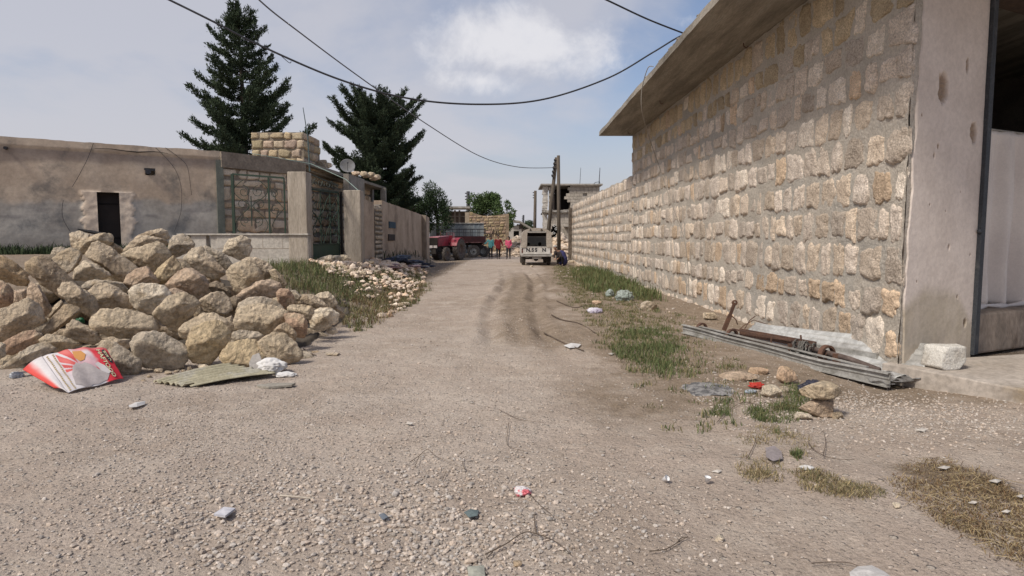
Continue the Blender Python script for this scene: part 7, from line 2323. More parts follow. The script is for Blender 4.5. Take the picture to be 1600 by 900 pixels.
scrap('plastic_scrap', 'large torn pale plastic sheet at the bottom edge on the right', [(1327, 895), (1340, 886), (1362, 884), (1382, 894), (1398, 906), (1330, 906)], mat('pale_film', (0.52, 0.50, 0.48), (0.42, .40, .38), rough=.5), cat='plastic sheet')
scrap('plastic_scrap', 'clear muddy wrapper in the dry grass patch on the right', [(1196, 700), (1210, 697), (1221, 706), (1223, 717), (1208, 721), (1197, 714)], mat('mauve_film', (0.32, 0.28, 0.29), (0.25, 0.22, 0.22), rough=.4), cat='wrapper')
crumple('plastic_cup', 'crushed white cup in the straw right of the muddy wrapper', 1260, 733, (0.09, 0.06, 0.03), M_white, 22, 'cup')
scrap('paper_scrap', 'white scrap in the middle of the track', [(881, 540), (893, 536), (908, 538), (903, 543), (890, 544)], M_white)
crumple('crumpled_paper', 'crumpled white and lilac paper on the grassy verge', 930, 489, (0.30, 0.22, 0.12), mat('lilac_paper', (0.66, 0.64, 0.68), (0.36, 0.32, 0.42), scale=6), 24, 'paper')
crumple('plastic_bag', 'pale green plastic bag in the grass at the foot of the long wall', 976, 470, (0.42, 0.3, 0.30), mat('pale_green_film', (0.32, 0.36, 0.33), (0.24, 0.28, 0.25), rough=.4), 25, 'plastic bag')
crumple('plastic_bag', 'small pale bag scrap left of the green bag in the grass', 953, 464, (0.20, 0.2, 0.24), mat('pale_green_film', (0.32, 0.36, 0.33)), 26, 'plastic bag')
crumple('food_scrap', 'peach-coloured scrap on the verge above the crumpled paper', 932, 475, (0.2, 0.14, 0.10), mat('peach', (0.62, 0.45, 0.32)), 27, 'litter')
crumple('red_scrap', 'bright red plastic scrap beside the fallen shutter', 1184, 606, (0.17, 0.11, 0.06), mat('red_plastic', (0.50, 0.045, 0.03), (0.32, 0.03, 0.02), rough=.5), 28, 'litter', amp=.6)
crumple('black_bag', 'black plastic bag bulging under the fallen shutter', 1272, 616, (0.30, 0.2, 0.17), mat('black_film', (0.03, 0.03, 0.045), (0.05, 0.05, 0.07), rough=.3), 29, 'plastic bag')
crumple('plastic_scrap', 'grey-blue plastic scrap left of the grey-white stone by the shutter', 1172, 614, (0.12, 0.09, 0.04), mat('bluegrey_film', (0.34, 0.38, 0.42)), 33, 'litter')
crumple('metal_pan', 'dark metal scrap lying on the crest of the heap by the doorway', 148, 396, (0.5, 0.3, 0.06), M_dark, 35, 'scrap metal')
bpy.data.objects['metal_pan'].location = P(147, 363.5, 10.9); bpy.data.objects['metal_pan'].rotation_euler = (0, 0.2, 0.2)
# ash-grey spill
p = G(1105, 608)
nu, nv = 70, 40
U_, V_ = np.meshgrid(np.linspace(-1, 1, nu), np.linspace(-1, 1, nv), indexing='ij')
X = p.x + U_ * 0.27; Y = p.y + V_ * 0.27
m_ = 1 - np.hypot(U_, V_) * (1 + 0.45 * fbm2(U_ * 2.5, V_ * 2.5, 4, 99))
Z = gz(X, Y) + np.clip(m_ * 0.06, -0.03, 0.022) + 0.012 * fbm2(X * 26, Y * 26, 3, 98) * (m_ > 0)
struct(npmesh('ash', np.stack([X, Y, Z], -1).reshape(-1, 3), grid_faces(nu, nv), mat('ash_grey', (0.27, 0.26, 0.25), (0.11, 0.108, 0.108), scale=9, bump=1, bscale=20, lo=.42, hi=.6), smooth=True), 'stuff', 'blue-grey spill of ash on the verge before the shutter', 'ash')
# two little cups
for px, py, lab, tilt in ((1037, 753, 'left of two tiny white cups lying on the dirt at lower right', 0.9), (1105, 756, 'right of two tiny white cups standing on the dirt at lower right', 0.15)):
    q = G(px, py); a = Vector((math.sin(tilt) * .7, -math.sin(tilt) * .7, math.cos(tilt)))
    mb = MB(); mb.lathe([(0.001, 0.0), (.012, 0), (.019, .032), (.021, .034), (.017, .03), (.010, .004), (.001, .003)], q + Vector((0, 0, .012)), a, 16)
    o_ = mb.build('paper_cup', mat('cup_white', (0.78, 0.77, 0.76), fine=0), smooth=True); tag(o_, lab, 'cup')
# sticks, straws, dry creepers on the dirt
def creeper(name, label, pix, r, m_=None, group=None, up=0.012):
    mb = MB()
    for run in pix:
        pts = spline([G(x, y, up + random.uniform(0, .012)) for x, y in run], 6)
        mb.tube(pts, [r * (1 - 0.5 * i / len(pts)) for i in range(len(pts))], 5)
    return tag(mb.build(name, m_ or mat('dry_twig', (0.10, 0.075, 0.055), (0.16, 0.12, 0.09), scale=8)), label, 'twig', group)


creeper('stick', 'pale straight stick lying on the gravel at lower left', [[(438, 774), (462, 776), (490, 779)]], .008, mat('pale_stick', (0.50, 0.44, 0.36)))
creeper('dry_creeper', 'forked dry creeper stem at the bottom centre of the road', [[(758, 866), (790, 850), (818, 832), (838, 834), (868, 846), (892, 866)], [(838, 834), (835, 815), (836, 800)], [(770, 862), (760, 872)]], .0035)
creeper('dry_creeper', 'short curved dry twig on the dirt below the two cups', [[(1015, 861), (1040, 858), (1058, 848), (1075, 838)], [(1058, 848), (1066, 840), (1078, 841)]], .003)
creeper('dry_creeper', 'tangle of thin dry stems on the gravel in the middle of the road', [[(640, 722), (655, 712), (668, 702), (680, 712), (700, 722), (726, 733), (745, 738)], [(726, 733), (722, 718), (730, 712)], [(655, 712), (648, 730)], [(690, 752), (698, 735)]], .0025)
creeper('dry_creeper', 'long thin dry stem beside the pink wrapper', [[(795, 660), (792, 690), (800, 700), (830, 706)], [(830, 775), (845, 790), (862, 805), (840, 800)], [(780, 640), (812, 655), (850, 660)]], .0025)
creeper('dry_creeper', 'thin dry vines crossing the right verge below the ash spill', [[(1120, 660), (1140, 640), (1165, 628), (1200, 640), (1225, 650)], [(1168, 715), (1180, 690), (1176, 680)], [(1286, 712), (1290, 690), (1286, 672)], [(1262, 690), (1275, 705), (1300, 716), (1335, 718)]], .003)
creeper('dry_creeper', 'dry vines trailing across the track edge by the far verge', [[(862, 492), (880, 500), (905, 505), (930, 520)], [(870, 470), (895, 480), (912, 478)], [(850, 520), (880, 535), (912, 548)]], .014)
creeper('dry_creeper', 'thin root-like twig at the right foot of the rock heap', [[(474, 545), (485, 552), (494, 555)]], .009)
creeper('dry_creeper', 'fine twig near the bottom edge right of centre', [[(1268, 880), (1300, 878), (1330, 880), (1352, 892), (1360, 900)]], .0025)
# scattered small pale chips of card/paper along the right
rr = np.random.RandomState(8)
SL_ = ['pale card scrap at the upper left end of the brown straw patch', 'pale card scrap at the upper right of the brown straw patch', 'tiny pale scrap on the gravel in front of the shop platform', 'tiny pale scrap above the right-hand white cup',
       'tiny pale scrap on the gravel in the middle of the road', 'tiny pale scrap at the edge of the right verge grass', 'pale card scrap in the middle of the brown straw', 'pale card scrap at the right of the brown straw', 'pale card scrap cut by the right edge of the view']
for i, (px, py) in enumerate([(1475, 731), (1555, 752), (1440, 672), (1120, 737), (640, 662), (955, 553), (1520, 786), (1572, 800), (1595, 776)]):
    s_ = rr.uniform(5, 11)
    scrap('paper_scrap', SL_[i], [(px - s_, py), (px, py - s_ * .3), (px + s_, py - 1), (px + s_ * .3, py + s_ * .25)], mat('pale_card', (0.52, 0.48, 0.43)), 0.015)['group'] = 'pale card scraps trodden into the ground'
# clothes and rags dumped at the foot of the compound wall
RAGS = [((0.05, 0.06, 0.10), (0.02, 0.025, 0.04)), ((0.02, 0.02, 0.03), (0.05, 0.05, 0.07)), ((0.20, 0.24, 0.30), (0.10, 0.12, 0.16)), ((0.46, 0.40, 0.42), (0.3, 0.2, 0.22)), ((0.07, 0.09, 0.14), (0.03, 0.04, 0.07)), ((0.26, 0.13, 0.13), (0.15, .1, .1)), ((0.5, 0.5, 0.5), (.3, .3, .33))]
NM = ['dark navy', 'black', 'grey-blue', 'pale pink', 'navy blue', 'dull red', 'whitish grey']
for i, (px, py, w_, h_, ci) in enumerate([(618, 409, .9, .18, 0), (632, 412, .9, .16, 1), (646, 411, .8, .14, 4), (660, 414, .7, .12, 0), (627, 405, .8, .2, 2), (640, 418, .8, .12, 3), (655, 419, .6, .10, 1), (672, 417, .5, .1, 4), (606, 420, .9, .12, 5), (648, 414, .5, .1, 6), (664, 418, .4, .09, 6), (615, 416, .5, .12, 3)]):
    lab_ = f'{NM[ci]} cloth, {["leftmost","second","third","fourth","fifth","sixth","seventh","eighth","ninth","tenth","eleventh","twelfth"][sorted([618,632,646,660,627,640,655,672,606,648,664,615]).index(px)]} from the left in the rag dump below the compound wall'
    crumple('discarded_cloth', lab_, px, py, (w_, w_ * .8, h_), mat(f'rag_cloth_{NM[ci]}', *RAGS[ci], scale=4, bump=.5), 60 + i, 'cloth', amp=.45)
    bpy.data.objects[-1] if False else None
for o_ in [o for o in bpy.data.objects if o.name.startswith('discarded_cloth')]:
    o_['group'] = 'discarded cloths below the compound wall'
# pale rubble spilling from the gate to the track
rr = np.random.RandomState(17)
n = 3600
PX = rr.uniform(470, 665, n); t = rr.uniform(0, 1, n)
top_ = np.interp(PX, [470, 500, 560, 600, 640, 665], [402, 404, 404, 410, 418, 424]); bot_ = np.interp(PX, [470, 500, 560, 600, 640, 665], [408, 420, 470, 500, 480, 440])
PY = top_ + (bot_ - top_) * t ** 1.7
qs = [G(a, b_) for a, b_ in zip(PX, PY)]
X = np.array([q.x for q in qs]); Y = np.array([q.y for q in qs])
keep_ = (fbm2(X * 1.3, Y * .6, 3, 4) + 0.35 - 0.5 * t) > rr.uniform(-.3, .5, n)
X, Y, t = X[keep_], Y[keep_], t[keep_]
s = (0.03 + 0.11 * rr.uniform(0, 1, len(X)) ** 3) * (1.0 - 0.45 * t)


def cfw(m_):
    b_ = rr.uniform(0.75, 1.3, m_)[:, None]; w = rr.uniform(0, 1, m_)[:, None] ** 2
    return b_ * np.array([1.36, 1.32, 1.25]) * np.concatenate([np.ones((m_, 1)), 1 - 0.16 * w, 1 - 0.30 * w], 1)


o = scatter_stones('rubble', X, Y, s, M_gravel, colf=cfw, flat=0.65, jit=0.33, Z=gz(X, Y) + 0.12 * np.exp(-((Y - 17) / 3) ** 2))
struct(o, 'stuff', 'pale broken rubble spilling from the gate down to the track', 'rubble')
for i, (px, py, w_, h_, tn, lab) in enumerate([(508, 415, .42, .32, 'white', 'largest white chunk at the top of the gate rubble'), (524, 413, .38, .28, 'white', 'second white chunk at the top of the gate rubble, right of the largest'), (540, 412, .40, .28, 'pale', 'pale chunk at the top right of the gate rubble'),
      (511, 424, .34, .26, 'white', 'white chunk just below the largest chunk in the gate rubble'), (533, 424, .36, .22, 'buff', 'buff chunk in the middle of the gate rubble'), (549, 420, .26, .2, 'salmon', 'orange brick-coloured chunk in the gate rubble'), (577, 416, .36, .18, 'grey', 'smooth grey-green stone near the bushes right of the gate rubble'),
      (563, 436, .4, .22, 'pale', 'pale slab on the lower slope of the gate rubble'), (588, 430, .35, .15, 'white', 'white stone at the lower right of the gate rubble'), (476, 402, .34, .24, 'pale', 'stone leaning against the left gate pier'), (468, 399, .3, .1, 'white', 'flat white splinter tilted against the garden wall end'),
      (545, 433, .3, .24, 'buff', 'brownish chunk halfway down the gate rubble'), (618, 482, .36, .09, 'pale', 'flat pale stone at the edge of the track below the weeds'), (632, 479, .30, .08, 'white', 'flat white stone next to the track-edge stone below the weeds'), (643, 473, .26, .10, 'tan', 'tan stone at the track edge, farther along than the flat ones')]):
    loose_rock('rubble_stone', lab, px, py, w_, h_, tn, 900 + i, lvl=3, group='larger stones of the gate rubble', up=.03)
for i, (px, py, w_, h_, tn, lab) in enumerate([(893, 411, .5, .2, 'white', 'white stone by the foot of the yard wall pillar'), (884, 408, .6, .25, 'pale', 'pale stone behind the crouching person'), (902, 417, .3, .14, 'pale', 'small stone near the pillar on the verge'), (831, 417, .16, .12, 'white', 'white stone on the road just behind the pickup'),
      (905, 423, .22, .12, 'white', 'white stone on the verge nearer than the pillar'), (697, 402, .5, .25, 'white', 'pale stone block on the ground under the tractor nose'), (706, 401, .5, .22, 'white', 'second pale block under the tractor beside the front wheel')]):
    loose_rock('stone', lab, px, py, w_, h_, tn, 930 + i, lvl=3)
# ------------------------------------------------------------------ vegetation
M_leaf = mat('conifer_foliage', (0.034, 0.052, 0.028), (0.05, 0.07, 0.034), scale=3, attr=True, fine=0, rough=0.8)
M_leafb = mat('broadleaf_foliage', (0.055, 0.085, 0.030), (0.035, 0.058, 0.022), scale=2, attr=True, fine=0, rough=0.7)
M_bark = mat('bark', (0.085, 0.065, 0.05), (0.05, 0.04, 0.03), scale=5, bump=0.6, bscale=12)


def leaves(pos, dirs, size, seed, wid=0.42, jitter=0.7):
    """one bent two-triangle leaf tuft per position"""
    rr = np.random.RandomState(seed); n = len(pos)
    d = dirs + rr.normal(0, jitter, (n, 3)); d /= np.linalg.norm(d, axis=1)[:, None] + 1e-9
    s_ = np.cross(d, rr.normal(size=(n, 3))); s_ /= np.linalg.norm(s_, axis=1)[:, None] + 1e-9
    L = size * rr.uniform(0.6, 1.35, n)
    L = L[:, None]
    a = pos - s_ * L * wid * .5; b = pos + s_ * L * wid * .5; c = pos + d * L + s_ * L * .08; m = pos + d * L * .45 + np.cross(d, s_) * L * .12
    V = np.stack([a, b, m, c], 1).reshape(-1, 3)
    i = np.arange(n)[:, None] * 4
    Fc = np.concatenate([i + np.array([[0, 1, 2]]), i + np.array([[0, 2, 3]]), i + np.array([[2, 1, 3]])], 1).reshape(-1, 3)
    return V, Fc


def conifer(label, base, top, Yd, prof, seed, nb=70, lean=0.0, tops=1, dens=1.0, loc=None):
    """prof: half width (m) against height fraction, left and right"""
    rr = np.random.RandomState(seed)
    t = thing('conifer', label, 'tree', loc)
    H = top.z - base.z
    ax_ = lambda f: np.array(base) + (np.array(top) - np.array(base)) * f + np.array([0.12 * math.sin(f * 5 + seed), 0, 0]) * f * (1 - f) * 2
    b = MB(); b.tube([Vector(ax_(f)) for f in np.linspace(0, 1, 12)], [0.26 * (1 - 0.93 * f) for f in np.linspace(0, 1, 12)], 9)
    Ps, Ds, Sz = [], [], []; limbs = MB()
    for k in range(nb):
        f = 0.10 + 0.88 * (k + rr.uniform(0, 1)) / nb
        az = k * 2.399 + rr.uniform(-.5, .5)
        out = np.array([math.cos(az), math.sin(az), 0])
        wl_ = np.interp(f, [p[0] for p in prof], [p[1] for p in prof]); wr_ = np.interp(f, [p[0] for p in prof], [p[2] for p in prof])
        R_ = (wr_ if out[0] > 0 else wl_) * rr.uniform(0.56, 1.06) * (1 if rr.rand() > .12 else 0.55)
        rise = (rr.uniform(-0.12, 0.30) + (0.06 if f > .78 and tops > 1 else 0)) * R_ - (0.12 * R_ if f < .35 else 0)
        p0 = ax_(f * 0.985)
        m = 9; tt = np.linspace(0, 1, m)
        pts = [p0 + out * R_ * x + np.array([0, 0, 1.0]) * (rise * x + 0.24 * R_ * x * x * (0.6 + 0.5 * f) - 0.12 * R_ * math.sin(x * math.pi)) for x in tt]
        limbs.tube([Vector(q) for q in pts], [0.05 * (1 - f * .6) * (1 - .85 * x) + .006 for x in tt], 5)
        ns = max(3, int(R_ / 0.22))
        for j in range(1, ns + 1):
            x = j / ns
            i0 = min(int(x * (m - 1)), m - 2); fr = x * (m - 1) - i0
            c = pts[i0] * (1 - fr) + pts[i0 + 1] * fr
            bd = pts[min(i0 + 1, m - 1)] - pts[i0]; bd /= np.linalg.norm(bd) + 1e-9
            for sd_ in (-1, 1, 0):
                if x < 0.25 and rr.rand() < 0.5:
                    continue
                sl = (0.26 + 0.36 * R_ * (1 - x) * 0.5 + 0.12) * rr.uniform(0.6, 1.25)
                sdv = bd * 0.7 + np.cross(bd, [0, 0, 1]) * sd_ * 0.8 + np.array([0, 0, rr.uniform(-.1, .45)]); sdv /= np.linalg.norm(sdv)
                q = int(36 * dens * sl / .4)
                u = rr.uniform(0, 1, q)[:, None]
                Ps.append(c + sdv * sl * u + rr.normal(0, 0.075, (q, 3)) * (1.15 - u * .7)); Ds.append(np.repeat((sdv + [0, 0, .35])[None], q, 0)); Sz.append(np.full(q, 0.135))
    for k in range(tops):
        c0_ = ax_(0.90) + rr.normal(0, .15, 3) * (k > 0) + np.array([(k - (tops - 1) / 2) * .5 * (tops > 1), 0, 0])
        q = 260; u = rr.uniform(0, 1, q)[:, None]
        Ps.append(c0_ + np.array([0, 0, H * 0.11]) * u + rr.normal(0, .13, (q, 3)) * (1.1 - u)); Ds.append(np.repeat(np.array([[0, 0, 1.]]), q, 0)); Sz.append(np.full(q, .17))
    Pp = np.concatenate(Ps); Dd = np.concatenate(Ds)
    V, Fc = leaves(Pp, Dd, np.concatenate(Sz), seed + 1, jitter=0.55)
    cl = 1 + 0.35 * fbm(Pp * 1.3, 2, seed) + R.uniform(-.25, .25, len(Pp))
    cc = np.repeat(cl[:, None] * np.array([[1, 1, 1]]), 4, 0)
    b.build('trunk', M_bark, t, smooth=True, world=True); limbs.build('limbs', M_bark, t, smooth=True, world=True)
    npmesh('crown', V, Fc, M_leaf, parent=t, col=cc, world=True)
    return t


c1b = P(388, 372, 33.0); c1b.z = 0.9; c1t = P(371, 6, 33.0)
W1 = [(0.0, .6, .6), (0.12, 2.6, 2.6), (0.30, 2.9, 3.6), (0.40, 3.0, 3.7), (0.5, 2.6, 2.9), (0.6, 2.3, 2.4), (0.68, 2.2, 2.3), (0.76, 1.5, 1.3), (0.84, 1.3, 1.1), (0.9, 0.9, 0.9), (0.96, .5, .7), (1.0, .15, .15)]
conifer('taller, slimmer dark conifer rising behind the house roof', c1b, c1t, 33, W1, 5, nb=105, dens=1.0, loc=tuple(c1b))
c2b = P(604, 400, 43.0); c2b.z = 0.4; c2t = P(590, 150, 43.0)
W2 = [(0.0, .5, .5), (0.10, 1.4, 1.2), (0.22, 2.0, 1.8), (0.32, 2.6, 2.6), (0.42, 3.1, 2.9), (0.52, 3.3, 2.9), (0.62, 3.6, 3.2), (0.72, 4.0, 3.3), (0.8, 3.8, 3.2), (0.88, 3.2, 2.7), (0.94, 2.2, 2.0), (1.0, .7, .8)]
conifer('shorter, broader dark conifer behind the satellite dish', c2b, c2t, 43, W2, 9, nb=135, dens=1.15, tops=3, loc=tuple(c2b))


def bush(label, cx, cy, Yd, w, h, seed, tone=(1, 1, 1), n=4200, dep=None, name='broadleaf_tree', trunk=True, size=.22, gz_=None, cat='tree'):
    rr = np.random.RandomState(seed)
    c = P(cx, cy, Yd); rx = w / 2 * Yd / F; rz_ = h / 2 * Yd / F; ry = dep or rx * .8
    z0 = g1(c.x, Yd) if gz_ is None else gz_
    t = thing(name, label, cat, (c.x, Yd, z0))
    n = int(n * 1.8); size = size * .68
    lobes = []
    for i in range(16):
        a = rr.uniform(0, 6.28); b_ = rr.uniform(-1, 1); r = rr.uniform(.35, .85)
        lobes.append((np.array([math.cos(a) * r * rx, math.sin(a) * r * ry, b_ * .75 * rz_]), rr.uniform(.28, .5)))
    pts = []
    for lc, lr in lobes:
        k = n // 16
        d = rr.normal(size=(k, 3)); d /= np.linalg.norm(d, axis=1)[:, None]
        rad = lr * rr.uniform(.55, 1.12, k)[:, None]
        pts.append(np.array(c) + lc + d * rad * np.array([rx, ry, rz_]))
    Pp = np.concatenate(pts)
    V, Fc = leaves(Pp, (Pp - np.array(c)) / max(rx, rz_) * .6 + [0, 0, .3], np.full(len(Pp), size), seed, wid=.6)
    cl = (1 + 0.3 * fbm(Pp * .8, 2, seed) + R.uniform(-.25, .3, len(Pp)))[:, None] * np.array(tone)[None]
    npmesh('crown', V, Fc, M_leafb, parent=t, col=np.repeat(cl, 4, 0), world=True)
    if trunk:
        b = MB(); b.tube([(c.x, Yd, z0 - .2), (c.x + .1, Yd, (z0 + c.z) / 2), (c.x, Yd, c.z + rz_ * .3)], [.16, .12, .05], 7)
        for lc, lr in lobes[:7]:
            b.tube([(c.x, Yd, c.z - rz_ * .4), tuple(np.array(c) + lc)], [.06, .02], 5)
        b.build('trunk', M_bark, t, smooth=True, world=True)
    return t


bush('dark green tree mass beyond the compound wall, left one', 640, 322, 52, 60, 62, 31, (.75, .8, .9), 4200)
bush('dark green tree beyond the compound wall, right of the left one', 682, 325, 53, 50, 70, 32, (.8, .85, .9), 3800)
bush('olive-green sparse treetop close behind the compound wall near the conifer', 632, 308, 47, 42, 46, 33, (.9, .8, .7), 900)
bush('bright green leafy tree behind the tan ruin wall', 752, 326, 66, 62, 46, 34, (1.5, 1.5, 1.3), 4200, size=.3)
bush('small green tree at the right end of the tan ruin wall', 788, 338, 64, 32, 46, 35, (1.5, 1.5, 1.3), 1500, size=.3)
bush('dark rounded shrub on the skyline beyond the collapsed house', 824, 354, 110, 30, 20, 36, (.7, .7, .8), 1500, size=.5)
for i in range(5):
    pass


# grass, weeds: blades as thin bent strips
def blades(name, label, X, Y, h, wd, cols, seed, lean=0.35, zoff=0.0, cat='grass'):
    rr = np.random.RandomState(seed); n = len(X)
    z = gz(X, Y) + zoff
    h = h * (0.65 + 0.6 * np.clip(0.5 + fbm2(X * 2.3, Y * 2.3, 3, seed + 40), 0, 1.4)) * rr.uniform(.55, 1.15, n)
    a = rr.uniform(0, 6.283, n); ln = rr.uniform(0.1, 1, n) * lean
    dx, dy = np.cos(a), np.sin(a)
    b = rr.uniform(0, 6.283, n); wx, wy = np.cos(b) * wd / 2, np.sin(b) * wd / 2
    P0 = np.stack([X, Y, z - .01], -1)
    Wv = np.stack([wx, wy, np.zeros(n)], -1)
    P1 = P0 + np.stack([dx * h * ln * .35, dy * h * ln * .35, h * .6], -1)
    P2 = P0 + np.stack([dx * h * ln, dy * h * ln, h * (1 - .35 * ln)], -1)
    V = np.stack([P0 - Wv, P0 + Wv, P1 - Wv * .8, P1 + Wv * .8, P2], 1).reshape(-1, 3)
    i = np.arange(n)[:, None] * 5
    Fc = np.concatenate([i + np.array([[0, 1, 3]]), i + np.array([[0, 3, 2]]), i + np.array([[2, 3, 4]])], 1).reshape(-1, 3)
    cols = np.array(cols); ci = rr.randint(0, len(cols), n); cc = cols[ci] * rr.uniform(.7, 1.3, n)[:, None]
    o_ = npmesh(name, V, Fc, M_blade, col=np.repeat(cc, 5, 0))
    return struct(o_, 'stuff', label, cat)


M_blade = mat('grass_blade', (1, 1, 1), (0.9, 0.9, 0.9), attr=True, fine=0, rough=0.8)
GR = [(0.085, 0.115, 0.04), (0.11, 0.14, 0.055), (0.15, 0.15, 0.065)]
OL = [(0.17, 0.15, 0.07), (0.23, 0.19, 0.10), (0.13, 0.125, 0.055), (0.28, 0.23, 0.13)]
ST = [(0.36, 0.28, 0.15), (0.28, 0.21, 0.11), (0.42, 0.34, 0.20), (0.17, 0.12, 0.07)]
BR = [(0.12, 0.075, 0.04), (0.20, 0.12, 0.06), (0.30, 0.22, 0.12), (0.09, 0.06, 0.035)]


def in_poly(px, py, poly):
    c = np.zeros(len(px), bool); j = len(poly) - 1
    for i in range(len(poly)):
        xi, yi = poly[i]; xj, yj = poly[j]
        m = ((yi > py) != (yj > py)) & (px < (xj - xi) * (py - yi) / (yj - yi + 1e-9) + xi); c ^= m; j = i
    return c


def region(poly, n, seed, thr=0.0, fr=1.2):
    """random ground points inside a patch whose edge is given by sight lines to its corners"""
    rr = np.random.RandomState(seed)
    W = [G(x, y) for x, y in poly]
    wx = [q.x for q in W]; wy = [q.y for q in W]
    X = rr.uniform(min(wx), max(wx), n); Y = rr.uniform(min(wy), max(wy), n)
    sx_ = (max(wx) - min(wx)); sy_ = (max(wy) - min(wy))
    jx = X + 0.15 * sx_ * fbm2(X * 3, Y * 3, 3, seed + 1) + rr.normal(0, .055 * sx_, n); jy = Y + 0.15 * sy_ * fbm2(X * 3, Y * 3, 3, seed + 2) + rr.normal(0, .055 * sy_, n)
    k = in_poly(jx, jy, list(zip(wx, wy))) & (fbm2(X * fr, Y * fr, 3, seed) > thr + rr.uniform(-.25, .25, n))
    return X[k], Y[k]


def cat_(*a):
    return np.concatenate([x[0] for x in a]), np.concatenate([x[1] for x in a])


rg = np.random.RandomState(3)
# left weed bank
X, Y = region([(425, 412), (470, 404), (500, 414), (560, 438), (572, 455), (556, 470), (530, 470), (470, 462), (435, 455)], 20000, 1, -0.6)
blades('weeds', 'tall green weeds between the rock heap and the gate rubble', X, Y, rg.uniform(.10, .36, len(X)), .012, GR + GR + OL[:2], 2, .8, cat='weeds')
X, Y = region([(445, 440), (520, 462), (555, 470), (620, 455), (655, 440), (660, 456), (640, 478), (600, 500), (545, 512), (530, 480), (470, 465)], 20000, 3, -0.12)
blades('dry_weeds', 'low dry brownish weeds on the left verge beside the track', X, Y, rg.uniform(.05, .24, len(X)),   .012, OL + BR[:2], 4, 1.0, cat='weeds')
X, Y = region([(555, 425), (640, 430), (668, 424), (660, 440), (600, 448), (560, 440)], 5000, 5, -0.05)
blades('weeds', 'sparse weeds among the stones below the compound wall', X, Y, rg.uniform(.05, .2, len(X)), .02, GR + OL, 6, .6, cat='weeds')
X, Y = region([(560, 408), (600, 402), (640, 398), (665, 400), (640, 404), (590, 415), (565, 416)], 4000, 7, -0.3)
blades('weeds', 'dark green weeds growing along the foot of the compound wall', X, Y, rg.uniform(.2, .5, len(X)), .03, [(0.03, 0.045, .02), (.045, .06, .025)], 8, .5, cat='weeds')
# yard grass at the foot of the house
X = rg.uniform(-17.5, -9.5, 9000); Y = 19.3 + (X + 17) * 0.55 + rg.uniform(-1.3, 0.9, 9000)
blades('yard_grass', 'dark grass at the foot of the rendered house on the left', X, Y, rg.uniform(.1, .38, 9000), .03, [(0.035, .055, .022), (.05, .07, .028)], 9, .5)
# right verge
X, Y = cat_(region([(898, 425), (925, 418), (960, 425), (1000, 450), (1015, 462), (990, 466), (960, 470), (925, 462), (905, 445)], 16000, 11, -0.15),
            region([(990, 458), (1020, 456), (1032, 470), (1005, 474)], 900, 12, -0.6))
blades('verge_grass', 'tufts of fresh green grass along the foot of the long wall', X, Y, rg.uniform(.1, .36, len(X)), .018, GR + GR + OL[:1], 13, .5)
X, Y = region([(868, 416), (930, 425), (960, 462), (1010, 474), (1060, 500), (1090, 540), (1110, 590), (1040, 595), (975, 560), (930, 520), (905, 480), (875, 440)], 42000, 14, -0.10, 1.3)
blades('verge_grass', 'short thin grass and weeds spread over the right verge', X, Y, rg.uniform(.02, .09, len(X)), .010, GR + OL + OL, 15, .9)
X, Y = region([(975, 520), (1040, 510), (1060, 560), (1050, 590), (990, 575), (950, 545)], 16000, 16, -0.05, 2.0)
blades('verge_grass', 'greener grass patch in the middle of the right verge', X, Y, rg.uniform(.03, .12, len(X)), .009, GR, 17, .7)
X, Y = cat_(region([(1165, 645), (1190, 633), (1255, 632), (1262, 650), (1240, 662), (1180, 660)], 6000, 18, -0.25, 3), region([(1225, 606), (1262, 602), (1268, 632), (1235, 634)], 2500, 19, -.2, 3),
            region([(1100, 630), (1145, 624), (1140, 652), (1095, 650)], 2200, 20, 0.0, 3), region([(1235, 712), (1255, 708), (1250, 722)], 500, 24, -.5))
blades('grass_tuft', 'bright green grass tufts around the two stacked stones', X, Y, rg.uniform(.03, .10, len(X)), .006, GR + GR + OL[:1], 21, .7)
X, Y = cat_(region([(1160, 690), (1200, 665), (1255, 680), (1262, 720), (1200, 735), (1150, 735)], 5500, 22, 0.0, 3), region([(1150, 735), (1260, 735), (1380, 765), (1360, 782), (1260, 770), (1170, 752)], 8000, 23, 0.0, 3))
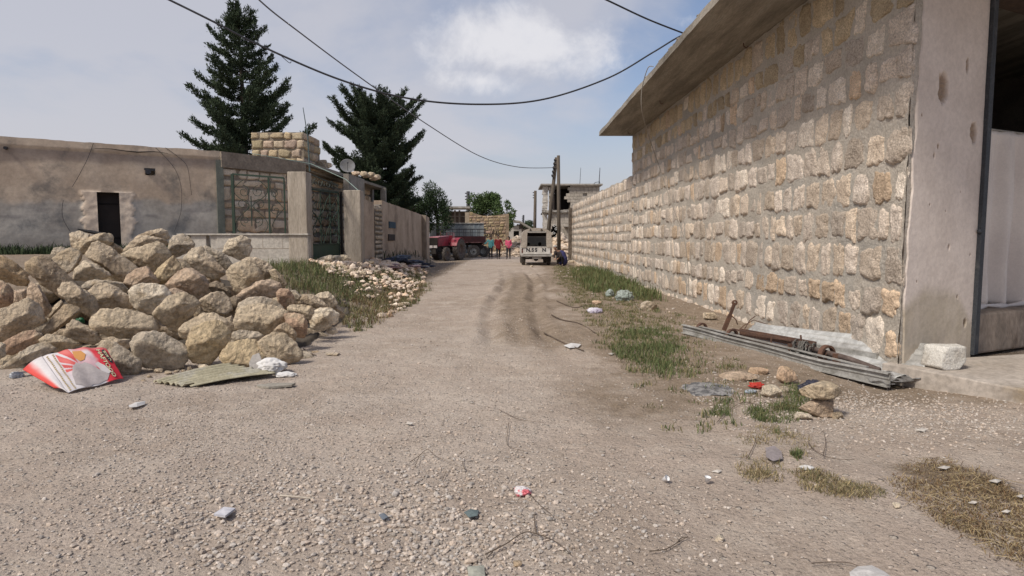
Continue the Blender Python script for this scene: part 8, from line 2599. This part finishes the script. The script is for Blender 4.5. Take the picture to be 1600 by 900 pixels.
blades('dry_grass', 'straw-coloured flattened grass on the right below the stacked stones', X, Y, rg.uniform(.02, .07, len(X)), .005, ST + OL, 25, 1.6)
X, Y = cat_(region([(1395, 742), (1460, 715), (1600, 770), (1700, 830), (1700, 960), (1560, 860), (1440, 800)], 24000, 26, -0.2, 2.0))
blades('brown_straw', 'matted brown straw and dead stalks at the lower right', X, Y, rg.uniform(.015, .055, len(X)), .0045, BR + ST[:2], 27, 2.2, cat='straw')
# small separate tufts all over the right verge
cx_, cy_ = region([(872, 414), (935, 422), (1000, 465), (1070, 500), (1100, 560), (1200, 620), (1250, 700), (1150, 700), (1050, 640), (960, 575), (900, 480), (868, 430)], 1500, 51, -0.25, 1.0)
X = np.repeat(cx_, 26) + rg.normal(0, .045, len(cx_) * 26); Y = np.repeat(cy_, 26) + rg.normal(0, .05, len(cx_) * 26)
blades('grass_tuft', 'small separate grass tufts dotted over the right verge', X, Y, rg.uniform(.03, .11, len(X)), .009, GR + OL, 52, .8)
cx_, cy_ = region([(560, 420), (660, 425), (655, 470), (590, 505), (530, 520), (540, 450)], 800, 53, -0.3, 1.0)
X = np.repeat(cx_, 26) + rg.normal(0, .05, len(cx_) * 26); Y = np.repeat(cy_, 26) + rg.normal(0, .05, len(cx_) * 26)
blades('grass_tuft', 'small separate green tufts dotted among the left verge stones', X, Y, rg.uniform(.04, .16, len(X)), .012, GR + OL, 54, .8)
# long loose stalks on top
mb = MB()
rr = np.random.RandomState(6)
for i in range(70):
    px, py = rr.uniform(1430, 1640), rr.uniform(735, 870)
    if py > 735 + (px - 1430) * 0.75 + 60 or py < 715 + (px - 1430) * 0.25:
        continue
    q = G(px, py, .015); a = rr.normal(-0.55, .9); L = rr.uniform(.05, .2)
    mb.tube([q, q + Vector((math.cos(a) * L * .5, math.sin(a) * L * .5, rr.uniform(.0, .03))), q + Vector((math.cos(a) * L, math.sin(a) * L, 0))], .0015, 4)
struct(mb.build('straw_stalks', mat('straw', (0.46, 0.37, 0.22), (0.34, 0.26, 0.15))), 'stuff', 'long pale straw stalks strewn over the brown straw', 'straw')
